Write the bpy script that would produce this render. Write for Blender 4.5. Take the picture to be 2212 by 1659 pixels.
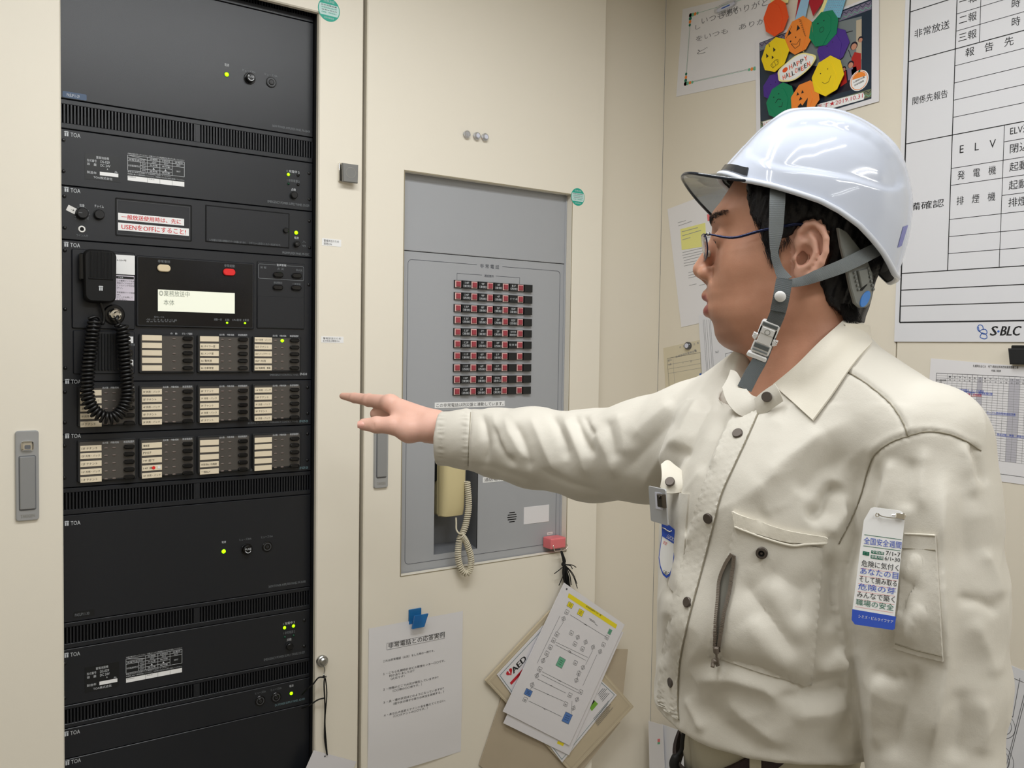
import bpy, bmesh, math, random
import numpy as np
from mathutils import Vector, Matrix, noise
random.seed(7)
rng = np.random.default_rng(7)
SC = bpy.context.scene
COL = SC.collection
for _o in list(bpy.data.objects):
    bpy.data.objects.remove(_o)

# ------------------------------------------------------------------ camera
FPX = 1913.25
YAW, PITCH, ROLL = 0.613863, 0.0407708, 0.0151704
_cy, _sy, _cp, _sp, _cr, _sr = math.cos(YAW), math.sin(YAW), math.cos(PITCH), math.sin(PITCH), math.cos(ROLL), math.sin(ROLL)
FWD = np.array([_sy*_cp, _cy*_cp, -_sp])
_R0 = np.array([_cy, -_sy, 0.0])
_U0 = np.cross(_R0, FWD)
RGT = _cr*_R0 + _sr*_U0
UPV = -_sr*_R0 + _cr*_U0
CAMP = np.array([0.0, -1.776, 1.48])
cam_data = bpy.data.cameras.new('camera')
cam_data.sensor_fit = 'HORIZONTAL'
cam_data.sensor_width = 36.0
cam_data.lens = 36.0*FPX/2212.0
cam_data.clip_start = 0.02
cam = bpy.data.objects.new('camera', cam_data)
COL.objects.link(cam)
_m = Matrix(((RGT[0], UPV[0], -FWD[0], CAMP[0]), (RGT[1], UPV[1], -FWD[1], CAMP[1]), (RGT[2], UPV[2], -FWD[2], CAMP[2]), (0, 0, 0, 1)))
cam.matrix_world = _m
SC.camera = cam

# ------------------------------------------------------------------ view, world, lights
SC.view_settings.view_transform = 'Standard'
SC.view_settings.look = 'None'
SC.view_settings.gamma = 1.0
SC.view_settings.use_curve_mapping = False
SC.view_settings.exposure = 0.0
wd = bpy.data.worlds.new('room_world')
SC.world = wd
wd.use_nodes = True
wd.node_tree.nodes['Background'].inputs[0].default_value = (0.55, 0.57, 0.6, 1)
wd.node_tree.nodes['Background'].inputs[1].default_value = 0.15

CEIL = 2.55
ROOM_L, ROOM_R, ROOM_F = -1.9, 1.7253*1.032, -4.2
def area(name, loc, sx, sy, power, col, rot=(0, 0, 0)):
    d = bpy.data.lights.new(name, 'AREA')
    d.shape = 'RECTANGLE'
    d.size, d.size_y = sx, sy
    d.energy = power
    d.color = col
    o = bpy.data.objects.new(name, d)
    o.location = loc
    o.rotation_euler = rot
    COL.objects.link(o)
    return o
TUBE_COL = (0.97, 0.99, 1.0)
# twin-tube fluorescent fixtures running along the cabinets
FIXTURES = [(0.62, -0.92, 8.8), (0.90, -2.60, 9.8), (-1.05, -0.95, 2.6), (0.10, -3.60, 2.6), (0.25, -1.58, 2.0)]
for fx, fy, pw in FIXTURES:
    for dy in (-0.09, 0.09):
        area('tube_light', (fx, fy+dy, CEIL-0.075), 1.25, 0.035 if pw > 2.5 else 0.022, pw, TUBE_COL)
# ------------------------------------------------------------------ helpers
def ray(x, y):
    return ((x-1106)*RGT - (y-829.5)*UPV)/FPX + FWD
def P(x, y, d):
    """world point seen at photo pixel (x, y) at depth d metres"""
    return CAMP + d*ray(x, y)
def c2w(a):
    a = np.asarray(a, float)
    return CAMP + a[..., 0:1]*RGT + a[..., 1:2]*UPV + a[..., 2:3]*FWD
def w2c(p):
    q = np.asarray(p, float) - CAMP
    return np.stack([q @ RGT, q @ UPV, q @ FWD], -1)
def PC(x, y, d):
    return np.array([(x-1106)/FPX*d, -(y-829.5)/FPX*d, d])

class Frame:
    """a flat working surface: u to the right, v up, w out of it"""
    def __init__(s, O, U, V):
        s.O = np.array(O, float); s.U = np.array(U, float); s.V = np.array(V, float)
        s.U /= np.linalg.norm(s.U); s.V /= np.linalg.norm(s.V)
        s.W = np.cross(s.U, s.V)
    def px(s, x, y, w=0.0):
        r = ray(x, y); o = s.O + s.W*w
        t = ((o-CAMP) @ s.W)/(r @ s.W)
        p = CAMP + t*r - s.O
        return float(p @ s.U), float(p @ s.V)
    def w(s, u, v, w=0.0):
        return s.O + u*s.U + v*s.V + w*s.W
    def sub(s, u, v, w, ang):
        c, n = math.cos(ang), math.sin(ang)
        return Frame(s.w(u, v, w), c*s.U+n*s.V, -n*s.U+c*s.V)
    def tilt(s, yaw=0.0, pitch=0.0):
        """same origin, swung about its own v axis then u axis"""
        U = math.cos(yaw)*s.U - math.sin(yaw)*s.W
        W = math.sin(yaw)*s.U + math.cos(yaw)*s.W
        V = math.cos(pitch)*s.V + math.sin(pitch)*W
        return Frame(s.O, U, V)

REC = 0.03
FA = Frame((0, 0, 0), (1, 0, 0), (0, 0, 1))
FR = Frame((0, REC, 0), (1, 0, 0), (0, 0, 1))
FB = Frame((ROOM_R, 0, 0), (0, -1, 0), (0, 0, 1))

def lin(c):
    return tuple(((x/255)/12.92 if x/255 <= 0.04045 else ((x/255+0.055)/1.055)**2.4) for x in c)
MATS = {}
def M(name, col, rough=0.5, metal=0.0, spec=0.5, bump=0.0, bscale=200.0, vary=0.0, vscale=8.0, emit=0.0, sss=0.0, alpha=1.0, trans=0.0, sheen=0.0, ior=1.45, coat=0.0):
    m = bpy.data.materials.new(name)
    m.use_nodes = True
    nt = m.node_tree
    b = nt.nodes['Principled BSDF']
    c = lin(col)
    b.inputs['Base Color'].default_value = (*c, 1)
    b.inputs['Roughness'].default_value = rough
    b.inputs['Metallic'].default_value = metal
    b.inputs['Specular IOR Level'].default_value = spec
    b.inputs['IOR'].default_value = ior
    b.inputs['Alpha'].default_value = alpha
    b.inputs['Transmission Weight'].default_value = trans
    b.inputs['Coat Weight'].default_value = coat
    if sheen:
        b.inputs['Sheen Weight'].default_value = sheen
        b.inputs['Sheen Roughness'].default_value = 0.5
    if emit:
        b.inputs['Emission Color'].default_value = (*c, 1)
        b.inputs['Emission Strength'].default_value = emit
    if sss:
        b.inputs['Subsurface Weight'].default_value = sss
        b.inputs['Subsurface Radius'].default_value = (0.012, 0.005, 0.003)
        b.inputs['Subsurface Scale'].default_value = 0.5
    if bump or vary:
        tc = nt.nodes.new('ShaderNodeTexCoord')
    if bump:
        n = nt.nodes.new('ShaderNodeTexNoise'); n.inputs['Scale'].default_value = bscale; n.inputs['Detail'].default_value = 4
        bp = nt.nodes.new('ShaderNodeBump'); bp.inputs['Strength'].default_value = bump; bp.inputs['Distance'].default_value = 0.002
        nt.links.new(tc.outputs['Object'], n.inputs['Vector'])
        nt.links.new(n.outputs['Fac'], bp.inputs['Height'])
        nt.links.new(bp.outputs['Normal'], b.inputs['Normal'])
    if vary:
        n2 = nt.nodes.new('ShaderNodeTexNoise'); n2.inputs['Scale'].default_value = vscale; n2.inputs['Detail'].default_value = 5
        mx = nt.nodes.new('ShaderNodeMix'); mx.data_type = 'RGBA'
        mx.inputs[6].default_value = tuple(max(0, q*(1-vary)) for q in c)+(1,)
        mx.inputs[7].default_value = tuple(min(1, q*(1+vary)) for q in c)+(1,)
        nt.links.new(tc.outputs['Object'], n2.inputs['Vector'])
        nt.links.new(n2.outputs['Fac'], mx.inputs[0])
        nt.links.new(mx.outputs[2], b.inputs['Base Color'])
    MATS[name] = m
    return name

# paints and plastics
M('cream_paint', (236, 229, 214), 0.42, bump=0.05, bscale=900, vary=0.02, vscale=3)
M('cream_paint_wall', (226, 218, 202), 0.5, bump=0.05, bscale=900, vary=0.02, vscale=2)
M('cream_trim', (150, 140, 116), 0.5)
M('ceiling_white', (235, 233, 226), 0.8)
M('floor_vinyl', (140, 135, 126), 0.45, vary=0.1, vscale=20)
M('rack_black', (30, 32, 37), 0.30, bump=0.12, bscale=1400)
M('rack_dark', (24, 25, 27), 0.55)
M('slot_black', (5, 5, 6), 0.8)
M('panel_edge', (70, 71, 74), 0.4)
M('knob_black', (18, 18, 20), 0.3)
M('gloss_black', (12, 12, 14), 0.22)
M('screw_black', (22, 22, 24), 0.25)
M('print_white', (205, 208, 212), 0.6)
M('print_dim', (120, 124, 128), 0.6)
M('print_cyan', (120, 150, 158), 0.6)
M('led_green', (150, 255, 0), 0.3, emit=2.2)
M('led_off', (18, 70, 50), 0.25)
M('lamp_off', (110, 98, 92), 0.4)
M('strip_ivory', (232, 218, 192), 0.5)
M('strip_grey_edge', (96, 90, 84), 0.5)
M('cover_smoke', (78, 74, 70), 0.3)
M('ink_black', (26, 26, 28), 0.7)
M('ink_grey', (92, 92, 96), 0.7)
M('ink_faint', (150, 150, 152), 0.8)
M('pencil', (132, 130, 134), 0.8)
M('mic_black', (11, 11, 12), 0.6, spec=0.35)
M('ink_red', (214, 54, 58), 0.6)
M('ink_blue', (52, 86, 190), 0.6)
M('ink_green', (24, 108, 84), 0.6)
M('label_white', (240, 240, 240), 0.5)
M('label_blue', (72, 92, 120), 0.5)
M('sticker_white', (232, 230, 226), 0.45)
M('paper_white', (228, 226, 228), 0.6, vary=0.015, vscale=6)
M('paper_cool', (222, 222, 226), 0.55)
M('paper_old', (214, 204, 178), 0.7, vary=0.05, vscale=14)
M('laminate', (226, 224, 228), 0.16, coat=0.3)
M('folder_cream', (196, 182, 156), 0.5, vary=0.06, vscale=10)
M('folder_beige', (186, 172, 150), 0.45, vary=0.08, vscale=12)
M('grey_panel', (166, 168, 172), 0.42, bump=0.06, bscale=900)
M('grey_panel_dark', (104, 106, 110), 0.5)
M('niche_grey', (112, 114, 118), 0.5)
M('line_grey', (70, 74, 84), 0.6)
M('button_red', (158, 62, 72), 0.32)
M('button_rim', (226, 188, 182), 0.35)
M('plate_black', (24, 26, 28), 0.28)
M('phone_cream', (214, 200, 154), 0.33)
M('phone_cord', (206, 198, 176), 0.38)
M('handle_grey', (158, 160, 163), 0.32, metal=0.5)
M('handle_plate', (176, 178, 181), 0.3, metal=0.5)
M('chrome', (225, 222, 216), 0.14, metal=1.0)
M('steel', (170, 170, 168), 0.3, metal=1.0)
M('gunmetal', (92, 86, 80), 0.28, metal=0.9)
M('rubber_black', (14, 14, 15), 0.35)
M('cord_black', (12, 12, 13), 0.6)
M('clip_grey', (128, 128, 126), 0.4, metal=0.3)
M('magnet_pink', (226, 118, 122), 0.4)
M('acrylic_clear', (245, 246, 250), 0.03, trans=0.9, ior=1.49)
M('acrylic_core', (210, 212, 226), 0.3)
M('clip_blue', (60, 150, 225), 0.15, trans=0.5, ior=1.4)
M('stamp_green', (34, 168, 146), 0.45)
M('stamp_pale', (196, 226, 222), 0.45)
M('btn_ivory', (222, 205, 172), 0.35)
M('btn_red_lit', (228, 40, 40), 0.35)
M('lcd_pale', (222, 224, 208), 0.3, emit=0.42)
M('lcd_ink', (140, 146, 136), 0.5)
M('lilac_label', (214, 206, 218), 0.5)
M('photo_navy', (36, 50, 66), 0.25)
M('photo_grey', (120, 128, 130), 0.25)
M('photo_dark', (30, 26, 42), 0.25)
M('photo_red', (176, 44, 40), 0.25)
M('photo_skin', (196, 140, 116), 0.25)
M('photo_mauve', (124, 116, 140), 0.25)
M('photo_olive', (112, 118, 92), 0.25)
M('ori_red', (236, 84, 30), 0.55)
M('ori_orange', (240, 138, 52), 0.55)
M('ori_yellow', (240, 208, 24), 0.55)
M('ori_green', (10, 128, 88), 0.55)
M('ori_purple', (74, 44, 138), 0.55)
M('ribbon_red', (176, 30, 46), 0.4)
M('ribbon_blue', (156, 196, 226), 0.4)
M('gingham', (120, 186, 214), 0.5)
M('card_yellow', (244, 232, 160), 0.5)
M('note_yellow', (230, 226, 140), 0.6)
M('flow_yellow', (236, 218, 40), 0.4)
M('flow_green', (108, 178, 146), 0.4)
M('flow_blue', (84, 124, 190), 0.4)
M('aed_red', (196, 34, 48), 0.35)
M('aed_teal', (60, 110, 120), 0.35)
M('aed_lime', (120, 176, 60), 0.35)
M('form_shade', (186, 184, 192), 0.6)
M('logo_blue', (60, 100, 180), 0.5)
M('fixture_white', (236, 236, 232), 0.5)

_txt_cache = {}
def text_geo(s, res=2):
    k = (s, res)
    if k not in _txt_cache:
        c = bpy.data.curves.new('_t', 'FONT'); c.body = s; c.resolution_u = res
        o = bpy.data.objects.new('_t', c); COL.objects.link(o)
        dg = bpy.context.evaluated_depsgraph_get()
        e = o.evaluated_get(dg); m = e.to_mesh()
        v = np.array([tuple(q.co) for q in m.vertices]).reshape(-1, 3)[:, :2]
        f = [tuple(p.vertices) for p in m.polygons]
        e.to_mesh_clear()
        bpy.data.objects.remove(o); bpy.data.curves.remove(c)
        _txt_cache[k] = (v, f)
    return _txt_cache[k]

class MB:
    """collects shapes in a frame's own u, v, w and links them as one mesh"""
    def __init__(s, frame=None):
        s.fr = frame; s.v = []; s.f = []; s.mi = []; s.mats = []; s.n = 0
    def slot(s, m):
        if m not in s.mats: s.mats.append(m)
        return s.mats.index(m)
    def add(s, v, f, m):
        v = np.asarray(v, float).reshape(-1, 3)
        k = s.slot(m)
        s.v.append(v); o = s.n
        s.f += [tuple(i+o for i in q) for q in f]
        s.mi += [k]*len(f)
        s.n += len(v)
        return s
    def box(s, u0, v0, u1, v1, w0, w1, m, bev=0.0):
        if u1 < u0: u0, u1 = u1, u0
        if v1 < v0: v0, v1 = v1, v0
        bev = min(bev, (u1-u0)*.45, (v1-v0)*.45, abs(w1-w0)*.9)
        L = [(u0, v0, w0), (u1, v0, w0), (u1, v1, w0), (u0, v1, w0)]
        if bev > 0:
            L += [(u0, v0, w1-bev), (u1, v0, w1-bev), (u1, v1, w1-bev), (u0, v1, w1-bev)]
            L += [(u0+bev, v0+bev, w1), (u1-bev, v0+bev, w1), (u1-bev, v1-bev, w1), (u0+bev, v1-bev, w1)]
            n = 3
        else:
            L += [(u0, v0, w1), (u1, v0, w1), (u1, v1, w1), (u0, v1, w1)]
            n = 2
        F = [(3, 2, 1, 0)]
        for k in range(n-1):
            for i in range(4):
                j = (i+1) % 4
                F.append((k*4+i, k*4+j, k*4+4+j, k*4+4+i))
        F.append(tuple(range((n-1)*4, n*4)))
        return s.add(L, F, m)
    def poly(s, pts, w0, w1, m, bev=0.0, back=True):
        """prism over a convex or simple outline (counter-clockwise seen from +w)"""
        p = np.asarray(pts, float); n = len(p)
        a = 0.5*np.sum(p[:, 0]*np.roll(p[:, 1], -1)-np.roll(p[:, 0], -1)*p[:, 1])
        if a < 0: p = p[::-1]
        L = [(x, y, w0) for x, y in p]
        lv = 1
        if bev > 0:
            t = np.roll(p, -1, 0)-np.roll(p, 1, 0)
            t /= np.maximum(np.linalg.norm(t, axis=1, keepdims=True), 1e-9)
            q = p + np.stack([-t[:, 1], t[:, 0]], 1)*bev
            L += [(x, y, w1-bev) for x, y in p]+[(x, y, w1) for x, y in q]; lv = 3
        else:
            L += [(x, y, w1) for x, y in p]; lv = 2
        F = [tuple(range(n-1, -1, -1))] if back else []
        for k in range(lv-1):
            for i in range(n):
                j = (i+1) % n
                F.append((k*n+i, k*n+j, k*n+n+j, k*n+n+i))
        F.append(tuple(range((lv-1)*n, lv*n)))
        return s.add(L, F, m)
    @staticmethod
    def rr(u0, v0, u1, v1, r, n=5):
        if u1 < u0: u0, u1 = u1, u0
        if v1 < v0: v0, v1 = v1, v0
        r = min(r, (u1-u0)*.499, (v1-v0)*.499)
        out = []
        for cx, cy, a0 in ((u1-r, v0+r, -90), (u1-r, v1-r, 0), (u0+r, v1-r, 90), (u0+r, v0+r, 180)):
            for i in range(n+1):
                a = math.radians(a0+90*i/n)
                out.append((cx+r*math.cos(a), cy+r*math.sin(a)))
        return out
    def rrect(s, u0, v0, u1, v1, r, w0, w1, m, bev=0.0, n=5):
        return s.poly(s.rr(u0, v0, u1, v1, r, n), w0, w1, m, bev)
    def cyl(s, u, v, r, w0, w1, m, bev=0.0, n=20, ry=None):
        ry = ry or r
        return s.poly([(u+r*math.cos(2*math.pi*i/n), v+ry*math.sin(2*math.pi*i/n)) for i in range(n)], w0, w1, m, bev)
    def ring(s, u, v, r0, r1, w, m, n=24, w0=None):
        a = np.linspace(0, 2*math.pi, n, endpoint=False)
        L = [(u+r0*math.cos(t), v+r0*math.sin(t), w) for t in a]+[(u+r1*math.cos(t), v+r1*math.sin(t), w) for t in a]
        F = [(i, n+i, n+(i+1) % n, (i+1) % n) for i in range(n)]
        if w0 is not None:
            L += [(u+r1*math.cos(t), v+r1*math.sin(t), w0) for t in a]+[(u+r0*math.cos(t), v+r0*math.sin(t), w0) for t in a]
            F += [(n+i, 2*n+i, 2*n+(i+1) % n, n+(i+1) % n) for i in range(n)]
            F += [(3*n+i, i, (i+1) % n, 3*n+(i+1) % n) for i in range(n)]
        return s.add(L, F, m)
    def dome(s, u, v, r, w0, h, m, n=16, k=5, ry=None):
        ry = ry or r
        L = []; F = []
        for j in range(k):
            t = j/k*math.pi/2
            for i in range(n):
                a = 2*math.pi*i/n
                L.append((u+r*math.cos(t)*math.cos(a), v+ry*math.cos(t)*math.sin(a), w0+h*math.sin(t)))
        L.append((u, v, w0+h))
        for j in range(k-1):
            for i in range(n):
                F.append((j*n+i, j*n+(i+1) % n, (j+1)*n+(i+1) % n, (j+1)*n+i))
        for i in range(n):
            F.append(((k-1)*n+i, (k-1)*n+(i+1) % n, k*n))
        return s.add(L, F, m)
    def line(s, u0, v0, u1, v1, t, w, m):
        d = np.array([u1-u0, v1-v0]); l = np.linalg.norm(d)
        if l < 1e-9: return s
        q = np.array([-d[1], d[0]])/l*t/2
        return s.add([(u0+q[0], v0+q[1], w), (u0-q[0], v0-q[1], w), (u1-q[0], v1-q[1], w), (u1+q[0], v1+q[1], w)], [(0, 1, 2, 3)], m)
    def pline(s, pts, t, w, m, closed=False):
        pts = list(pts)
        if closed: pts.append(pts[0])
        for a, b in zip(pts, pts[1:]): s.line(a[0], a[1], b[0], b[1], t, w, m)
        return s
    def holed(s, o, h, w0, w1, m, bev=0.0):
        """rectangular plate o with a rectangular opening h"""
        rect = lambda r, d: [(r[0]+d, r[1]+d), (r[2]-d, r[1]+d), (r[2]-d, r[3]-d), (r[0]+d, r[3]-d)]
        rings = [[(*p, w0) for p in rect(h, 0)], [(*p, w0) for p in rect(o, 0)], [(*p, w1-bev) for p in rect(o, 0)], [(*p, w1) for p in rect(o, bev)], [(*p, w1) for p in rect(h, -bev)], [(*p, w1-bev) for p in rect(h, 0)]]
        F = []
        for k in range(6):
            k2 = (k+1) % 6
            for i in range(4):
                j = (i+1) % 4
                F.append((k*4+i, k*4+j, k2*4+j, k2*4+i))
        return s.add([p for r in rings for p in r], F, m)
    def frame(s, u0, v0, u1, v1, t, w, m):
        return s.pline([(u0, v0), (u1, v0), (u1, v1), (u0, v1)], t, w, m, True)
    def flat(s, pts, w, m):
        p = np.asarray(pts, float)
        a = 0.5*np.sum(p[:, 0]*np.roll(p[:, 1], -1)-np.roll(p[:, 0], -1)*p[:, 1])
        if a < 0: p = p[::-1]
        return s.add([(x, y, w) for x, y in p], [tuple(range(len(p)))], m)
    def text(s, t, u0, v0, u1, v1, w, m, slant=0.0, res=2, bold=0.0):
        """lettering whose ink fills the given box"""
        v, f = text_geo(t, res)
        if len(v) == 0: return s
        lo, hi = v.min(0), v.max(0)
        q = (v-lo)/np.maximum(hi-lo, 1e-6)
        q = q*np.array([u1-u0, v1-v0])+np.array([u0, v0])
        q[:, 0] += slant*(q[:, 1]-v0)
        s.add(np.c_[q, np.full(len(q), w)], f, m)
        if bold:
            for k in (-1, 1):
                s.add(np.c_[q+np.array([k*bold, 0]), np.full(len(q), w+0.00003*k)], f, m)
        return s
    def texth(s, t, u0, v0, h, w, m, align='l', res=2, sx=1.0, slant=0.0, bold=0.0):
        """lettering with a given em height, natural width"""
        v, f = text_geo(t, res)
        if len(v) == 0: return s
        q = v*h*np.array([sx, 1.0])
        wd_ = q[:, 0].max()
        off = {'l': 0, 'c': -wd_/2, 'r': -wd_}[align]
        q = q+np.array([u0+off, v0])
        q[:, 0] += slant*(q[:, 1]-v0)
        s.add(np.c_[q, np.full(len(q), w)], f, m)
        if bold:
            for k in (-1, 1):
                s.add(np.c_[q+np.array([k*bold, 0]), np.full(len(q), w+0.00003*k)], f, m)
        return s
    def tube(s, path, r, m, n=8, closed=False, cap=True):
        V, F = tube_geo(path, r, n, closed, cap)
        return s.add(V, F, m)
    def build(s, name, parent=None, smooth=None, world=False, origin=None, label=None):
        V = np.concatenate(s.v) if s.v else np.zeros((0, 3))
        if not world:
            V = s.fr.O + V[:, 0:1]*s.fr.U + V[:, 1:2]*s.fr.V + V[:, 2:3]*s.fr.W
        return mesh_obj(name, V, s.f, s.mats, s.mi, parent, smooth, origin, label)

def tube_geo(path, r, n=8, closed=False, cap=True):
    p = np.asarray(path, float); k = len(p)
    r = np.broadcast_to(np.asarray(r, float), (k,))
    if closed: t = np.roll(p, -1, 0)-np.roll(p, 1, 0)
    else: t = np.gradient(p, axis=0)
    t /= np.maximum(np.linalg.norm(t, axis=1, keepdims=True), 1e-12)
    a = np.array([0, 0, 1.0]) if abs(t[0, 2]) < 0.9 else np.array([1.0, 0, 0])
    nrm = np.cross(t[0], a); nrm /= np.linalg.norm(nrm)
    V = []
    for i in range(k):
        nrm = nrm - t[i]*(nrm @ t[i]); nrm /= max(np.linalg.norm(nrm), 1e-12)
        b = np.cross(t[i], nrm)
        for j in range(n):
            c = 2*math.pi*j/n
            V.append(p[i]+r[i]*(math.cos(c)*nrm+math.sin(c)*b))
    F = []
    for i in range(k if closed else k-1):
        i2 = (i+1) % k
        for j in range(n):
            F.append((i*n+j, i*n+(j+1) % n, i2*n+(j+1) % n, i2*n+j))
    if cap and not closed:
        F.append(tuple(range(n-1, -1, -1))); F.append(tuple((k-1)*n+j for j in range(n)))
    return np.array(V), F

def spline(pts, n=60):
    """Catmull-Rom through the points"""
    p = np.asarray(pts, float)
    if len(p) < 3:
        return np.array([p[0]+(p[-1]-p[0])*t for t in np.linspace(0, 1, n)])
    q = np.vstack([2*p[0]-p[1], p, 2*p[-1]-p[-2]])
    out = []
    for t in np.linspace(0, len(p)-1-1e-9, n):
        i = int(t); f = t-i
        a, b, c, d = q[i], q[i+1], q[i+2], q[i+3]
        out.append(0.5*((2*b)+(-a+c)*f+(2*a-5*b+4*c-d)*f*f+(-a+3*b-3*c+d)*f**3))
    return np.array(out)

def mesh_obj(name, V, F, mats, mi=None, parent=None, smooth=None, origin=None, label=None):
    o_at = np.zeros(3)
    if origin is not None: o_at = np.asarray(origin, float)
    elif parent is not None: o_at = np.array(parent.matrix_world.translation) if False else np.array(parent.get('_at', (0, 0, 0)))
    me = bpy.data.meshes.new(name)
    V = np.asarray(V, float) - o_at
    me.from_pydata(V.tolist(), [], [tuple(int(i) for i in f) for f in F])
    for m in (mats if isinstance(mats, (list, tuple)) else [mats]):
        me.materials.append(MATS[m])
    if mi is not None and len(set(mi)) > 1:
        me.polygons.foreach_set('material_index', np.array(mi, dtype=np.int32))
    if smooth is True:
        me.polygons.foreach_set('use_smooth', np.ones(len(me.polygons), dtype=bool))
    elif smooth:
        try: me.shade_flat()
        except Exception: pass
        me.polygons.foreach_set('use_smooth', np.ones(len(me.polygons), dtype=bool))
        me.set_sharp_from_angle(angle=math.radians(smooth))
    me.update()
    o = bpy.data.objects.new(name, me)
    COL.objects.link(o)
    if parent is not None:
        o.parent = parent
        o.location = Vector(o_at - np.array(parent.get('_at', (0, 0, 0))))
    else:
        o.location = Vector(o_at)
    o['_at'] = [float(x) for x in o_at]
    if label: o['label'] = label
    return o

def tag(o, label, cat, group=None, kind=None):
    o['label'] = label; o['category'] = cat
    if group: o['group'] = group
    if kind: o['kind'] = kind
    return o
def thing(name, label, cat, at, group=None):
    o = bpy.data.objects.new(name, None)
    o.empty_display_size = 0.05
    COL.objects.link(o)
    o.location = Vector([float(x) for x in at])
    o['_at'] = [float(x) for x in at]
    return tag(o, label, cat, group)
def copy_part(o, parent, at, name=None):
    """another instance of a part, sharing its mesh, at world point at"""
    c = o.copy(); COL.objects.link(c)
    c.parent = parent
    c.location = Vector(np.asarray(at, float)-np.array(parent['_at']))
    c['_at'] = [float(x) for x in at]
    return c
def struct(o):
    o['kind'] = 'structure'
    return o
# ------------------------------------------------------------------ the room
def slab(name, lo, hi, m):
    b = MB(); (x0, y0, z0), (x1, y1, z1) = lo, hi
    v = [(x, y, z) for z in (z0, z1) for x, y in ((x0, y0), (x1, y0), (x1, y1), (x0, y1))]
    b.add(v, [(3, 2, 1, 0), (4, 5, 6, 7), (0, 1, 5, 4), (1, 2, 6, 5), (2, 3, 7, 6), (3, 0, 4, 7)], m)
    return struct(b.build(name, world=True))
slab('floor', (ROOM_L-.1, ROOM_F-.1, -.1), (ROOM_R+.1, .8, 0), 'floor_vinyl')
slab('ceiling', (ROOM_L-.1, ROOM_F-.1, CEIL), (ROOM_R+.1, .8, CEIL+.1), 'ceiling_white')
slab('wall_left', (ROOM_L-.1, ROOM_F, 0), (ROOM_L, .8, CEIL), 'cream_paint_wall')
slab('wall_front', (ROOM_L, ROOM_F-.1, 0), (ROOM_R, ROOM_F, CEIL), 'cream_paint_wall')
# the wall of the corner behind and beside the cabinets
CAB2_R = FA.px(1303, 400)[0]
slab('wall_back', (CAB2_R+.0005, .035, 0), (ROOM_R, .16, CEIL), 'cream_paint_wall')
slab('wall_rear', (ROOM_L, .54, 0), (ROOM_R, .64, CEIL), 'cream_paint_wall')
SEAM_B = FB.px(1934, 800)[0]
b = MB(FB)
b.box(-.035, 0, SEAM_B-.0012, CEIL, -.06, 0, 'cream_paint_wall', .0015)
b.box(SEAM_B+.0012, 0, 4.2, CEIL, -.06, 0, 'cream_paint_wall', .0015)
b.box(SEAM_B-.01, 0, SEAM_B+.01, CEIL, -.06, -.005, 'cream_trim')
struct(b.build('wall_right'))
# fluorescent fixtures on the ceiling
for k, (fx, fy, pw) in enumerate(FIXTURES):
    t = thing('ceiling_light', ('twin tube ceiling light above the pointing man', 'twin tube ceiling light behind the photographer', 'twin tube ceiling light over the left end of the rack aisle', 'twin tube ceiling light nearest the front wall', 'dim twin tube ceiling light straight above the photographer')[k], 'ceiling light', (fx, fy, CEIL), 'ceiling lights')
    b = MB(Frame((fx, fy, CEIL), (1, 0, 0), (0, -1, 0)))
    b.box(-.66, -.16, .66, .16, 0, .03, 'fixture_white', .006)
    b.build('housing', t)
# ------------------------------------------------------------------ broadcast rack in its cabinet
R = FR.px
A_ = FA.px
UL = R(136, 600)[0]-.010
UR = R(673, 600)[0]+.001
SEAM_L, SEAM_R = A_(779.5, 820)[0], A_(787.5, 820)[0]
OPL, OPR, OPT = A_(135.3, 800)[0], A_(687, 500)[0], A_(682, 25)[1]
CAB_TOP = 2.5
def ZR(y): return R(136, y)[1]

t = thing('equipment_cabinet', 'tall cream steel cabinet framing the black equipment rack', 'cabinet', (0.2, 0.25, 0))
b = MB(FA)
CL = -.16
b.holed((CL, .08, SEAM_L, CAB_TOP), (OPL, .16, OPR, OPT), -.013, 0, 'cream_paint', .0025)
b.build('door_frame', t)
b = MB(FA)
b.box(CL, 0, SEAM_L, .08, -.5, -.02, 'cream_paint')
b.box(CL, .08, CL+.02, CAB_TOP, -.5, -.0135, 'cream_paint')
b.box(SEAM_L-.012, .08, SEAM_L+.001, CAB_TOP, -.5, -.0135, 'cream_trim')
b.box(CL, CAB_TOP-.02, SEAM_L, CAB_TOP, -.5, -.0135, 'cream_paint')
b.box(CL, .08, SEAM_L, CAB_TOP, -.5, -.48, 'cream_paint')
b.build('cabinet_body', t)
b = MB(FA)
b.box(UR+.0012, .1, OPR+.01, CAB_TOP-.03, -.09, -.0135, 'rack_dark')
b.box(OPL-.04, .1, UL-.0012, CAB_TOP-.03, -.09, -.0135, 'rack_dark')
b.box(OPL-.03, OPT-.004+.02, OPR+.01, OPT+.06, -.0285, -.0135, 'rack_dark')
b.box(UL-.01, .1, UR+.01, CAB_TOP-.03, -.2, -.06, 'slot_black')
b.build('rack_rails', t)

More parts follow.
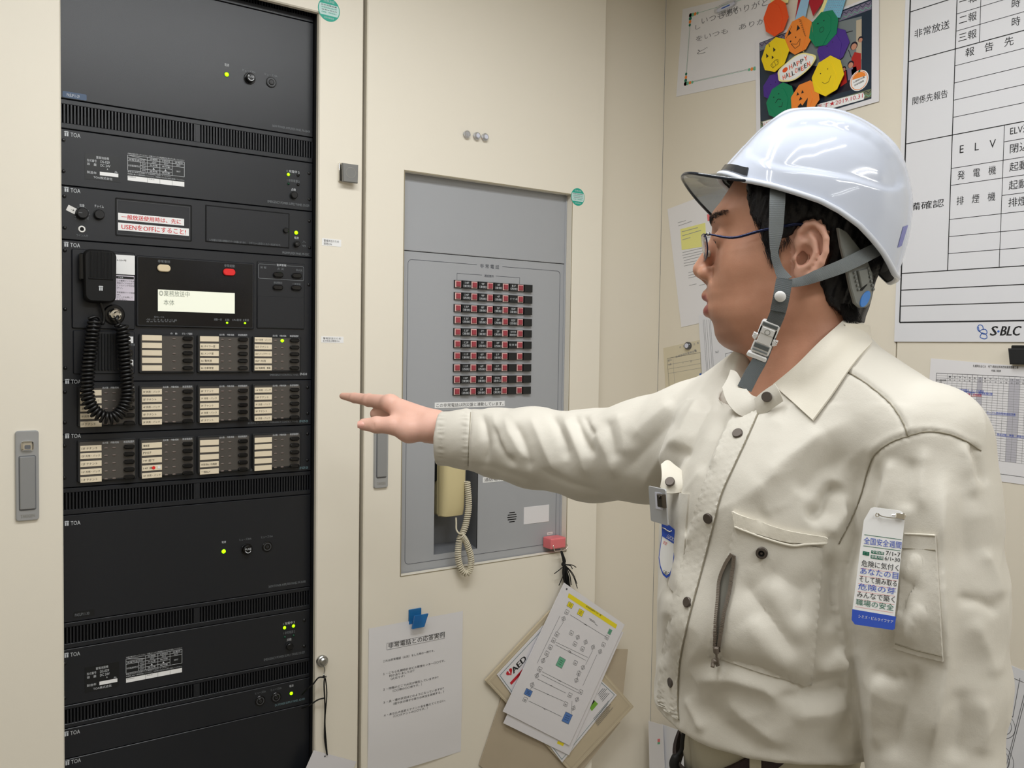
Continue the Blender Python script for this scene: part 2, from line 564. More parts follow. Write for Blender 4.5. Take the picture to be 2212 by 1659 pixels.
def latch(parent, x0, y0, x1, y1, knob):
    u0, v0 = A_(x0, y1); u1, v1 = A_(x1, y0)
    w_, h_ = u1-u0, v1-v0
    b = MB(FA)
    b.rrect(u0, v0, u1, v1, .005, 0, .005, 'handle_plate', .0015)
    b.rrect(u0+w_*.13, v0+h_*.115, u1-w_*.13, v1-h_*(.275 if knob else .06), .003, .0045, .0051, 'grey_panel_dark')
    b.text('TAKIGEN', u0+w_*.2, v0+h_*.035, u1-w_*.2, v0+h_*.07, .0052, 'steel')
    h = b.build('latch_handle', parent, 30)
    b = MB(FA)
    b.rrect(u0+w_*.17, v0+h_*.13, u1-w_*.17, v1-h_*(.285 if knob else .075), .002, .005, .0085, 'handle_grey', .0012)
    b.build('lever', h, 30)
    if knob:
        b = MB(FA)
        b.rrect((u0+u1)/2-w_*.27, v1-h_*.225, (u0+u1)/2+w_*.27, v1-h_*.115, w_*.13, .005, .011, 'chrome', .003)
        b.rrect((u0+u1)/2-w_*.13, v1-h_*.20, (u0+u1)/2+w_*.13, v1-h_*.155, w_*.05, .0105, .0116, 'grey_panel_dark')
        b.build('push_knob', h, 30)
    return h
latch(t, 33.5, 929, 83, 1126, True)

# --- helpers for rack units
def plate(name, label, y0, y1, cat='rack panel', group=None):
    z1, z0 = ZR(y0), ZR(y1)
    t = thing(name, label, cat, ((UL+UR)/2, REC, z0), group)
    b = MB(FR)
    b.z0, b.z1 = z0+.0007, z1-.0007
    b.box(UL, b.z0, UR, b.z1, -.004, 0, 'rack_black', .0009)
    return t, b
def PT(b, s, x0, yb, x1, h, m, w=.0003, fr=None, **k):
    f = (fr or FR).px
    u0, v0 = f(x0, yb); u1 = f(x1, yb)[0]; v1 = f(x0, yb-h)[1]
    b.text(s, u0, v0, u1, v1, w, m, **k)
def toa(b, x, yb, k=1.0):
    u0, v0 = R(x, yb)
    h = .0088*k
    for du in (0, .0037*k):
        b.flat([(u0+du, v0), (u0+du+.0026*k, v0), (u0+du+.0026*k, v0+h*.72), (u0+du, v0+h*.72)], .0003, 'print_white')
    b.flat([(u0-.0012*k, v0+h*.8), (u0+.0075*k, v0+h*.8), (u0+.0058*k, v0+h), (u0+.0005*k, v0+h)], .0003, 'print_white')
    b.text('TOA', u0+.0098*k, v0, u0+.0262*k, v0+h*.86, .0003, 'print_white')
def screws(t, pts):
    for x, y in pts:
        u, v = R(x, y)
        u = max(u, UL+.004)
        b = MB(FR)
        b.cyl(u, v, .0035, 0, .0012, 'screw_black', .0004, 14)
        b.dome(u, v, .003, .0010, .0013, 'screw_black', 12, 3)
        b.build('screw', t, 40)
def led(t, x, y, m='led_green', r=.0036):
    u, v = R(x, y)
    b = MB(FR); b.cyl(u, v, r*1.25, 0, .0006, 'rack_dark', 0, 16); b.dome(u, v, r, .0004, .0026, m, 16, 4)
    b.build('indicator_lamp', t, 60, label=('lit green lamp' if m == 'led_green' else None))
def knob(t, x, y, r, name='knob', h=.009, m='knob_black', mark=True):
    u, v = R(x, y)
    b = MB(FR)
    b.cyl(u, v, r*1.15, 0, .0012, 'rack_dark', .0004, 24)
    b.cyl(u, v, r, .001, h, m, .0012, 28)
    if mark: b.line(u-r*.7, v, u-r*.1, v, .0007, h+.0002, 'print_dim')
    b.build(name, t, 40)
def fuse(t, x, y, r, lit):
    u, v = R(x, y)
    b = MB(FR)
    b.cyl(u, v, r*1.05, 0, .0022, 'gloss_black', .0008, 28)
    if lit:
        b.cyl(u, v, r*.82, .002, .010, 'gloss_black', .0015, 28)
        b.text('FUSE', u-r*.58, v-r*.02, u+r*.58, v+r*.34, .0103, 'print_white')
        a = [(u+r*.5*math.cos(q), v-r*.05+r*.5*math.sin(q)) for q in np.linspace(math.radians(195), math.radians(345), 12)]
        b.pline(a, r*.14, .0103, 'print_white')
    else:
        b.ring(u, v, r*.62, r*.8, .0024, 'panel_edge', 28)
        b.cyl(u, v, r*.55, .002, .0035, 'gloss_black', .0006, 24)
        b.ring(u, v, r*.16, r*.24, .0037, 'panel_edge', 16)
    b.build('fuse_holder', t, 40)
def vent(name, label, y0, y1):
    z1, z0 = ZR(y0)-.0007, ZR(y1)+.0007
    t = thing(name, label, 'vent panel', ((UL+UR)/2, REC, z0), 'slotted vent panels of the rack')
    H = z1-z0; mid = (UL+UR)/2+.006
    s0, s1 = z0+H*.19, z1-H*.17
    b = MB(FR)
    b.box(UL, z0, UR, s0, -.006, 0, 'rack_black', .0009)
    b.box(UL, s1, UR, z1, -.006, 0, 'rack_black', .0009)
    b.box(UL, s0, UL+.004, s1, -.006, -.0002, 'rack_black')
    b.box(mid-.0045, s0, mid+.0045, s1, -.006, -.0002, 'rack_black')
    pit = .0058
    for a, e in ((UL+.004, mid-.0045), (mid+.0045, UR)):
        n = int(round((e-a)/pit))
        for i in range(n):
            u = a+(i+.72)*(e-a)/n
            b.box(u-.0014, s0, u+.0014, s1, -.006, -.0002, 'rack_black')
    b.build('slotted_plate', t)
    b = MB(FR)
    b.box(UL, z0+.001, UR, z1-.001, -.03, -.022, 'slot_black')
    b.build('back_baffle', t)
    return t

# unit boundaries, read down the left edge
vent('vent_panel', 'slotted black vent panel topmost in the rack, under the cabinet frame', -150, -78)
t, b = plate('amplifier_panel', 'tall black amplifier panel with small blue label, above the battery unit', -78, 212.5)
led_px = (489.6, 160.9)
PT(b, '電源', 485, 142.5, 495, 6, 'print_white'); PT(b, 'ヒューズ30A', 524, 153.5, 552, 5, 'print_dim'); PT(b, 'ヒューズ15A', 572, 162, 599, 5, 'print_dim')
PT(b, '360W POWER AMPLIFIER PANEL PA-3640B', 588, 274, 670, 5, 'print_dim')
b.build('faceplate', t)
led(t, 489.6, 160.9, r=.0043); fuse(t, 539, 169.5, .0112, True); fuse(t, 585.6, 178, .0104, False)
b = MB(FR); u0, v0 = R(135, 207); u1, v1 = R(187, 195)
b.rrect(u0, v0-.002, u1, v1-.008, .002, 0, .0003, 'label_blue'); b.text('PASUP11-29', u0+.007, v0+.0005, u1-.012, v0+.006, .0004, 'print_white')
b.build('blue_label', t, label='small blue adhesive label')
vent('vent_panel', 'slotted black vent panel between the upper amplifier and upper battery unit', 212.5, 277)

def battery_unit(label, y0, y1, dy, leds, dim, kn, kx, logo, scr, txt):
    t, b = plate('power_supply_panel', label, y0, y1)
    toa(b, *logo)
    PT(b, 'EMERGENCY POWER SUPPLY PANEL DS-029', *txt, 'print_dim')
    (ax, ay), (bx, by) = leds
    PT(b, '1 充電中 2', ax-3, ay-5, bx+3, 6, 'print_white'); PT(b, '1 非常電源 2', dim[0][0]-3, dim[0][1]-5, dim[1][0]+3, 6, 'print_dim')
    PT(b, '点検', kn[0]-5, kn[1]-10, kn[0]+5, 6, 'print_white')
    b.build('faceplate', t)
    return t
def rating_label(t, x0, y0, x1, y1):
    u0, v1 = R(x0, y0); u1 = R(x1, y0)[0]; v0 = R(x0, y1)[1]
    b = MB(FR); W, H = u1-u0, v1-v0
    b.box(u0, v0, u1, v1, 0, .0004, 'plate_black')
    w = .0006
    X = lambda f: u0+f*W
    Y = lambda f: v0+f*H
    b.text('蓄電池設備', X(.32), Y(.83), X(.68), Y(.93), w, 'print_white')
    b.text('型式番号', X(.06), Y(.68), X(.33), Y(.78), w, 'print_white'); b.text('DS-029', X(.44), Y(.68), X(.70), Y(.78), w, 'print_white')
    b.text('容　量', X(.06), Y(.54), X(.33), Y(.64), w, 'print_white'); b.text('DC 24V', X(.44), Y(.54), X(.72), Y(.64), w, 'print_white')
    b.text('A', X(.62), Y(.43), X(.66), Y(.50), w, 'print_white'); b.text('Ah', X(.84), Y(.36), X(.92), Y(.43), w, 'print_white')
    b.text('製造年', X(.06), Y(.22), X(.33), Y(.32), w, 'print_white')
    b.flat([(X(.42), Y(.2)), (X(.95), Y(.2)), (X(.95), Y(.34)), (X(.42), Y(.34))], w, 'label_white')
    b.text('TOA株式会社', X(.24), Y(.05), X(.78), Y(.15), w, 'print_white')
    b.build('rating_label', t)
def status_table(t, x0, y0, x1, y1):
    u0, v1 = R(x0, y0); u1 = R(x1, y0)[0]; v0 = R(x0, y1)[1]
    b = MB(FR); W, H = u1-u0, v1-v0
    X = lambda f: u0+f*W
    Y = lambda f: v0+f*H
    b.box(u0, v0, u1, v1, 0, .0003, 'plate_black')
    w = .0005
    b.text('点検は毎日行なってください（点検スイッチは電源表示を見ながら押してください）', X(.0), Y(.93), X(1), Y(.985), w, 'print_white')
    L = lambda a, c, d, e: b.line(X(a), Y(c), X(d), Y(e), .0006, w, 'print_white')
    for y in (.9, .80, .70): L(0, y, 1, y)
    L(0, .9, .34, .8); L(0, .36, 1, .36); L(.22, .58, .78, .58); L(.22, .47, .78, .47)
    for x in (0, .34, .56, .78, 1): L(x, .36, x, .9)
    L(.22, .36, .22, .70)
    for x, s in ((.38, '点検時'), (.6, '充電時不足'), (.83, '充電時')): b.text(s, X(x), Y(.82), X(x+.14), Y(.88), w, 'print_white')
    b.text('充電中表示灯', X(.02), Y(.72), X(.3), Y(.78), w, 'print_white'); b.text('非常電源表示灯', X(.01), Y(.5), X(.21), Y(.57), w, 'print_white')
    for x in (.42, .63, .85): b.text('点灯', X(x), Y(.72), X(x+.08), Y(.78), w, 'print_white')
    for y, s in ((.61, '未充電'), (.39, '過充電')):
        b.text(s, X(.38), Y(y), X(.52), Y(y+.06), w, 'print_white'); b.text('無作動', X(.6), Y(y), X(.74), Y(y+.06), w, 'print_white')
    for x in (.45, .66): b.flat([(X(x-.02), Y(.49)), (X(x+.02), Y(.49)), (X(x), Y(.56))], w, 'print_white')
    b.text('消灯', X(.85), Y(.5), X(.93), Y(.56), w, 'print_white')
    for y in (.61, .5, .39): b.text('点灯', X(.24), Y(y), X(.32), Y(y+.06), w, 'print_white')
    b.text('蓄電池の寿命は点検のうえ期限前に交換してください。', X(0), Y(.29), X(.76), Y(.34), w, 'print_white')
    b.text('非常時に備えて常時充電してください。不足時はそのまま以内に交換してください。', X(0), Y(.21), X(1), Y(.26), w, 'print_white')
    b.flat([(X(0), Y(0)), (X(1), Y(0)), (X(1), Y(.17)), (X(0), Y(.17))], w, 'label_white')
    for x in (.34, .56, .78): b.line(X(x), Y(0), X(x), Y(.17), .0005, w+.0001, 'ink_grey')
    b.text('使用開始日', X(.01), Y(.11), X(.14), Y(.155), w+.0001, 'ink_grey'); b.text('交換日', X(.36), Y(.11), X(.46), Y(.155), w+.0001, 'ink_grey')
    b.build('status_table_label', t)

t = battery_unit('black battery power panel with one green lamp lit, above the red worded labels', 277, 400, 0, ((622.7, 377), (643.8, 378.6)), ((623, 397), (643.8, 399)), (633.8, 422), .0068, (139.5, 293.5), 0, (578, 437.5, 668, 5.5))
led(t, 622.7, 377, r=.0032); led(t, 643.8, 378.6, 'gloss_black', .0032); led(t, 623, 397, 'led_off', .0026); led(t, 643.8, 399, 'gloss_black', .003); knob(t, 633.8, 422, .0072, 'push_button', .008, mark=False)
rating_label(t, 183, 330, 259, 386); status_table(t, 275.5, 328.5, 398, 389.5)
screws(t, [(137, 302.7), (137, 370), (667.5, 374.6), (668, 431)])

# --- preamplifier
t, b = plate('preamplifier_panel', 'black preamplifier panel with two red worded white strips in its pocket', 400, 517)
toa(b, 139.5, 414)
PT(b, '音量', 171.5, 446.5, 182.5, 6.5, 'print_white'); PT(b, '小', 161, 474.5, 166, 5, 'print_dim'); PT(b, '大', 187, 475, 192, 5, 'print_dim'); PT(b, 'チャイム', 204, 448, 224, 6, 'print_white')
PT(b, 'ライン入力', 165, 510.5, 190, 5.5, 'print_dim'); PT(b, 'PREAMPLIFIER PANEL PP-025C', 610, 548, 668, 5, 'print_dim')
ku, kv = R(176.6, 461.5)
for k in range(11):
    a = math.radians(-60+k*30)
    b.line(ku+.0118*math.cos(a), kv+.0118*math.sin(a), ku+.0136*math.cos(a), kv+.0136*math.sin(a), .0008, .0003, 'print_dim')
PT(b, '電源', 635.5, 516, 645, 5, 'print_white'); PT(b, '入', 653, 524, 660, 4.5, 'print_dim'); PT(b, '切', 653, 533, 660, 4.5, 'print_dim')
# pocket and hinged cover
p0, q1 = R(250, 428); p1 = R(413, 443)[0]; q0 = R(250, 508)[1]
b.frame(p0, q0, p1, q1, .0026, .0004, 'slot_black')
b.frame(p0+.003, q0+.003, p1-.003, q1-.003, .0008, .0005, 'panel_edge')
b.build('faceplate', t)
c0, d1 = R(444, 443); c1 = R(624.5, 461)[0]; d0 = R(444, 522)[1]
b = MB(FR)
b.frame(c0, d0, c1, d1, .0016, .0004, 'slot_black')
b.box(c0+.001, d0+.001, c1-.001, d1-.001, 0, .0018, 'rack_black', .0008)
PT(b, '入力音量及び音質の調整器はカバーの内面にあります。', 451, 520.5, 531, 5, 'print_dim', .002); PT(b, '▷ボリュームを引くとカバーがはずれます。', 538, 527, 606, 5, 'print_dim', .002)
b.build('hinged_cover', t)
knob(t, 176.6, 461.5, .0098, 'volume_knob', .012); knob(t, 213.4, 464, .0088, 'chime_button', .009, mark=False); knob(t, 616, 498, .0055, 'cover_knob', .008, mark=False); knob(t, 639.5, 527.5, .006, 'power_switch', .01)
led(t, 639.5, 502.7, r=.004)
u, v = R(176.6, 495)
b = MB(FR); b.cyl(u, v, .0062, 0, .002, 'sticker_white', .0006, 24); b.cyl(u, v, .0036, .0019, .0021, 'slot_black', 0, 20); b.build('jack_socket', t, 40)
b = MB(FR.sub(*R(154.5, 452.6), 0, math.radians(-24))); b.box(-.0078, -.0055, .0078, .0055, 0, .0004, 'sticker_white'); b.text('→', -.001, -.002, .005, .002, .0006, 'ink_black'); b.build('arrow_label', t, label='white arrow sticker beside the volume knob')
for (x0, ya, x1, yb, s) in ((255, 459.5, 397.5, 475, '一般放送使用時は、先に'), (255, 480.5, 408, 497, 'USENをOFFにすること!')):
    u0, v1 = R(x0, ya); u1 = R(x1, ya)[0]; v0 = R(x0, yb)[1]
    b = MB(FR); b.box(u0, v0, u1, v1, 0, .0007, 'label_white')
    b.text(s, u0+.006, v0+.0022, u1-.006, v1-.0022, .0009, 'ink_red', bold=.00018)
    b.build('label_strip', t, label='white strip lettered in red')
screws(t, [(138.8, 424), (139.8, 492), (668, 477.6), (668.5, 535)])

# --- selector blocks
def selector_block(t, x0, x1, yt, yb, rows, texts, cols, two=True, lit=None, hdr=('出火階', '作動/短絡', '放送階選択')):
    """cols: strip x0, strip x1, lamp a, lamp b, button centre (photo pixels along row yt)"""
    ym = rows[2]
    ux = lambda x: R(x, ym)[0]
    u0, u1 = ux(x0), ux(x1)
    v1 = R(x0, yt)[1]; v0 = R(x0, yb)[1]
    vr = [R(403, y)[1] for y in rows]
    b = MB(FR)
    b.rrect(u0, v0, u1, v1, .003, 0, .005, 'rack_dark', .0012)
    b.rrect(u0+.0035, v0+.0035, u1-.0035, v1-.0035, .002, .0045, .0056, 'cover_smoke', .0004)
    hv = vr[0]+.0072
    la, lb, bc = ux(cols[2]), ux(cols[3]), ux(cols[4])
    if two:
        b.text(hdr[0], la-.006, hv, la+.004, hv+.0038, .0059, 'print_white'); b.text(hdr[1], lb-.006, hv, lb+.0085, hv+.0038, .0059, 'print_white'); b.text(hdr[2], bc-.0095, hv, bc+.0095, hv+.0042, .0059, 'print_white')
    else:
        b.text('作　動', lb-.007, hv, lb+.006, hv+.0038, .0059, 'print_white'); b.text('グループ選択', bc-.0105, hv, bc+.0095, hv+.0042, .0059, 'print_white')
    blk = b.build('selector_block', t, 30)
    s0, s1 = ux(cols[0]), ux(cols[1])
    for k, v in enumerate(vr):
        b = MB(FR)
        b.box(s0, v-.0053, s1, v+.0053, .0056, .0066, 'strip_ivory', .0003)
        tx_ = texts[k]
        if tx_:
            n = len(tx_)
            wd_ = min((s1-s0)*.86, (s1-s0)*.086*n+.002)
            b.text(tx_, s0+.0022, v-.0022, s0+.0022+wd_, v+.0022, .0068, 'ink_black')
        if tx_ == '14F 南':
            b.cyl(s0+(s1-s0)*.58, v, .0032, .0068, .0071, 'btn_red_lit', 0, 14); b.box(s1-.008, v-.002, s1-.003, v+.003, .0068, .0071, 'label_white')
        b.build('name_strip', blk)
        for j, lu in enumerate(([la] if two else [])+[lb]):
            b = MB(FR)
            on = lit == (k, j)
            b.dome(lu, v-.001, .0036 if not on else .0038, .0056, .0012 if not on else .002, 'led_green' if on else 'lamp_off', 14, 3, ry=.0016 if not on else .0034)
            b.build('indicator_lamp', blk, 60, label='lit green lamp' if on else None)
        b = MB(FR)
        b.rrect(bc-.0098, v-.0040, bc+.0098, v+.0040, .0039, .0056, .0125, 'gloss_black', .0016)
        b.build('select_button', blk, 40)
    return blk
COLS = {0: (172, 218, 227.6, 245, 277), 1: (305, 348, 357.5, 374.4, 403), 2: (430, 470.7, 478.5, 494.6, 522), 3: (547.7, 585, 593, 607.5, 633)}
XB = {0: (166, 294), 1: (299, 419.5), 2: (425, 539.5), 3: (544, 648.5)}

# --- emergency control panel
t, b = plate('control_panel', 'black emergency control panel with lit text display, red and ivory buttons', 517, 825, 'control panel')
toa(b, 139, 532.5)
PT(b, 'EMERGENCY CONTROL PANEL', 583, 812, 645, 4, 'print_dim'); PT(b, 'EP-0510', 648, 810.5, 663, 5, 'print_white')
b.build('faceplate', t)
def sub_plate(name, x0, y0, x1, y1, h, m='rack_black', r=.003, bev=.0015):
    u0, v1 = R(x0, y0); u1 = R(x1, y0)[0]; v0 = R(x0, y1)[1]
    b = MB(FR); b.rrect(u0, v0, u1, v1, r, 0, h, m, bev)
    return b
sub_plate('x', 154, 537, 290.5, 709, .004).build('microphone_bay', t, 30)
b = sub_plate('x', 293, 551.5, 547.5, 705, .006)
u0, v1 = R(297, 555.5); u1 = R(543.5, 560)[0]; v0 = R(297, 701)[1]
b.rrect(u0, v0, u1, v1, .002, .0058, .0066, 'gloss_black')
w = .0068
PT(b, '非常復旧', 339, 567.5, 365, 6, 'print_dim', w); PT(b, '非常起動', 482, 577, 505, 6, 'print_dim', w)
PT(b, '出力レベル', 331, 686.5, 353, 4, 'print_dim', w); PT(b, '-20 -12 -9 -6 -3 0 +3 dB', 314, 692, 380, 4, 'print_dim', w)
for k in range(8):
    PT(b, '―', 315+k*8, 695.5, 320+k*8, .9, 'print_dim', w)
PT(b, '連動一斉', 460, 692.5, 477, 5, 'print_dim', w); PT(b, '起動', 484, 693.5, 493, 5, 'print_dim', w); PT(b, 'CPU異常', 499, 693.5, 519, 5, 'print_dim', w); PT(b, '主電源', 522, 694, 535, 5, 'print_dim', w)
disp = b.build('display_section', t, 30)
u0, v1 = R(339, 625.6); u1 = R(504.6, 634)[0]; v0 = R(339, 672)[1]
b = MB(FR); b.box(u0-.0015, v0-.0015, u1+.0015, v1+.0015, .0066, .0072, 'slot_black'); b.box(u0, v0, u1, v1, .007, .0074, 'lcd_pale')
W_ = u1-u0; H_ = v1-v0
b.text('◎業務放送中', u0+.002, v0+H_*.70, u0+W_*.40, v0+H_*.97, .0076, 'lcd_ink'); b.text('本体', u0+W_*.07, v0+H_*.28, u0+W_*.205, v0+H_*.55, .0076, 'lcd_ink')
b.build('lcd_screen', disp, label='lit pale display reading two lines')
for x, y, m, nm, lb_ in ((351.5, 580, 'btn_ivory', 'reset_button', 'ivory oval button'), (492, 588.6, 'btn_red_lit', 'start_button', 'red oval button')):
    u, v = R(x, y); b = MB(FR)
    b.rrect(u-.0135, v-.0078, u+.0135, v+.0078, .0075, .0066, .0076, 'slot_black'); b.rrect(u-.0122, v-.0068, u+.0122, v+.0068, .0066, .007, .0115, m, .0012)
    b.build(nm, disp, 30, label=lb_)
for x, y in ((488.4, 697.4), (527, 698)):
    u, v = R(x, y); b = MB(FR); b.dome(u, v, .0024, .0066, .0012, 'led_green', 14, 3, ry=.0019); b.build('indicator_lamp', disp, 60, label='lit green lamp')
b = MB(FR)
u0, v1 = R(557, 570); u1 = R(655, 577)[0]; v0 = R(557, 601)[1]
b.rrect(u0-.002, R(557, 709)[1], u1+.002, v1+.006, .002, 0, .003, 'rack_black', .001)
b.pline(MB.rr(u0, v0, u1, v1, .003), .0008, .0032, 'print_dim', True)
b.box((u0+u1)/2-.012, v1-.002, (u0+u1)/2+.012, v1+.002, .003, .0033, 'rack_black')
b.text('音声警報', (u0+u1)/2-.0105, v1-.0022, (u0+u1)/2+.0105, v1+.0028, .0035, 'print_white')
PT(b, '発 報', 561, 580, 574, 5, 'print_dim', .0033); PT(b, '火 災', 598, 583, 612, 5, 'print_dim', .0033); PT(b, '非火災', 638, 586, 652, 5, 'print_dim', .0033); PT(b, '放送復旧', 590, 613, 608, 5, 'print_dim', .0033); PT(b, '一斉放送', 630, 616, 648, 5, 'print_dim', .0033)
for x in range(2): pass
u0b, v1b = R(555.5, 639); v0b = R(555.5, 707)[1]
b.rrect(u0b, v0b, u1+.001, v1b, .002, .003, .0036, 'rack_black', .0004)
sec = b.build('alarm_section', t, 30)
for x, y in ((599, 594), (639, 596), (598.5, 621), (638, 622)):
    u, v = R(x, y); b = MB(FR); b.rrect(u-.0105, v-.0055, u+.0105, v+.0055, .0053, .003, .009, 'gloss_black', .0018); b.build('alarm_button', sec, 40)
# speaker grille with ribs, level knob
b = sub_plate('x', 157, 713, 291, 808, .0025)
u0, v1 = R(199, 720); u1 = R(253, 722)[0]; v0 = R(199, 800)[1]
for k in range(9):
    u = u0+(u1-u0)*k/8
    b.box(u-.0016, v0, u+.0016, v1, .002, .0055, 'rack_dark', .0012)
PT(b, '音量', 281, 747, 291, 5, 'print_dim', .003)
b.build('speaker_grille', t, 30)
u, v = R(276, 762); b = MB(FR); b.cyl(u, v, .0075, .0025, .012, 'knob_black', .001, 22); b.build('volume_knob', t, 40)
for y0, y1 in ((727, 741), (777, 791)):
    b = sub_plate('x', 277, y0, 287, y1, .0035, 'label_white', .0005, .0002); b.build('white_label', t)
ROW1, ROW2, ROW3 = (731.3, 747.3, 763, 778.8, 794.8), (845, 861, 877, 892.5, 908.6), (957.7, 973, 989, 1005, 1020.8)
selector_block(t, *XB[1], 721, 806, ROW1, ['']*5, COLS[1], two=False)
selector_block(t, *XB[2], 723.5, 805.5, ROW1, ['', 'B2 ボイラー室', 'B2 メンテ室', 'B2 電気室', 'B2 自家発室'], COLS[2])
selector_block(t, *XB[3], 726, 804, ROW1, ['B1F 共用・バック', 'B1F テナント', 'B2F バックヤード', 'B2F 共用', 'B2F 駐車場・車路'], COLS[3], lit=(0, 1))
# stickers beside the microphone
b = sub_plate('x', 248, 550, 290, 592, .0042+.0004, 'label_white', .0006, .0001)
PT(b, '14-204号', 249, 564, 272, 4, 'ink_grey', .0049); b.build('white_label', t)
b = sub_plate('x', 240, 594, 289, 648, .0042+.0004, 'lilac_label', .0006, .0001)
u0, v1 = R(250, 596); u1 = R(289, 598)[0]
b.box(u0, v1-.005, u1-.001, v1-.0005, .0044, .0048, 'ink_black'); b.text('ご注意', u0+.003, v1-.0042, u0+.012, v1-.0012, .005, 'print_white')
for k, s in enumerate(('この業務マイクを使', '用後マイクは必ずマ', 'イクスイッチを切る', 'さい。', '', '非常業務マイク放送', '中。', 'スイッチを押して', 'ください。')):
    if s: b.text(s, u0+.001, v1-.0105-.0044*k, u0+.001+.0035*len(s), v1-.0073-.0044*k, .0049, 'ink_grey')
b.build('lilac_label', t, label='lilac instruction label behind the microphone')
screws(t, [(140, 541), (140.5, 668), (141, 795), (667, 615)])

for rows, y0, y1, yt, yb, tx4, nm, cd, logo in (
    (ROW2, 825, 939, (834, 832.5, 831, 829.5), (922, 917.5, 913, 908.5), (['3F テナント', '2F 共用・バック', '2F テナント', '1F 共用・バック', '1F テナント'], ['5F 共用・バック', '5F テナント', '4F 共用・バック', '4F テナント', '3F 共用・バック'], ['8F テナント', '7F 共用・バック', '7F テナント', '6F 共用・バック', '6F テナント'], ['10F 共用・バック', '10F テナント', '9F 共用・バック', '9F テナント', '8F 共用・バック']),
     'black floor selector panel of four button blocks behind the coiled cord', 'EP-029-20', (141, 829)),
    (ROW3, 939, 1055, (951, 947, 942, 937), (1042, 1032, 1023.5, 1015), (['13F テナント', '12F 共用・バック', '12F テナント', '11F 共用・バック', '11F テナント'], ['機械室', 'PH1F', '14F 廊下', '14F 南', '13F 共用・バック'], ['', '', '', '非常用ELV待機室', '一般ELV'], ['']*5),
     'black floor selector panel with a red dot on one name strip, lower of two', 'EP-029-20', (141, 947))):
    t, b = plate('selector_panel', nm, y0, y1, 'control panel', 'floor selector panels')
    toa(b, *logo)
    xa = {0: 0, 1: 1}
    ye = 914 if rows is ROW2 else 1015
    PT(b, '20 ZONE EXTENTION EMERGENCY CONTROL PANEL', 535, ye+2, 644, 4, 'print_dim'); PT(b, cd, 647, ye-1.5, 665, 5, 'print_cyan')
    b.build('faceplate', t)
    for i in range(4):
        selector_block(t, *XB[i], yt[i], yb[i], rows, tx4[i], COLS[i])
    if rows is ROW2: screws(t, [(140, 847), (140, 913), (664, 837), (664.5, 893)])
    else: screws(t, [(139, 963), (139, 1032), (664, 937), (663.5, 994)])

vent('vent_panel', 'slotted black vent panel just below the lower floor selector panel', 1055, 1114)
t, b = plate('amplifier_panel', 'tall black amplifier panel with one green lamp, below the floor selectors', 1114, 1347)
toa(b, 140, 1136)
PT(b, '電源', 479, 1174, 488, 5, 'print_white'); PT(b, 'ヒューズ30A', 517, 1168.5, 543, 5, 'print_dim'); PT(b, 'ヒューズ15A', 564, 1163, 589, 5, 'print_dim'); PT(b, '360W POWER AMPLIFIER PANEL PA-3640B', 580, 1270, 660, 5, 'print_dim')
b.build('faceplate', t)
led(t, 483, 1191, r=.0043); fuse(t, 532.8, 1186, .0112, True); fuse(t, 577, 1180.6, .0104, False)
b = MB(FR); u0, v0 = R(158, 1336); u1, v1 = R(204, 1318); b.rrect(u0, v0, u1, v0+.012, .001, 0, .0003, 'plate_black'); b.text('PASUP11-30', u0+.003, v0+.003, u1-.009, v0+.0085, .0004, 'print_dim'); b.build('black_label', t)
vent('vent_panel', 'slotted black vent panel between lower amplifier and lower battery unit', 1347, 1404)
t = battery_unit('black battery power panel with two green lamps lit, low in the rack', 1404, 1526, 0, ((614.4, 1355.8), (633.7, 1352)), ((615, 1376), (634, 1372.5)), (624.4, 1395.4), .0068, (139.5, 1421), 0, (570, 1428, 658, 5))
led(t, 614.4, 1355.8, r=.0034); led(t, 633.7, 1352, r=.0034); led(t, 615, 1376, 'led_off', .0026); led(t, 634, 1372.5, 'led_off', .0026); knob(t, 624.4, 1395.4, .0072, 'push_button', .008, mark=False)
rating_label(t, 183, 1442, 257, 1497); status_table(t, 272, 1418, 393, 1475)
screws(t, [(139, 1434), (139, 1508), (657.5, 1340), (657, 1396)])
vent('vent_panel', 'slotted black vent panel lowest in the rack, above the narrow supply panel', 1526, 1576)
t, b = plate('power_supply_panel', 'narrow black power supply panel with two fuses, near the rack bottom', 1576, 1642)
toa(b, 139.5, 1591)
PT(b, 'ヒューズ5A', 551, 1500.5, 574, 5, 'print_dim'); PT(b, 'ヒューズ2A', 585, 1493, 608, 5, 'print_dim'); PT(b, '電源', 625, 1485, 634, 5, 'print_white'); PT(b, 'DC POWER SUPPLY PANEL AD-031', 594, 1526, 658, 4.5, 'print_cyan')
b.build('faceplate', t)
fuse(t, 561.7, 1513.6, .0104, False); fuse(t, 596.3, 1506, .0104, False); led(t, 629, 1497.5, r=.0036)
t, b = plate('blank_panel', 'black panel bearing only a maker mark, lowest in the rack', 1642, 1935)
toa(b, 141.5, 1653.5)
b.build('faceplate', t)

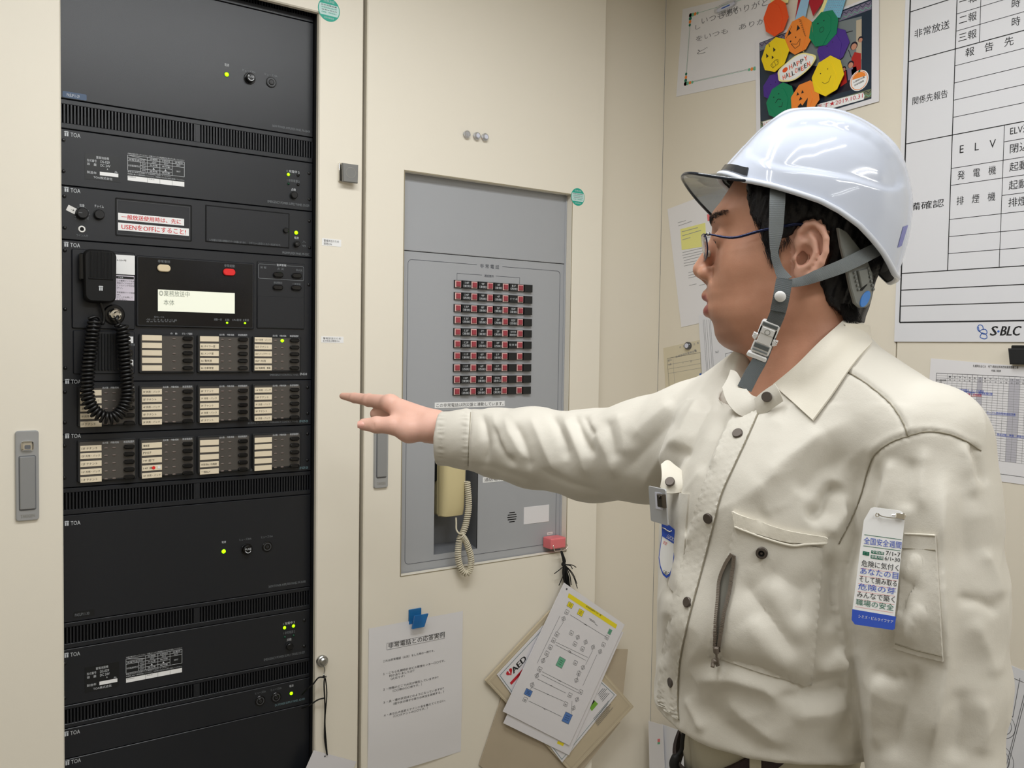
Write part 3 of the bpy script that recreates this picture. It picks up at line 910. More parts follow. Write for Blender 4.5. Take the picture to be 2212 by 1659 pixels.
# --- handheld microphone with its coiled lead
t = thing('handheld_microphone', 'black handheld microphone with coiled lead hanging on the control panel', 'microphone', FR.w(*R(212, 600), .02))
W0 = .026
u0, v1 = R(180, 537, W0); u1 = R(251, 540, W0)[0]; v0 = R(180, 653, W0)[1]
b = MB(FR)
wd_, hh = u1-u0, v1-v0
def mic_ring(w, s, dv=0.0):
    pts = MB.rr(u0+wd_*(1-s)/2, v0+hh*(1-s)/2, u1-wd_*(1-s)/2, v1-hh*(1-s)/2, .012*s, 6)
    return [(x+(0.10*wd_*0 if False else 0)-(x-(u0+u1)/2)*0.10*max(0, (v1-y)/hh-.45), y, w) for x, y in pts]
lv = [mic_ring(w, s) for w, s in ((.004, .90), (.008, .97), (.018, 1.0), (.027, 1.0), (.032, .97), (.034, .92))]
n = len(lv[0]); V = [p for l in lv for p in l]; F = []
for k in range(len(lv)-1):
    for i in range(n): F.append((k*n+i, k*n+(i+1) % n, (k+1)*n+(i+1) % n, (k+1)*n+i))
F.append(tuple(range((len(lv)-1)*n, len(lv)*n))); F.append(tuple(range(n-1, -1, -1)))
b.add(V, F, 'mic_black')
b.build('microphone_body', t, 35)
b = MB(FR)
gv0 = v0+hh*.46
for k in range(17):
    u = u0+wd_*(.16+.68*k/16)
    b.box(u-.0006, gv0, u+.0006, v1-hh*.05, .034, .0352, 'mic_black')
b.box(u0+wd_*.13, gv0-.002, u1-wd_*.13, gv0, .034, .0356, 'mic_black', .0005)
b.build('grille', t)
b = MB(FR); cu, cv = (u0+u1)/2, v0+hh*.27
b.flat([(cu-.003, cv-.004), (cu-.0006, cv-.004), (cu-.0006, cv+.002), (cu-.003, cv+.002)], .0343, 'print_white'); b.flat([(cu+.0006, cv-.004), (cu+.003, cv-.004), (cu+.003, cv+.002), (cu+.0006, cv+.002)], .0343, 'print_white'); b.flat([(cu-.0042, cv+.0027), (cu+.0042, cv+.0027), (cu+.003, cv+.0045), (cu-.003, cv+.0045)], .0343, 'print_white')
b.build('maker_mark', t, label='small white mark')
b = MB(FR); b.rrect(u0-.006, v0+hh*.42, u0+.004, v1-hh*.08, .003, .012, .024, 'gloss_black', .002); b.build('talk_switch', t, 30)
cu2, cv2 = R(245, 680)
b = MB(FR); b.cyl(cu2, cv2, .0195, .004, .0075, 'gloss_black', .0025, 32); b.cyl(cu2, cv2, .012, .007, .009, 'slot_black', .0005, 28); b.build('socket_ring', t, 30)
b = MB(FR); b.cyl(cu2, cv2, .0115, .008, .02, 'chrome', .003, 28); b.cyl(cu2+.001, cv2-.001, .007, .019, .03, 'chrome', .002, 24); b.build('plug', t, 30, label='shiny metal plug')
path = [(205, 690, .03), (197, 740, .03), (191, 790, .03), (188, 840, .03), (193, 870, .032), (205, 889, .034), (222, 900, .036), (240, 903, .036), (257, 893, .034), (271, 872, .032), (275, 845, .031), (272, 800, .03), (269, 760, .03), (266, 722, .03), (262, 702, .03)]
cp = spline([(*R(x, y, w), w) for x, y, w in path], 900)
seg = np.r_[0, np.cumsum(np.linalg.norm(np.diff(cp, axis=0), axis=1))]
tn = np.gradient(cp, axis=0); tn /= np.linalg.norm(tn, axis=1, keepdims=True)
nx = np.cross(tn, (0, 0, 1.0)); nx /= np.linalg.norm(nx, axis=1, keepdims=True); ny = np.cross(tn, nx)
ph = 2*math.pi*seg/.0073
hel = cp+.0098*(np.cos(ph)[:, None]*nx+np.sin(ph)[:, None]*ny)
lead = spline([(cu2+.002, cv2-.003, .03), (*R(252, 690, .034), .034), (*R(258, 699, .033), .033), tuple(hel[-1])], 14)
tail = spline([tuple(hel[0]), (*R(211, 684, .026), .024), (*R(222, 700, .02), .018), (*R(225, 680, .02), .017), (*R(218, 655, .02), .019), (*R(214, 642, .02), .02)], 30)
b = MB(FR)
b.tube(np.vstack([tail[::-1][:-1], hel, lead[::-1][1:]]), .0029, 'rubber_black', 7)
b.build('coiled_lead', t, True)

# --- small things on the cabinet frame
def round_sticker(x, y, r, label, w=0.0):
    u, v = A_(x, y)
    t = thing('inspection_sticker', label, 'sticker', FA.w(u, v, 0), 'round green inspection stickers')
    b = MB(FA)
    b.cyl(u, v, r, w, w+.0005, 'stamp_green', 0, 40)
    b.flat([(u+r*.93*math.cos(a), v+r*.93*math.sin(a)) for a in np.linspace(math.radians(-33), math.radians(28), 10)]+[(u+r*.93*math.cos(a), v+r*.93*math.sin(a)) for a in np.linspace(math.radians(152), math.radians(213), 10)], w+.0007, 'stamp_pale')
    b.text('点検済証', u-r*.5, v+r*.58, u+r*.5, v+r*.8, w+.0008, 'stamp_pale')
    for k, s in enumerate(('自家発電設備', '非常放送設備点検', '令和6年5月', '点検者　消防設備士')):
        b.text(s, u-r*.7, v+r*(.26-.2*k), u+r*.7, v+r*(.38-.2*k), w+.0009, 'stamp_green' if k % 2 else 'ink_grey')
    b.text('消防設備協会', u-r*.45, v-r*.78, u+r*.45, v-r*.64, w+.0008, 'stamp_pale')
    b.build('sticker_disc', t)
round_sticker(710.5, 21, .0245, 'round green inspection sticker at the top corner of the rack opening')
round_sticker(1248, 425.5, .0222, 'round green inspection sticker at the grey telephone panel corner')
for x0, y0, x1, y1, s1, s2, lb_ in ((695.5, 514.5, 737, 530, '警備放送のため', '常時ON', 'small white two-line label on the cabinet frame, level with the red worded strips'), (694, 726.5, 742, 740, '警報放送のため', 'B1F共用は常時ON', 'small white two-line label on the cabinet frame, level with the selector blocks')):
    u0, v1 = A_(x0, y0); u1 = A_(x1, y0)[0]; v0 = A_(x0, y1)[1]
    t = tag(MB(FA).box(u0, v0, u1, v1, 0, .0004, 'label_white').text(s1, u0+.004, (v0+v1)/2+.0003, u0+(u1-u0)*.88, v1-.0018, .0006, 'ink_grey').text(s2, u0+.004, v0+.0014, u0+(u1-u0)*(.5 if len(s2) < 6 else .8), (v0+v1)/2-.0008, .0006, 'ink_grey').build('paper_label'), lb_, 'label')
# square magnetic clip
u0, v0 = A_(730, 394); u1, v1 = A_(766, 357)
t = thing('magnet_clip', 'square grey magnetic clip with nothing in it, on the cabinet frame', 'clip', FA.w((u0+u1)/2, v0, 0))
b = MB(FA); b.rrect(u0, v0+.002, u1-.004, v1, .002, 0, .006, 'chrome', .001); b.build('back_plate', t, 30)
b = MB(FA); b.poly([(u0+.004, v0), (u1, v0), (u1+.001, v1-.002), (u0+.002, v1-.002)], .012, .018, 'clip_grey', .002); b.ring((u0+u1)/2+.002, (v0+v1)/2, .0105, .0115, .0182, 'steel', 28); b.box(u0+.006, v1-.012, u1-.004, v1-.004, .005, .014, 'clip_grey'); b.build('jaw', t, 30)
# three clear magnets
for k, (x, y) in enumerate(((1006.5, 291), (1028, 294.5), (1045.5, 297))):
    u, v = A_(x, y)
    t = thing('clear_magnet', ('clear round magnet, the see-through one at the left end of three', 'clear round magnet with white core, between the two others', 'clear round magnet with white core, at the right end of three')[k], 'magnet', FA.w(u, v, 0), 'clear magnets above the telephone panel')
    b = MB(FA); b.cyl(u, v, .0086, .0002, .0095, 'acrylic_clear', .002, 26); b.build('clear_body', t, 35)
    b = MB(FA); b.cyl(u, v, .0052, .0094, .0105, 'acrylic_core' if k else 'acrylic_clear', .0004, 22); b.build('core', t, 35)
# hook magnet with its black cord
hu, hv = A_(694.5, 1427)
t = thing('magnet_hook', 'round metal magnet hook low on the cabinet frame', 'hook', FA.w(hu, hv, 0))
b = MB(FA); b.cyl(hu, hv, .0125, 0, .009, 'steel', .002, 28); b.cyl(hu+.001, hv, .0085, .009, .013, 'steel', .003, 28); b.build('magnet_disc', t, 35)
b = MB(FA); b.tube(spline([(hu+.001, hv-.008, .011), (hu+.003, hv-.018, .010), (hu+.001, hv-.027, .011), (hu-.002, hv-.031, .016), (hu, hv-.031, .021), (hu+.003, hv-.027, .022)], 24), .0013, 'steel', 8); b.build('wire_hook', t, True)
b = MB(FA)
hk = (hu, hv-.031, .0175)
def AP(x, y, w): return (*A_(x, y, w), w)
b.tube(spline([hk, AP(688, 1464, .018), AP(676, 1478, .014), AP(662, 1490, .004), AP(652, 1501, -.02)], 24), .0016, 'cord_black', 7)
b.tube(spline([hk, AP(700, 1480, .018), AP(702, 1530, .01), AP(701, 1590, .006), AP(706, 1628, .005)], 24), .0016, 'cord_black', 7)
b.tube(spline([hk, AP(703, 1466, .018), AP(706, 1500, .012), AP(702, 1560, .008), AP(707, 1631, .005)], 24), .0013, 'cord_black', 7)
b.tube(spline([AP(700, 1508, .014), AP(686, 1512, .010), AP(668, 1524, .001), AP(652, 1530, -.02)], 20), .0016, 'cord_black', 7)
b.cyl(hk[0]-.001, hk[1]+.001, .003, hk[2]-.003, hk[2]+.003, 'cord_black', .001, 12)
tag(b.build('black_cord', None, True, origin=FA.w(*hk)), 'thin black cord looped on the magnet hook beside the rack', 'cord')
fc = FA.sub(*A_(700, 1626), .002, math.radians(-27))
b = MB(fc); b.box(-.028, -.19, .085, .0, 0, .0008, 'laminate'); b.cyl(.004, -.006, .002, .0008, .001, 'ink_grey', 0, 12)
tag(b.build('hanging_card'), 'white laminated card hanging from the black cord at the photo bottom edge', 'card')
# ------------------------------------------------------------------ emergency telephone cabinet
PR = .024
FP = Frame((0, PR, 0), (1, 0, 0), (0, 0, 1))
G = FP.px
TL_, TT_ = A_(870, 800)[0], A_(877, 369)[1]
TR_, TB_ = A_(1229.5, 800)[0], (A_(864, 1247)[1]+A_(1222.7, 1188.7)[1])/2
t = thing('telephone_cabinet', 'cream steel cabinet with a recessed grey emergency telephone panel', 'cabinet', (1.1, .25, 0))
b = MB(FA)
b.holed((SEAM_R, .08, CAB2_R, CAB_TOP), (TL_, TB_, TR_, TT_), -.02, 0, 'cream_paint', .002)
b.frame(TL_-.0006, TB_-.0006, TR_+.0006, TT_+.0006, .0022, .0003, 'cream_trim')
b.build('door_frame', t)
b = MB(FA)
b.box(SEAM_R, 0, CAB2_R, .08, -.5, -.02, 'cream_paint')
b.box(SEAM_R-.001, .08, SEAM_R+.012, CAB_TOP, -.5, -.0205, 'cream_trim')
b.box(CAB2_R-.015, .08, CAB2_R, CAB_TOP, -.5, -.0205, 'cream_paint')
b.box(SEAM_R, CAB_TOP-.02, CAB2_R, CAB_TOP, -.5, -.0205, 'cream_paint')
b.box(SEAM_R, .08, CAB2_R, CAB_TOP, -.5, -.48, 'cream_paint')
b.build('cabinet_body', t)
latch(t, 806, 866, 838, 1055, False)

SV = G(878, 541.4)[1]
NL, NR = G(938.5, 1040)[0], G(1033, 1000)[0]
NT, NB = G(1034, 885)[1], G(933, 1199)[1]
ND = .055
pn = thing('emergency_intercom', 'grey emergency telephone console with rows of red square buttons', 'intercom', FP.w((TL_+TR_)/2, TB_, 0))
b = MB(FP)
x0, x1 = TL_-.004, TR_+.004
b.box(x0, SV+.0008, x1, TT_+.004, -.003, .0008, 'grey_panel', .0008)
# lower plate around the handset niche
b.box(x0, NT, x1, SV-.0008, -.003, 0, 'grey_panel')
b.box(x0, TB_-.004, x1, NB, -.003, 0, 'grey_panel')
b.box(x0, NB, NL, NT, -.003, 0, 'grey_panel')
b.box(NR, NB, x1, NT, -.003, 0, 'grey_panel')
b.box(TR_-.004, TB_-.004, TR_+.004, TT_+.004, 0, .0035, 'grey_panel', .001)
# engraved lines and lettering
w = .0004
L0, L1 = G(880.6, 620)[0], G(1209.5, 605)[0]
V1, V0 = G(890, 560.6)[1], G(880, 1219)[1]
m0, m1 = G(1030, 573)[0], G(1085, 577)[0]
pts = MB.rr(L0, V0, L1, V1, .010, 6)
k0 = max(range(len(pts)), key=lambda i: (pts[i][1], pts[i][0]))
b.pline(pts[7:13][:1]+pts[7:14], .0009, w, 'line_grey')
def seg_rr():
    r = .010
    arc = lambda cx, cy, a0: [(cx+r*math.cos(math.radians(a0+90*i/6)), cy+r*math.sin(math.radians(a0+90*i/6))) for i in range(7)]
    return [(m0, V1)]+[(L0+r, V1)]+arc(L0+r, V1-r, 90)[0:]+[(L0, V0+r)]+arc(L0+r, V0+r, 180)+[(L1-r, V0)]+arc(L1-r, V0+r, 270)+[(L1, V1-r)]+arc(L1-r, V1-r, 0)+[(m1, V1)]
b.pline(seg_rr(), .0009, w, 'line_grey')
PT(b, '非 常 電 話', 1037, 578.5, 1078, 9, 'line_grey', w, fr=FP)
kx0, kx1 = G(987, 595)[0], G(1122.6, 602)[0]
kv = G(987, 590.3)[1]
b.pline([(kx0, kv-.016), (kx0, kv), (G(1041, 595)[0], kv)], .0008, w, 'line_grey'); b.pline([(G(1070.5, 598)[0], kv), (kx1, kv), (kx1, kv-.016)], .0008, w, 'line_grey')
PT(b, '通話箇所', 1046, 598.3, 1066.7, 5.5, 'line_grey', w, fr=FP)
# sounder slots
su, sv = G(1106, 1117)
for k in range(5):
    dv = (k-2)*.0058
    hw = math.sqrt(max(0, .0145**2-dv**2))
    b.rrect(su-hw, sv+dv-.0012, su+hw, sv+dv+.0012, .0012, 0, .0003, 'slot_black')
b.build('panel_plate', pn)
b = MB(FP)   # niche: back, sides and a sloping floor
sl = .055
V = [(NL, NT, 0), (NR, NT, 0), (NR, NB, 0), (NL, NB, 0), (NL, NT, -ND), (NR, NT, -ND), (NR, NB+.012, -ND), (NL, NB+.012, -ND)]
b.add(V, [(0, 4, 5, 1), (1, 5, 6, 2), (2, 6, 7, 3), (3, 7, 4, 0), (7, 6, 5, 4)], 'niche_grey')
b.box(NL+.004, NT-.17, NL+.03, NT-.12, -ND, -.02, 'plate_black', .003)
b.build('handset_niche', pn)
b = MB(FP)
for x0_, y0_, x1_, y1_, s in ((939, 869.8, 1090, 882, 'この非常電話は防災盤と連動しています。'), (1043, 1031, 1172, 1043, '通話場所を選択してください。')):
    u0, v1 = G(x0_, y0_); u1 = G(x1_, y0_)[0]; v0 = G(x0_, y1_)[1]
    q = MB(FP); q.box(u0, v0, u1, v1, 0, .0006, 'label_white'); q.text(s, u0+.004, v0+.0022, u1-.004, v1-.0022, .0008, 'ink_black')
    q.build('label_strip', pn, label='white strip lettered in black')
u0, v1 = G(1131.7, 1096); u1 = G(1186, 1094)[0]; v0 = G(1131.7, 1133)[1]
q = MB(FP); q.box(u0, v0, u1, v1, 0, .0008, 'paper_white', .0003); q.build('blank_card', pn, label='blank white card')
u0, v1 = G(1182, 1150.5); u1 = G(1193.5, 1149)[0]
q = MB(FP); q.box(u0, v1-.0065, u1, v1, 0, .0005, 'sticker_white'); q.text('個別', u0+.002, v1-.005, u1-.002, v1-.0015, .0007, 'ink_faint'); q.build('small_label', pn)
# call buttons and name plates
CX = [G(x, 618)[0] for x in (987.5, 1022, 1056.3, 1089.5, 1122.5)]
cp_ = (CX[4]-CX[0])/4
CX = [CX[0]+cp_*k for k in range(5)]
PX = [c+cp_*.5 for c in CX]
RV = [G(987.5, y)[1] for y in (613.8, 640.2, 665.8, 691.2, 717.3, 743, 768.7, 794.3, 819.9, 845.5)]
rp_ = (RV[0]-RV[9])/9
RV = [RV[0]-rp_*k for k in range(10)]
E_, W__ = '（東側）', '（西側）'
TX = [('14F', E_, '9F', E_, '4F', E_, 'B1F', W__), ('14F', W__, '9F', W__, '4F', W__, 'ボーデン機', ''), ('13F', E_, '8F', E_, '3F', E_, 'B2F', E_), ('13F', W__, '8F', W__, '3F', W__, 'B2F', W__), ('12F', E_, '7F', E_, '2F', E_, 'B2F冷凍', '機械室内'), ('12F', W__, '7F', W__, '2F', W__, '駐 車 場', ''), ('11F', E_, '6F', E_, '1F', E_, '', ''), ('11F', W__, '6F', W__, '1F', W__, '', ''), ('10F', E_, '5F', E_, '消防連結', '送水口', '', ''), ('10F', W__, '5F', W__, 'B1F', E_, '', '')]
bh = rp_*.315
proto = None
for i, v in enumerate(RV):
    for j in range(5):
        at = FP.w(CX[j], v, 0)
        if proto is None:
            q = MB(FP); u = CX[j]
            q.box(u-cp_*.205, v-bh*1.03, u+cp_*.205, v+bh*1.03, 0, .004, 'plate_black', .0004)
            q.box(u-cp_*.18, v-bh*.90, u+cp_*.18, v+bh*.90, .004, .0052, 'button_rim', .0003)
            q.box(u-cp_*.125, v-bh*.66, u+cp_*.125, v+bh*.66, .005, .0085, 'button_red', .001)
            proto = q.build('call_button', pn, origin=at)
        else:
            copy_part(proto, pn, at)
        q = MB(FP); u = PX[j]
        q.box(u-cp_*.27, v-bh*1.03, u+cp_*.27, v+bh*1.03, 0, .0075, 'plate_black', .0006)
        a, e = (TX[i][2*j:2*j+2] if j < 4 else ('', ''))
        if a and e:
            hw = cp_*(.17 if len(a) < 4 else .23)
            q.text(a, u-hw*(.55 if len(a) < 3 else .75), v+bh*.16, u+hw*(.55 if len(a) < 3 else .75), v+bh*.70, .0078, 'print_white')
            q.text(e, u-cp_*.23, v-bh*.72, u+cp_*.23, v-bh*.08, .0078, 'print_white')
        elif a:
            q.text(a, u-cp_*.24, v-bh*.3, u+cp_*.24, v+bh*.3, .0078, 'print_white')
        q.build('name_plate', pn)

# --- handset
Hh = lambda x, y, w: FP.px(x, y, w)
t = thing('telephone_handset', 'cream telephone handset with coiled cord in the grey panel niche', 'telephone', FP.w(*Hh(985, 1060, .0), 0))
WF = .022
u0, v0 = Hh(961.5, 1121, WF); u1 = Hh(1009.5, 1060, WF)[0]; v1 = Hh(985, 897, WF)[1]
def slab_r(b, prof, uu0, uu1, m):
    """rounded slab whose front follows prof = [(v, w), ...]"""
    n = len(prof); V = []; F = []
    secs = [(uu0, .012, .90), (uu0+.004, .004, .97), (uu0+.010, 0, 1), (uu1-.010, 0, 1), (uu1-.004, .004, .97), (uu1, .012, .90)]
    vm = (prof[0][0]+prof[-1][0])/2
    for u, d, s in secs:
        for v, w in prof: V.append((u, vm+(v-vm)*(1-(1-s)*.12), w-d))
        V.append((u, vm+(prof[-1][0]-vm)*(1-(1-s)*.12), -.012)); V.append((u, vm+(prof[0][0]-vm)*(1-(1-s)*.12), -.012))
    k = n+2
    for i in range(len(secs)-1):
        for j in range(k): F.append((i*k+j, i*k+(j+1) % k, (i+1)*k+(j+1) % k, (i+1)*k+j))
    F.append(tuple(range(k-1, -1, -1))); F.append(tuple((len(secs)-1)*k+j for j in range(k)))
    b.add(V, F, m)
b = MB(FP)
H_ = v1-v0
slab_r(b, [(v0, .004), (v0+.003, .014), (v0+H_*.1, .020), (v0+H_*.3, .0225), (v0+H_*.5, .0235), (v0+H_*.7, .0225), (v0+H_*.9, .020), (v1-.003, .014), (v1, .004)], u0, u1, 'phone_cream')
b.build('handset_front', t, 35)
b = MB(FP)
b.rrect(u0+.001, v0+.001, u1-.004, v1-.001, .006, -.040, -.014, 'phone_cream', .004)
b.rrect(u0+.003, v0+.003, u1-.006, v1-.003, .005, -.015, -.008, 'slot_black')
b.box(u0+.006, v0+H_*.25, u1-.012, v0+H_*.75, -ND, -.03, 'plate_black', .003)
b.build('handset_back', t, 35)
PW = [(1009, 1040, .0), (1012, 1075, .003), (1012, 1100, .006), (1006, 1133, .010), (1000, 1150, .012), (993, 1165, .013), (990.5, 1180, .013), (989.5, 1205, .014), (996, 1229, .016), (1007, 1239, .018), (1016, 1228, .018), (1017.5, 1208, .017), (1013, 1188, .016), (1005, 1168, .015), (996, 1156, .018)]
cpts = spline([(*Hh(x, y, w+.024), w+.024) for x, y, w in PW], 1100)
seg = np.r_[0, np.cumsum(np.linalg.norm(np.diff(cpts, axis=0), axis=1))]
tn = np.gradient(cpts, axis=0); tn /= np.linalg.norm(tn, axis=1, keepdims=True)
nx = np.cross(tn, (0, 0, 1.0)); nx /= np.linalg.norm(nx, axis=1, keepdims=True); ny = np.cross(tn, nx)
ph = 2*math.pi*seg/.0050
hel = cpts+.0062*(np.cos(ph)[:, None]*nx+np.sin(ph)[:, None]*ny)
tail = spline([tuple(hel[-1]), (*Hh(991, 1152, .042), .044), (*Hh(986, 1144, .036), .036), (*Hh(985.5, 1130, .02), .02), (*Hh(986, 1119, .012), .010)], 30)
b = MB(FP); b.tube(np.vstack([hel, tail[1:]]), .0021, 'phone_cord', 7); b.build('coiled_cord', t, True)

# --- pink magnet clip and the cards hanging under it
u0, v0 = A_(1183.5, 1189); u1, v1 = A_(1216, 1158)
t = thing('magnet_clip', 'pink magnetic clip at the lower corner of the grey panel, holding black cords', 'clip', FA.w((u0+u1)/2, v0, 0))
b = MB(FA); b.rrect(u0, v0+.004, u1, v1, .003, -.02, .014, 'magnet_pink', .003); b.build('magnet_block', t, 30)
b = MB(FA)
b.tube(spline([(u0+.004, v0+.016, .016), (u0+.007, v0+.004, .018), (u0+.011, v0, .018), (u1-.010, v0, .018), (u1-.002, v0+.003, .018), (u1+.002, v0+.008, .017), (u1, v0+.014, .016)], 30), .0011, 'chrome', 7)
b.build('wire_bail', t, True)
b = MB(FA)
cx, cvv = A_(1204, 1189)
bx, bv = A_(1221, 1264)
kn = A_(1209, 1216)
for k in range(24):
    a = rng.uniform(-1, 1); c = rng.uniform(-1, 1)
    b.tube(spline([(cx+.002*a, cvv+.002, .016), (kn[0]+.003*a, kn[1]+.01, .018+.003*c), (kn[0]+.002*a, kn[1], .018+.003*c), ((kn[0]+bx)/2+.009*a, (kn[1]+bv)/2, .016+.005*c), (bx+.009*a, bv+.004*c, .013)], 22), .0014, 'cord_black', 6)
for (x, y) in ((1190, 1237), (1237, 1223), (1229, 1226), (1240, 1268), (1200, 1262), (1239, 1258), (1223, 1279)):
    e = A_(x, y)
    b.tube(spline([(kn[0], kn[1], .020), ((kn[0]+e[0])/2+.002, (kn[1]+e[1])/2+.003, .022), (e[0], e[1], .014)], 12), .0012, 'cord_black', 6)
b.dome(kn[0], kn[1], .006, .014, .009, 'cord_black', 14, 5)
tag(b.build('cord_tassel', None, True, origin=FA.w(*kn, .015)), 'bunch of knotted black cords hanging under the pink clip', 'cord')

def card_frame(tl, tr, bl, w):
    a, c, d = (np.array(A_(*q)) for q in (tl, tr, bl))
    V = (a-d); V /= np.linalg.norm(V)
    U = np.array([V[1], -V[0]])
    return Frame(FA.w(*d, w), U[0]*FA.U+U[1]*FA.V, V[0]*FA.U+V[1]*FA.V)
def quad_card(b, corners, th, m, r=.0):
    pts = [b.fr.px(*c) for c in corners]
    b.poly(pts, 0, th, m)
    return pts
# back to front
cf = card_frame((1120, 1330), (1355, 1402), (1034, 1652), .002)
b = MB(cf); quad_card(b, [(1118, 1400), (1355, 1402), (1338, 1560), (1180, 1760), (1034, 1652)], .003, 'folder_beige'); tag(b.build('clear_folder'), 'worn beige folder hindmost behind the hanging cards', 'folder')
cf = card_frame((1186, 1318), (1366, 1525), (1046, 1469), .0055)
b = MB(cf)
pts = quad_card(b, [(1046, 1469), (1186, 1318), (1366, 1525), (1232, 1668)], .006, 'folder_cream')
c0 = np.mean(pts, 0)
b.pline([tuple(c0+(np.array(p)-c0)*.93) for p in pts], .0011, .0063, 'folder_beige', True)
b.pline([tuple(c0+(np.array(p)-c0)*.965) for p in pts], .0014, .0063, 'paper_old', True)
tag(b.build('card_case'), 'cream plastic case tilted behind the AED sheet', 'folder')
ca = [(1073, 1457), (1172, 1351), (1332, 1501), (1213.5, 1647)]
tl, tr = np.array(A_(*ca[0])), np.array(A_(*ca[1]))
U = (tr-tl)/np.linalg.norm(tr-tl); V = np.array([-U[1], U[0]])
br = np.array(A_(*ca[3]))
cf = Frame(FA.w(*br, .0125), U[0]*FA.U+U[1]*FA.V, V[0]*FA.U+V[1]*FA.V)
b = MB(cf)
pts = quad_card(b, ca, .0012, 'laminate')
c0 = np.mean(pts, 0)
b.pline([tuple(c0+(np.array(p)-c0)*.955) for p in pts], .0012, .0015, 'aed_teal', True)
def FT(b, s, x0, y0, x1, y1, h, m, w=.0016, **k):
    """lettering from photo point to photo point, with height h metres, in the frame of b"""
    u0, v0 = b.fr.px(x0, y0); u1, v1 = b.fr.px(x1, y1)
    b.text(s, u0, v0, u1, v0+h, w, m, **k)
FT(b, 'AED', 1109, 1455, 1137, 1424, .0155, 'ink_black', bold=.0008)
hu_, hv_ = b.fr.px(1100, 1452)
hp = []
for k in range(40):
    a = 2*math.pi*k/40
    hp.append((hu_+.00062*16*math.sin(a)**3, hv_+.00062*(13*math.cos(a)-5*math.cos(2*a)-2*math.cos(3*a)-math.cos(4*a))))
b.flat(hp, .0016, 'aed_red')
b.flat([(hu_-.001, hv_+.006), (hu_+.002, hv_+.006), (hu_+.0002, hv_+.001), (hu_+.0022, hv_+.001), (hu_-.0022, hv_-.006), (hu_-.0004, hv_-.0005), (hu_-.0024, hv_-.0005)], .0018, 'label_white')
FT(b, '自動体外式除細動器', 1118, 1462, 1146, 1431, .004, 'ink_black')
a0, a1 = b.fr.px(1103, 1478), b.fr.px(1140, 1434)
b.flat([(a0[0], a0[1]-.002), (a1[0], a0[1]-.002), (a1[0], a0[1]+.006), (a0[0], a0[1]+.006)], .0016, 'aed_red')
gu, gv = b.fr.px(1281, 1524)
b.flat([(gu-.012, gv-.008), (gu+.014, gv-.008), (gu+.010, gv+.012), (gu-.012, gv+.009)], .0016, 'aed_lime'); b.flat([(gu-.012, gv+.006), (gu+.010, gv+.006), (gu+.010, gv+.014), (gu-.012, gv+.013)], .0017, 'photo_dark')
for k in range(6):
    b.line(gu+.028+.0*k, gv-.014+k*.0055, gu+.058-.004*(k % 3), gv-.014+k*.0055, .0016, .0016, 'ink_grey')
for k in range(7):
    b.line(gu-.02, gv-.030-k*.0045, gu+.045-.006*(k % 3), gv-.030-k*.0045, .0012, .0016, 'ink_grey')
tag(b.build('aed_sheet'), 'laminated AED instruction sheet with red heart, half hidden by the flow chart card', 'sheet')
cf = card_frame((1219, 1272), (1347, 1362), (1086, 1561), .0155)
b = MB(cf); quad_card(b, [(1216, 1275), (1346, 1366), (1228.5, 1631), (1087, 1562)], .0012, 'laminate')
yu, yv = b.fr.px(1210, 1606); b.flat([(yu-.012, yv-.003), (yu+.012, yv-.003), (yu+.012, yv+.004), (yu-.012, yv+.004)], .0014, 'flow_yellow')
tag(b.build('laminated_card'), 'plain laminated card directly behind the flow chart card, showing a yellow tab', 'card')
TLc, TRc, BRc, BLc = (1218, 1258.5), (1348.7, 1349), (1229, 1610), (1086, 1536.6)
cf = card_frame(TLc, TRc, BLc, .0185)
b = MB(cf)
quad_card(b, [TLc, TRc, BRc, BLc], .0014, 'laminate')
w = .0017
C4 = lambda x, y: cf.px(760+x/3.253, 1180+y/3.253)
p = [C4(1522, 328), C4(1862, 550), C4(1850, 578), C4(1514, 358)]
b.flat(p, w, 'flow_yellow')
FT(b, '非常放送操作フロー図', 760+1640/3.253, 1180+425/3.253, 760+1745/3.253, 1180+492/3.253, .0048, 'ink_black', w+.0002)
def fbox(x, y, hw, hh, kind, m=None):
    u, v = C4(x, y)
    if kind == 'r': q = [(u-hw, v-hh), (u+hw, v-hh), (u+hw, v+hh), (u-hw, v+hh)]
    else: q = [(u-hw, v), (u, v-hh), (u+hw, v), (u, v+hh)]
    if m: b.flat(q, w, m)
    b.pline(q, .0008, w+.0001, 'ink_grey', True)
    for k in range(3 if hh > .006 else 2):
        s = .55 if kind == 'r' else .4
        b.line(u-hw*s, v+(k-1)*hh*.42, u+hw*s, v+(k-1)*hh*.42, .0008, w+.0002, 'ink_black')
fbox(1532, 412, .0095, .0062, 'r', 'flow_yellow'); fbox(1605, 465, .0095, .0075, 'r', 'flow_yellow'); fbox(1810, 600, .0058, .0065, 'r', 'flow_green')
fbox(1465, 815, .0115, .012, 'r', 'flow_green'); fbox(1237, 1027, .0115, .0075, 'r', 'flow_blue'); fbox(1510, 1205, .0135, .0125, 'r', 'flow_blue')
for x, y in ((1508, 462), (1438, 618), (1415, 660), (1392, 708), (1368, 752), (1318, 862), (1540, 608), (1565, 685), (1618, 720), (1790, 640), (1765, 690), (1568, 818), (1592, 892), (1606, 1022), (1530, 1045), (1500, 1108), (1215, 1075)): fbox(x, y, .0062, .0052, 'r')
for x, y in ((1485, 508), (1342, 802), (1297, 908), (1265, 972), (1585, 638), (1640, 672), (1692, 708), (1742, 738), (1622, 850), (1575, 940), (1580, 1075), (1555, 1135)): fbox(x, y, .0075, .0068, 'd')
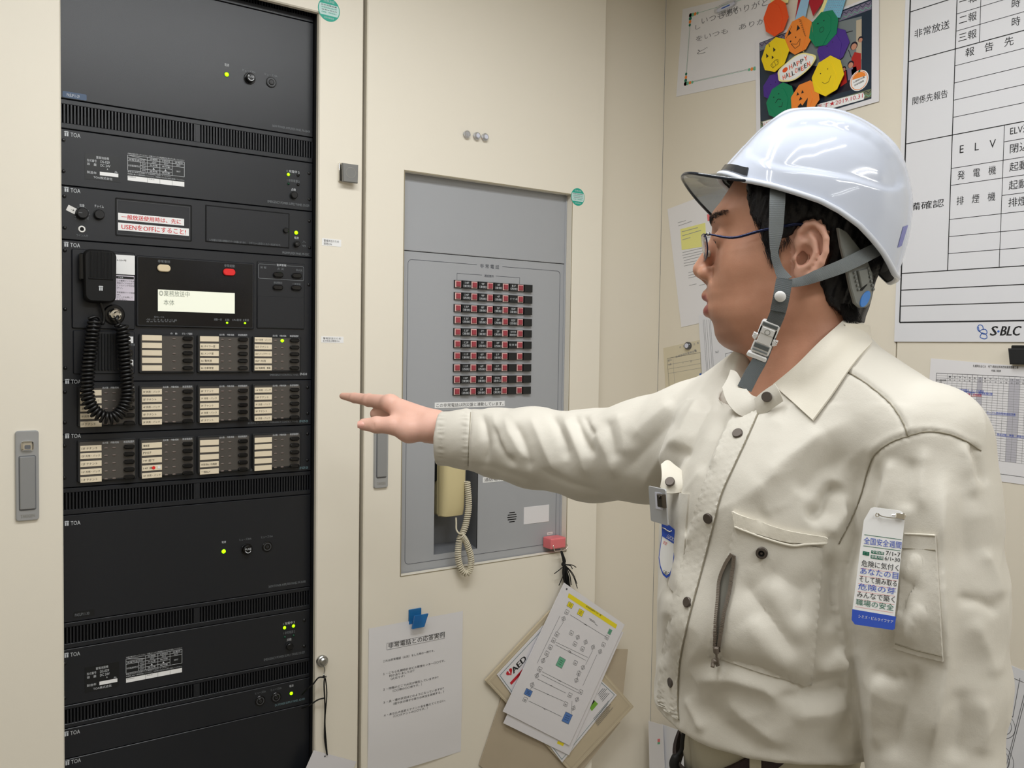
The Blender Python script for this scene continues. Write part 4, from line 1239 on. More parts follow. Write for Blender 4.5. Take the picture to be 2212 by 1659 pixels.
for q in (((1530, 480), (1790, 640)), ((1460, 487), (1300, 820)), ((1485, 530), (1440, 600)), ((1430, 672), (1655, 780)), ((1428, 690), (1640, 800)), ((1720, 760), (1620, 980)), ((1690, 730), (1640, 830)), ((1335, 880), (1590, 1010)), ((1330, 900), (1590, 1030)), ((1300, 930), (1500, 1030)), ((1265, 990), (1490, 1090)), ((1240, 1085), (1470, 1195)), ((1265, 990), (1245, 1010)), ((1600, 870), (1580, 930)), ((1545, 1085), (1540, 1175)), ((1380, 770), (1345, 790)), ((1320, 880), (1300, 900))):
    a, c = C4(*q[0]), C4(*q[1]); b.line(*a, *c, .0008, w, 'ink_grey')
for k, (x, y, e) in enumerate(((1665, 505, 85), (1668, 515, 90), (1705, 545, 40), (1630, 545, 40), (1520, 730, 35), (1520, 740, 40), (1448, 940, 35), (1395, 975, 25), (1365, 1035, 25), (1345, 1140, 25))):
    a = C4(x, y); b.line(a[0], a[1], a[0]+e*.00012*2.2, a[1], .0010, w, 'ink_black')
b.cyl(*C4(1507, 300), .0028, .0014, .0017, 'ink_grey', 0, 14)
tag(b.build('flow_chart_card'), 'laminated flow chart card with yellow heading bar, frontmost of the hanging cards', 'card')

# --- paper under the blue clip
pl, pt = A_(796.3, 1357.7); pr, pb = A_(997.3, 1470)[0], A_(997, 1622.7)[1]
b = MB(FA)
n = 14; V = []; F = []
for i in range(n+1):
    for j in range(n+1):
        x, y = i/n, j/n
        bulge = .004*math.sin(math.pi*x)*(.3+.7*y)+.0015*math.sin(9*y+2)*y
        V.append((pl+(pr-pl)*x, pt+(pb-pt)*y, .0012+bulge))
for i in range(n):
    for j in range(n): F.append((i*(n+1)+j, i*(n+1)+j+1, (i+1)*(n+1)+j+1, (i+1)*(n+1)+j))
b.add(V, F, 'paper_white')
k0 = len(V)
b.add([(x, y, .0004) for x, y, z in V], [tuple(reversed(f)) for f in F], 'paper_white')
def sheet_w(u, v):
    x, y = (u-pl)/(pr-pl), (v-pt)/(pb-pt)
    return .0012+.004*math.sin(math.pi*min(max(x, 0), 1))*(.3+.7*y)+.0015*math.sin(9*y+2)*y+.0006
def on_sheet(s, x0, y0, x1, h, m, **k):
    u0, v0 = A_(x0, y0); u1 = A_(x1, y0)[0]
    v, f = text_geo(s)
    lo, hi = v.min(0), v.max(0)
    q = (v-lo)/(hi-lo)*np.array([u1-u0, h])+np.array([u0, v0])
    b.add([(x, y, sheet_w(x, y)) for x, y in q], f, m)
Q = lambda x, y: (760+x/3.253, 1180+y/3.253)
on_sheet('非常電話との応答実例', *Q(252, 716), Q(645, 0)[0], .0125, 'ink_black')
for i, (s, x0, y0, x1) in enumerate((('これは非常電話（火災）をした時の一例です。', 217, 815, 575), ('１・こちら札幌時計台ビル管理センター〇〇です。', 217, 905, 650), ('何かありましたか？', 258, 918, 433), ('（火災です）', 270, 938, 365), ('２・何階のどこで火災が発生していますか？', 217, 1014, 602), ('（〇〇階の〇〇側です。）', 283, 1022, 485), ('３・炎・煙の状況はどのようになっていますか？', 217, 1104, 640), ('（煙や炎の様子や周りの状況を説明する。）', 285, 1112, 640), ('４・あなたの名前とテナント名を教えてください。', 220, 1194, 650), ('（〇〇テナントの〇〇です。）', 285, 1199, 525))):
    on_sheet(s, *Q(x0, y0), Q(x1, 0)[0], .0056, 'ink_black')
ut, vt = A_(*Q(248, 722)); ur = A_(*Q(648, 640))[0]
for a, c in (((ut-.002, vt-.001), (ur, vt-.001)), ((ut-.002, vt+.014), (ur, vt+.014)), ((ut-.002, vt-.001), (ut-.002, vt+.014)), ((ur, vt-.001), (ur, vt+.014))):
    for k in range(8):
        s0, s1 = k/8, (k+1)/8
        p0, p1 = [(a[0]+(c[0]-a[0])*s, a[1]+(c[1]-a[1])*s) for s in (s0, s1)]
        d = (.0003, 0) if a[0] == c[0] else (0, .0003)
        b.add([(p0[0]-d[0], p0[1]-d[1], sheet_w(*p0)), (p1[0]-d[0], p1[1]-d[1], sheet_w(*p1)), (p1[0]+d[0], p1[1]+d[1], sheet_w(*p1)), (p0[0]+d[0], p0[1]+d[1], sheet_w(*p0))], [(0, 1, 2, 3)], 'ink_grey')
tag(b.build('notice_sheet', origin=FA.w((pl+pr)/2, pb, 0)), 'white typed notice sheet hanging from the blue clip', 'paper')
u0, v1 = A_(882.5, 1317); u1, v0 = A_(913.5, 1350)
t = thing('blue_clip', 'translucent blue magnetic clip holding the typed notice sheet', 'clip', FA.w((u0+u1)/2, v0, 0))
b = MB(FA); b.rrect(u0, v0+.008, u1-.006, v1, .001, 0, .003, 'clip_blue', .0005); b.build('back_plate', t, 30)
b = MB(FA)
b.add([(u0+.003, v0, .014), (u1-.004, v0, .014), (u1+.002, v1-.010, .022), (u0+.005, v1-.010, .022), (u0+.003, v0, .009), (u1-.004, v0, .009), (u1+.001, v1-.010, .018), (u0+.005, v1-.010, .018)], [(0, 1, 2, 3), (7, 6, 5, 4), (0, 4, 5, 1), (1, 5, 6, 2), (2, 6, 7, 3), (3, 7, 4, 0)], 'clip_blue')
b.box(u0+.008, v0+.010, u1-.010, v0+.016, .003, .013, 'clip_blue'); b.build('lever', t)
# ------------------------------------------------------------------ papers on the right-hand wall
K = FB.px
def wall_sheet(tl, bl, br, w=.0004, tr=None):
    """a frame with its origin at the sheet's lower left corner and u along its lower edge"""
    a, c, d = (np.array(K(*q)) for q in (tl, bl, br))
    V = a-c; U = d-c
    V /= np.linalg.norm(V); U = U/np.linalg.norm(U)
    Vp = V-U*(V@U); Vp /= np.linalg.norm(Vp)
    return Frame(FB.w(*c, w), U[0]*FB.U+U[1]*FB.V, Vp[0]*FB.U+Vp[1]*FB.V)
def sheet(fr, corners, m, th=.0006, r=0):
    b = MB(fr)
    b.poly([fr.px(*c) for c in corners], 0, th, m)
    return b
def ST(b, s, x0, y0, x1, h, m, w=.0009, **k):
    u0, v0 = b.fr.px(x0, y0); u1 = b.fr.px(x1, y0)[0]
    b.text(s, u0, v0, u1, v0+h, w, m, **k)

# --- report board
PU0 = K(1955, 60)[0]; PV0 = (K(1936, 738)[1]+K(2212, 740)[1])/2
PU1, PV1 = PU0+.62, PV0+.98
b = MB(FB)
b.box(PU0, PV0, PU1, PV1, 0, .003, 'paper_cool', .0006)
w = .0033
c0 = K(1957, 320)[0]; c1 = K(2059, 291)[0]; c2 = K(2118.5, 60)[0]; c2b = K(2167.5, 380)[0]; c3 = PU1-.02
bot = (K(1945.8, 695.7)[1]+K(2212, 693.7)[1])/2
c0 = (K(1967, 27)[0]+K(1945.8, 695.7)[0])/2
hv = lambda x, y: K(x, y)[1]
th, tm = .0022, .0011
b.line(c0, bot, c0, PV1-.03, .003, w, 'ink_black'); b.line(c0, bot, c3, bot, .003, w, 'ink_black'); b.line(c3, bot, c3, PV1-.03, .003, w, 'ink_black')
for x, y in ((1947, 661.4), (1948.5, 627), (1950, 591)): b.line(c0, hv(x, y), c3, hv(x, y), .0018, w, 'ink_black')
yb = hv(1950, 591)
full = [hv(1958, 311.5), hv(1963.5, 134), hv(1967, 27)]
for v in full: b.line(c0, v, c3, v, .0018, w, 'ink_black')
b.line(c1, yb, c1, PV1-.03, .0018, w, 'ink_black')
b.line(c2, full[1], c2, PV1-.03, tm, w, 'ink_black'); b.line(c2b, yb, c2b, full[0], tm, w, 'ink_black')
for x, y in ((2066.4, 31.6), (2066, 68.4), (2064, 143), (2063, 180), (2062, 217), (2061, 254), (2055.7, 364.6), (2055, 401), (2053, 474.4), (2052, 511.4), (2050.4, 548)): b.line(c1, hv(x, y), c3, hv(x, y), tm, w, 'ink_black')
for x, y in ((2170.4, 307), (2166, 422.7)): b.line(c2b, hv(x, y), c3, hv(x, y), tm, w, 'ink_black')
B_ = lambda s, x0, y0, x1, h=.0175: ST(b, s, x0, y0, x1, h, 'ink_black', w)
B_('非常放送', 1977, 83.6, 2052); B_('関係先報告', 1972.7, 228, 2048, .0165); B_('設備確認', 1943, 459, 2040, .0165)
B_('一報', 2073.5, 15, 2111.5); B_('二報', 2073, 54.5, 2111); B_('三報', 2072, 92.5, 2111)
B_('時', 2187, 20, 2205); B_('時', 2187, 59.5, 2205); B_('報　告　先', 2087, 124.5, 2190)
B_('E　L　V', 2074.7, 331.7, 2152, .0155); B_('発　電　機', 2070, 389, 2152.5); B_('排　煙　機', 2068, 444, 2151)
B_('ELV運転', 2183.6, 292.8, 2246, .0165); B_('閉込', 2183, 332, 2224); B_('起動', 2182, 371.5, 2222); B_('起動', 2180.6, 411, 2220); B_('排煙', 2179.7, 448, 2220)
ST(b, 'S', 2140, 725, 2153, .0185, 'ink_black', w, slant=.22, bold=.0007); b.cyl(K(2158.5, 716)[0], K(2158.5, 716)[1], .0022, .003, .0033, 'logo_blue', 0, 14); ST(b, 'BLC', 2162, 725, 2203, .0185, 'ink_black', w, slant=.22, bold=.0007)
for pts in ([(2115, 706), (2118, 716), (2127, 722), (2134, 719), (2131, 712), (2123, 712), (2117, 716), (2113, 709), (2117, 702), (2124, 704), (2126, 712)], [(2123, 719), (2131, 722), (2134, 729), (2128, 732), (2119, 728), (2123, 719)]):
    q = spline([(*K(x, y), 0) for x, y in pts], 40)
    b.pline([(p[0], p[1]) for p in q], .0016, w, 'logo_blue')
tag(b.build('report_board', origin=FB.w((PU0+PU1)/2, PV0, 0)), 'large white ruled report board on the right wall behind the helmet', 'board')

# --- thank-you sheet
fr = wall_sheet((1475, 20), (1461, 209), (1640, 172))
b = sheet(fr, [(1475, 20), (1461, 209), (1667, 166), (1676, -28)], 'paper_white')
w = .0009
D5 = lambda x, y: (1440+x/4.254, y/4.254)
D = lambda x, y: fr.px(*D5(x, y))
bl_, tl_, br_ = D(175, 770), D(210, 145), D(835, 625)
tr_ = (br_[0], tl_[1])
for k in (0, .002): b.pline([(bl_[0]+k, tl_[1]), (bl_[0]+k, bl_[1]+k), (br_[0], bl_[1]+k)], .0007, w, 'ink_faint' if k else 'flow_green')
b.line(bl_[0], tl_[1], br_[0], tl_[1], .0007, w, 'flow_green')
for cx, cy, dx, dy in ((*bl_, 1, 1), (bl_[0], tl_[1], 1, -1), (br_[0], bl_[1], -1, 1)):
    for k in range(4):
        b.cyl(cx+dx*k*.0085, cy, .0056-.0006*k, .0006, w+.0002+.00005*k, 'ori_orange' if k % 2 == 0 else 'flow_green', 0, 10)
        b.cyl(cx, cy+dy*k*.0085, .0056-.0006*k, .0006, w+.0002+.00005*k, 'ori_orange' if k % 2 == 0 else 'ink_green', 0, 10)
def hand(s, x0, y0, x1, h, m='pencil'):
    u0, v0 = D(x0, y0); u1 = D(x1, y0)[0]
    b.text(s, u0, v0, u1, v0+h, w, m)
hand('感謝状', 500, 150, 655, .013, 'ink_black')
hand('いつもあいりがと', 320, 225, 915, .0175); hand('し', 265, 275, 310, .012); hand('をいつも　ありが', 270, 385, 895, .0145); hand('ど', 280, 505, 375, .0135)
tag(b.build('thank_you_sheet'), 'white thank-you sheet with orange flower border and pencil handwriting', 'paper')
fr2 = wall_sheet(D5(390, 120), D5(390, 160), D5(700, 20), .0016)
b = MB(fr2)
cx, cy = fr2.px(*D5(545, 65))
a = [(cx+.036*math.cos(q), cy+.009*math.sin(q), .003+.001*math.sin(q)) for q in np.linspace(0, 2*math.pi, 40, endpoint=False)]
b.tube(a, .0016, 'acrylic_clear', 7, closed=True)
b.rrect(cx-.03, cy-.005, cx+.03, cy+.005, .004, -.0005, .0012, 'acrylic_core', .0004); b.box(cx-.014, cy-.001, cx+.014, cy+.002, .0012, .0015, 'logo_blue')
tag(b.build('clear_clip', None, 30), 'clear plastic clip with blue mark pinching the top of the thank-you sheet', 'clip')

# --- laminated photograph
fr = wall_sheet((1641, 93), (1643.5, 284.5), (1883, 213), .0022)
b = sheet(fr, [(1632, 90), (1634, 294), (1899, 219), (1899, -14)], 'laminate', .0007)
w = .001
D = lambda x, y: fr.px(*D5(x, y))
b.flat([fr.px(1641, 93), fr.px(1643.5, 284.5), fr.px(1883, 213), fr.px(1884, -3)], w, 'photo_navy')
b.flat([D(1000, 345), D(1000, 1020), D(1795, 800), D(1795, 150)], w+.0001, 'photo_grey')
b.flat([D(1000, 560), D(1000, 1020), D(1795, 800), D(1795, 660)], w+.0002, 'photo_dark')
b.flat([D(1745, 190), D(1745, 560), D(1795, 545), D(1795, 175)], w+.0002, 'folder_beige')
for pts, m in (([(1730, 480), (1790, 490), (1790, 650), (1720, 660), (1700, 540)], 'photo_red'), ([(1660, 640), (1745, 610), (1760, 720), (1670, 740)], 'photo_mauve'), ([(1700, 640), (1750, 630), (1745, 700), (1705, 700)], 'photo_red'), ([(1600, 690), (1650, 650), (1660, 760), (1600, 800)], 'photo_red')):
    b.flat([D(*q) for q in pts], w+.0003, m)
for (x, y, r) in ((1725, 430, .0085), (1695, 600, .0075), (1785, 370, .006), (1632, 640, .005)):
    u, v = D(x, y); b.cyl(u, v+.002, r*1.08, w, w+.0004, 'photo_dark', 0, 18); b.cyl(u, v, r*.82, w, w+.0005, 'photo_skin', 0, 18)
for a_, c_ in (((1630, 305), (1715, 285)), ((1675, 460), (1700, 530))): b.line(*D(*a_), *D(*c_), .0015, w+.0006, 'photo_dark')
# zigzag bands along top and bottom
for (p0, p1, p2, p3, n_) in (((860, 400), (1885, 5), (1885, 85), (860, 470), 22), ((865, 1120), (1885, 815), (1885, 890), (865, 1190), 22)):
    b.flat([D(*p0), D(*p1), D(*p2), D(*p3)], w+.0002, 'photo_olive' if p0[1] > 800 else 'photo_mauve')
    for r_ in (.25, .7):
        z = []
        for k in range(n_*2+1):
            s = k/(n_*2); q = r_+(.16 if k % 2 else -.16)
            ax = np.array(D(*p0))*(1-s)+np.array(D(*p1))*s; bx_ = np.array(D(*p3))*(1-s)+np.array(D(*p2))*s
            z.append(tuple(ax*(1-q)+bx_*q))
        b.pline(z, .0013, w+.0003, 'photo_navy' if r_ < .5 else 'flow_green')
pts = [D(1385, 960), D(1810, 850), D(1822, 880), D(1815, 915), D(1385, 1035)]
b.flat(pts, w+.0004, 'label_white')
u0, v0 = D(1435, 985); u1, v1 = D(1800, 865)
ta = math.atan2(D(1800, 895)[1]-D(1435, 985)[1], D(1800, 895)[0]-D(1435, 985)[0])
def rtext(mb, s, p0, p1, h, m, ww, **k):
    """lettering along p0 -> p1 (frame coordinates)"""
    p0, p1 = np.array(p0), np.array(p1); d = p1-p0; l = np.linalg.norm(d); d /= l; nrm = np.array([-d[1], d[0]])
    v, f = text_geo(s); lo, hi = v.min(0), v.max(0)
    q = (v-lo)/(hi-lo)
    q = p0+q[:, 0:1]*l*d+q[:, 1:2]*h*nrm
    mb.add(np.c_[q, np.full(len(q), ww)], f, m)
rtext(b, 'ます★2019.10.31', D(1395, 1010), D(1805, 900), .0115, 'aed_red', w+.0006)
b.flat([D(885, 1120), D(895, 1170), D(1060, 1120), D(1055, 1070)], w+.0004, 'label_white'); rtext(b, 'いつも', D(897, 1160), D(1010, 1125), .010, 'aed_red', w+.0006)
u, v = D(1773, 740)
b.cyl(u, v, .0235, w, w+.0006, 'label_white', 0, 30, ry=.0225); b.ring(u, v, .0195, .021, w+.0008, 'ori_orange', 30)
b.flat([(u+.017*math.cos(q), v+.004+.0145*math.sin(q)) for q in np.linspace(.12, math.pi-.12, 16)], w+.0008, 'ori_orange'); b.flat([(u-.002, v+.018), (u+.003, v+.018), (u+.004, v+.024), (u, v+.023)], w+.001, 'ink_green')
rtext(b, '札幌時計台園', (u-.014, v-.003), (u+.014, v+.002), .004, 'ink_black', w+.001); rtext(b, '全母保護園', (u-.012, v-.010), (u+.012, v-.006), .004, 'ink_black', w+.001)
tag(b.build('laminated_photo'), 'laminated dark blue photo print dated 2019.10.31 on the right wall', 'photo')

# --- paper pumpkin wreath
fr = wall_sheet((1641, 93), (1643.5, 284.5), (1883, 213), .006)
D = lambda x, y: fr.px(*D5(x, y))
t = thing('halloween_wreath', 'wreath of folded paper pumpkins with a HAPPY HALLOWEEN tag', 'wreath', fr.w(*D(1210, 620)))
def pumpkin(x, y, hw, hh, m, ang, face, w0):
    hw *= 1.46; hh *= 1.2
    u, v = D(x, y)
    f = Frame(fr.w(u, v, w0), math.cos(ang)*fr.U+math.sin(ang)*fr.V, -math.sin(ang)*fr.U+math.cos(ang)*fr.V)
    b = MB(f)
    o = [(-.42, -1), (.35, -1), (1, -.45), (1, .4), (.5, .98), (-.3, 1), (-.95, .45), (-1, -.4)]
    b.poly([(px_*hw, py_*hh) for px_, py_ in o], 0, .0012, m)
    o2 = [(-.42, -1), (.1, -1), (.55, -.2), (.45, .55), (0, .96), (-.3, 1), (-.95, .45), (-1, -.4)]
    b.poly([(px_*hw, py_*hh) for px_, py_ in o2], .0012, .0024, m, .0003)
    b.poly([(px_*hw, py_*hh) for px_, py_ in ((-.95, .4), (-.42, -1), (-1, -.4))], .0024, .003, m, .0002)
    w = .0028
    e = 'ink_black'
    if face == 'tri':
        for s in (-.5, .1): b.flat([(hw*(s-.1), hh*.22), (hw*(s+.1), hh*.22), (hw*s, hh*.5)], w, e)
        b.flat([(hw*-.28, hh*-.12), (hw*-.1, hh*-.12), (hw*-.19, hh*.08)], w, e)
        b.pline([(hw*-.5, hh*-.4), (hw*-.1, hh*-.35), (hw*.1, hh*-.45), (hw*0, hh*-.7), (hw*-.45, hh*-.68)], .0009, w, e, True)
        for s in (-.4, -.2, 0): b.line(hw*s, hh*-.38, hw*(s+.03), hh*-.68, .0007, w, e)
        b.line(hw*-.1, hh*.7, hw*-.08, hh*.95, .0015, w, e)
    elif face == 'smile':
        for s in (-.35, .15): b.cyl(hw*s, hh*.35, .0013, .0024, w, e, 0, 8)
        b.pline([(hw*-.4, hh*-.15), (hw*-.25, hh*-.33), (hw*0, hh*-.36), (hw*.25, hh*-.1)], .0008, w, e)
    elif face == 'bat':
        for s in (-.45, -.1): b.flat([(hw*(s-.1), hh*.38), (hw*(s+.1), hh*.38), (hw*s, hh*.58)], w, e)
        b.flat([(hw*-.42, hh*0), (hw*-.14, hh*.02), (hw*-.28, hh*.2)], w, e)
        b.flat([(hw*-.55, hh*-.35), (hw*-.3, hh*-.2), (hw*-.2, hh*-.4), (hw*.25, hh*-.05), (hw*.1, hh*-.6), (hw*-.1, hh*-.85), (hw*-.3, hh*-.6)], w, e)
    elif face == 'grin':
        for s in (-.35, .05): b.cyl(hw*s, hh*.45, .0014, .0024, w, e, 0, 8)
        b.pline([(hw*-.35, hh*.05), (hw*-.1, hh*.18), (hw*.1, hh*.02)], .0014, w, e); b.pline([(hw*-.2, hh*-.3), (hw*0, hh*-.42), (hw*.15, hh*-.2)], .0012, w, e)
    elif face == 'wild':
        for s in (-.6, .05): b.flat([(hw*(s-.14), hh*.3), (hw*(s+.14), hh*.35), (hw*s, hh*.62)], w, e)
        b.cyl(hw*-.2, hh*-.02, .0016, .0024, w, e, 0, 8); b.cyl(hw*-.6, hh*-.1, .0022, .0024, w, e, 0, 8)
        b.pline([(hw*-.6, hh*-.25), (hw*-.35, hh*-.65), (hw*0, hh*-.6), (hw*.1, hh*-.25), (hw*-.2, hh*-.45)], .001, w, e, True)
        for k in range(9): b.line(hw*(.18+.03*k), hh*(.9-.13*k), hw*(.36+.02*k), hh*(.75-.13*k), .0009, w, e)
        for k in range(5): b.line(hw*(-.9+.1*k), hh*(.2+.1*k), hw*(-.75+.1*k), hh*(.35+.1*k), .0008, w, e)
    elif face == 'round':
        b.cyl(hw*-.45, hh*.35, .0018, .0024, w, e, 0, 10); b.cyl(hw*-.02, hh*.45, .0014, .0024, w, e, 0, 10); b.ring(hw*-.1, hh*-.05, .0055, .0062, w, e, 18)
    elif face == 'dots':
        for s in (-.3, .1): b.cyl(hw*s, hh*.25, .0010, .0024, w, e, 0, 8)
    return b.build('paper_pumpkin', t)
AN = math.radians(8)
pumpkin(1000, 790, .024, .026, 'ori_purple', AN, 'dots', .000)
pumpkin(1530, 430, .027, .032, 'ori_purple', AN+.2, 'dots', .000)
pumpkin(1450, 265, .025, .032, 'ori_green', AN-.3, 'round', .002)
pumpkin(1015, 165, .023, .036, 'ori_red', AN+.1, '', .004)
pumpkin(1225, 330, .026, .034, 'ori_orange', AN, 'wild', .0035)
pumpkin(1060, 930, .027, .033, 'ori_green', AN+.15, 'grin', .005)
pumpkin(1290, 910, .026, .031, 'ori_orange', AN-.05, 'bat', .007)
pumpkin(1495, 705, .027, .035, 'ori_yellow', AN+.12, 'smile', .006)
pumpkin(1015, 510, .026, .032, 'ori_yellow', AN+.25, 'tri', .007)
b = MB(fr)
b.flat([D(1180, 190), D(1220, -60), D(1300, -60), D(1250, 190)], .001, 'ribbon_red'); b.flat([D(1350, 150), D(1290, -40), D(1450, -60), D(1440, 20)], .0015, 'ribbon_red')
b.poly([D(1185, 190), D(1255, -50), D(1330, -60), D(1280, 170)], .002, .003, 'ribbon_blue'); b.flat([D(1250, 480), D(1235, 0), D(1275, 0), D(1265, 480)], .0005, 'card_yellow')
b.build('ribbon', t)
b = MB(fr)
g = [D(1425, 160), D(1600, 165), D(1660, -40), D(1500, -40)]
b.poly(g, .0012, .0022, 'gingham')
for k in range(1, 9):
    s = k/9
    for (a, c, d, e) in ((0, 3, 1, 2), (0, 1, 3, 2)):
        p0 = np.array(g[a])*(1-s)+np.array(g[c])*s; p1 = np.array(g[d])*(1-s)+np.array(g[e])*s
        b.line(*p0, *p1, .0012, .0024, 'ribbon_blue')
b.build('gingham_card', t)
b = MB(fr)
b.poly([D(1390, 160), D(1430, 150), D(1510, -40), D(1470, -40)], .001, .0018, 'card_yellow'); b.build('yellow_card', t)
b = MB(fr); b.poly([D(955, 60), D(965, -60), D(1130, -60), D(1118, 25)], .0005, .0012, 'card_yellow'); b.build('yellow_card', t)
b = MB(fr)
u, v = D(1210, 627)
f2 = Frame(fr.w(u, v, .009), math.cos(.14)*fr.U+math.sin(.14)*fr.V, -math.sin(.14)*fr.U+math.cos(.14)*fr.V)
b = MB(f2)
ol = lambda k: [(.054*k*math.cos(a)*(1+.05*math.cos(5*a)), .0265*k*math.sin(a)*(1+.06*math.cos(4*a+1))) for a in np.linspace(0, 2*math.pi, 48, endpoint=False)]
b.poly(ol(1), 0, .001, 'card_yellow'); b.poly(ol(.9), .001, .0014, 'label_white')
for s, x0, dx, y in (('HAPPY', -.017, .0108, .0015), ('HALLOWEEN', -.038, .0088, -.0150)):
    for k, ch in enumerate(s):
        dy = .0014*math.sin(k*1.9); 
        b.text(ch, x0+dx*k, y+dy, x0+dx*(k+.8), y+dy+.0112, .0017, 'ink_black' if k % 2 else 'ori_red', bold=.0003)
b.cyl(-.029, .007, .0078, .0014, .0016, 'ori_red', 0, 16, ry=.0056)
b.build('greeting_tag', t, label='white oval tag lettered in black and orange')

# --- sheets behind the face
fr = wall_sheet((1442, 452), (1472, 707), (1590, 680))
b = sheet(fr, [(1442, 452), (1472, 707), (1592, 680), (1572, 403)], 'paper_white')
E6 = lambda x, y: fr.px(1440+x/3.457, 420+y/3.457)
def elines(pts):
    for x0, y0, x1, y1 in pts:
        u0, v0 = E6(x0, y0); u1 = E6(x1, y1)[0]
        b.line(u0, v0, u1, v0+(E6(x1, y1)[1]-v0), .0013, .0009, 'ink_faint')
elines([(85, 212, 145, 195), (90, 235, 190, 200), (120, 435, 290, 395), (120, 455, 300, 415), (125, 475, 310, 430), (130, 495, 310, 450), (130, 515, 250, 490), (130, 535, 220, 515), (165, 585, 240, 565), (165, 605, 240, 590), (165, 625, 220, 612), (170, 680, 225, 668), (245, 680, 320, 662), (300, 310, 345, 300), (300, 325, 340, 315)])
b.flat([E6(303, 150), E6(330, 145), E6(330, 195), E6(308, 200)], .0009, 'magnet_pink')
tag(b.build('typed_sheet'), 'white typed sheet on the right wall behind the face, bearing a yellow note', 'paper')
b = MB(fr); nb = [E6(105, 260), E6(290, 212), E6(298, 385), E6(115, 415)]
b.poly(nb, .0006, .0012, 'note_yellow')
for k, (x0, y0, x1, y1) in enumerate(((115, 280, 235, 248), (118, 310, 260, 268), (120, 340, 180, 322))): b.line(*E6(x0, y0), *E6(x1, y1), .0016, .0014, 'ink_faint')
tag(b.build('sticky_note'), 'yellow sticky note on the typed sheet behind the face', 'note')
fr = wall_sheet((1433, 752), (1440, 872), (1530, 850), .0004)
b = sheet(fr, [(1433, 752), (1440, 872), (1532, 850), (1522, 732)], 'paper_old')
E6 = lambda x, y: fr.px(1440+x/3.457, 420+y/3.457)
q = [E6(5, 1225), E6(255, 1180), E6(262, 1420), E6(22, 1460)]
b.pline(q, .0008, .0009, 'ink_grey', True)
for s in (.2, .34, .48, .9): b.line(*(np.array(q[0])*(1-s)+np.array(q[3])*s), *(np.array(q[1])*(1-s)+np.array(q[2])*s), .0006, .0009, 'ink_faint')
b.line(*(np.array(q[0])*.82+np.array(q[1])*.18), *(np.array(q[3])*.82+np.array(q[2])*.18), .0006, .0009, 'ink_faint')
for s, x0, y0, x1 in (('作　業', 98, 1152, 140), ('日　報', 205, 1128, 245), ('様', 208, 1175, 222), ('設備管理作業報告書', 70, 1222, 235), ('期日', 12, 1250, 40), ('作業', 15, 1282, 40), ('入', 120, 1265, 130), ('出', 180, 1255, 192)):
    u0, v0 = E6(x0, y0); u1 = E6(x1, y0)[0]; b.text(s, u0, v0, u1, v0+.0062, .0009, 'ink_faint')
tag(b.build('form_sheet'), 'yellowed ruled form on the right wall above the pointing arm', 'paper')
u, v = K(1488.6, 747)
t = thing('clear_magnet', 'clear round magnet on the yellowed form', 'magnet', FB.w(u, v, .001))
b = MB(FB); b.cyl(u, v, .0105, .001, .010, 'acrylic_clear', .002, 26); b.build('clear_body', t, 35)
b = MB(FB); b.cyl(u, v, .0065, .0098, .0112, 'acrylic_core', .0004, 22); b.build('core', t, 35)
fr = wall_sheet((1509, 682), (1518, 832), (1650, 800), .0016)
b = sheet(fr, [(1509, 682), (1518, 832), (1652, 800), (1640, 650)], 'paper_cool')
E6 = lambda x, y: fr.px(1440+x/3.457, 420+y/3.457)
for x in (275, 285, 300, 318, 328): b.line(*E6(x, 935), *E6(x+26, 1330), .0007, .0009, 'ink_grey')
q = [E6(440, 1190), E6(525, 1170), E6(528, 1245), E6(450, 1265)]
b.pline(q, .0009, .0009, 'ink_black', True)
for s, x0, y0, x1, m in (('No.F', 368, 1188, 392, 'ink_grey'), ('M2C', 378, 1298, 402, 'ink_grey'), ('設備図面 非常放送', 458, 1225, 520, 'ink_red')):
    u0, v0 = E6(x0, y0); u1 = E6(x1, y0)[0]; b.text(s, u0, v0, u1, v0+.006, .0009, m)
b.flat([E6(247, 1338), E6(262, 1332), E6(262, 1355), E6(247, 1360)], .0009, 'logo_blue')
tag(b.build('drawing_sheet'), 'white sheet with close vertical ruled lines on the right wall under the chin', 'paper')

# --- schedule sheet and its black clip
fr = wall_sheet((2011, 774), (1996, 1017), (2275, 1056), .0006)
SQ = [(2011, 774), (1996, 1017), (2277, 1056), (2292, 799)]
b = sheet(fr, SQ, 'paper_white')
W8 = lambda x, y: fr.px(1900+x/2.513, 400+y/2.513)
u0, v1 = W8(310, 1020); v0 = W8(600, 1560)[1]; u1 = u0+.36
w = .0009
b.frame(u0, v0, u1, v1, .0009, w, 'ink_grey')
n_ = 32
hd = W8(310, 1058)[1]
gb = W8(600, 1490)[1]
for k in range(n_):
    v = hd-(hd-gb)*k/(n_-1); b.line(u0, v, u1, v, .0005, w, 'ink_faint')
for k in (0, 1): b.line(u0, v1-(v1-hd)*(k+1)/3, u1, v1-(v1-hd)*(k+1)/3, .0005, w, 'ink_faint')
cu = W8(370, 1030)[0]; step = (W8(505, 1040)[0]-cu)/5
for k in range(23):
    uu = cu+step*k
    if uu < u1:
        if k in (6, 12, 13, 19): b.flat([(uu, gb), (uu+step, gb), (uu+step, v1-.004), (uu, v1-.004)], w-.0001, 'form_shade')
        b.line(uu, gb, uu, v1, .0005 if k != 5 else .0008, w, 'ink_faint' if k != 5 else 'ink_grey')
        for r_ in (0, 1): b.text('月火水木金土日'[k % 7] if r_ else str(k+1), uu+step*.3, v1-.008-.006*r_, uu+step*.7, v1-.005-.006*r_, w+.0001, 'ink_grey')
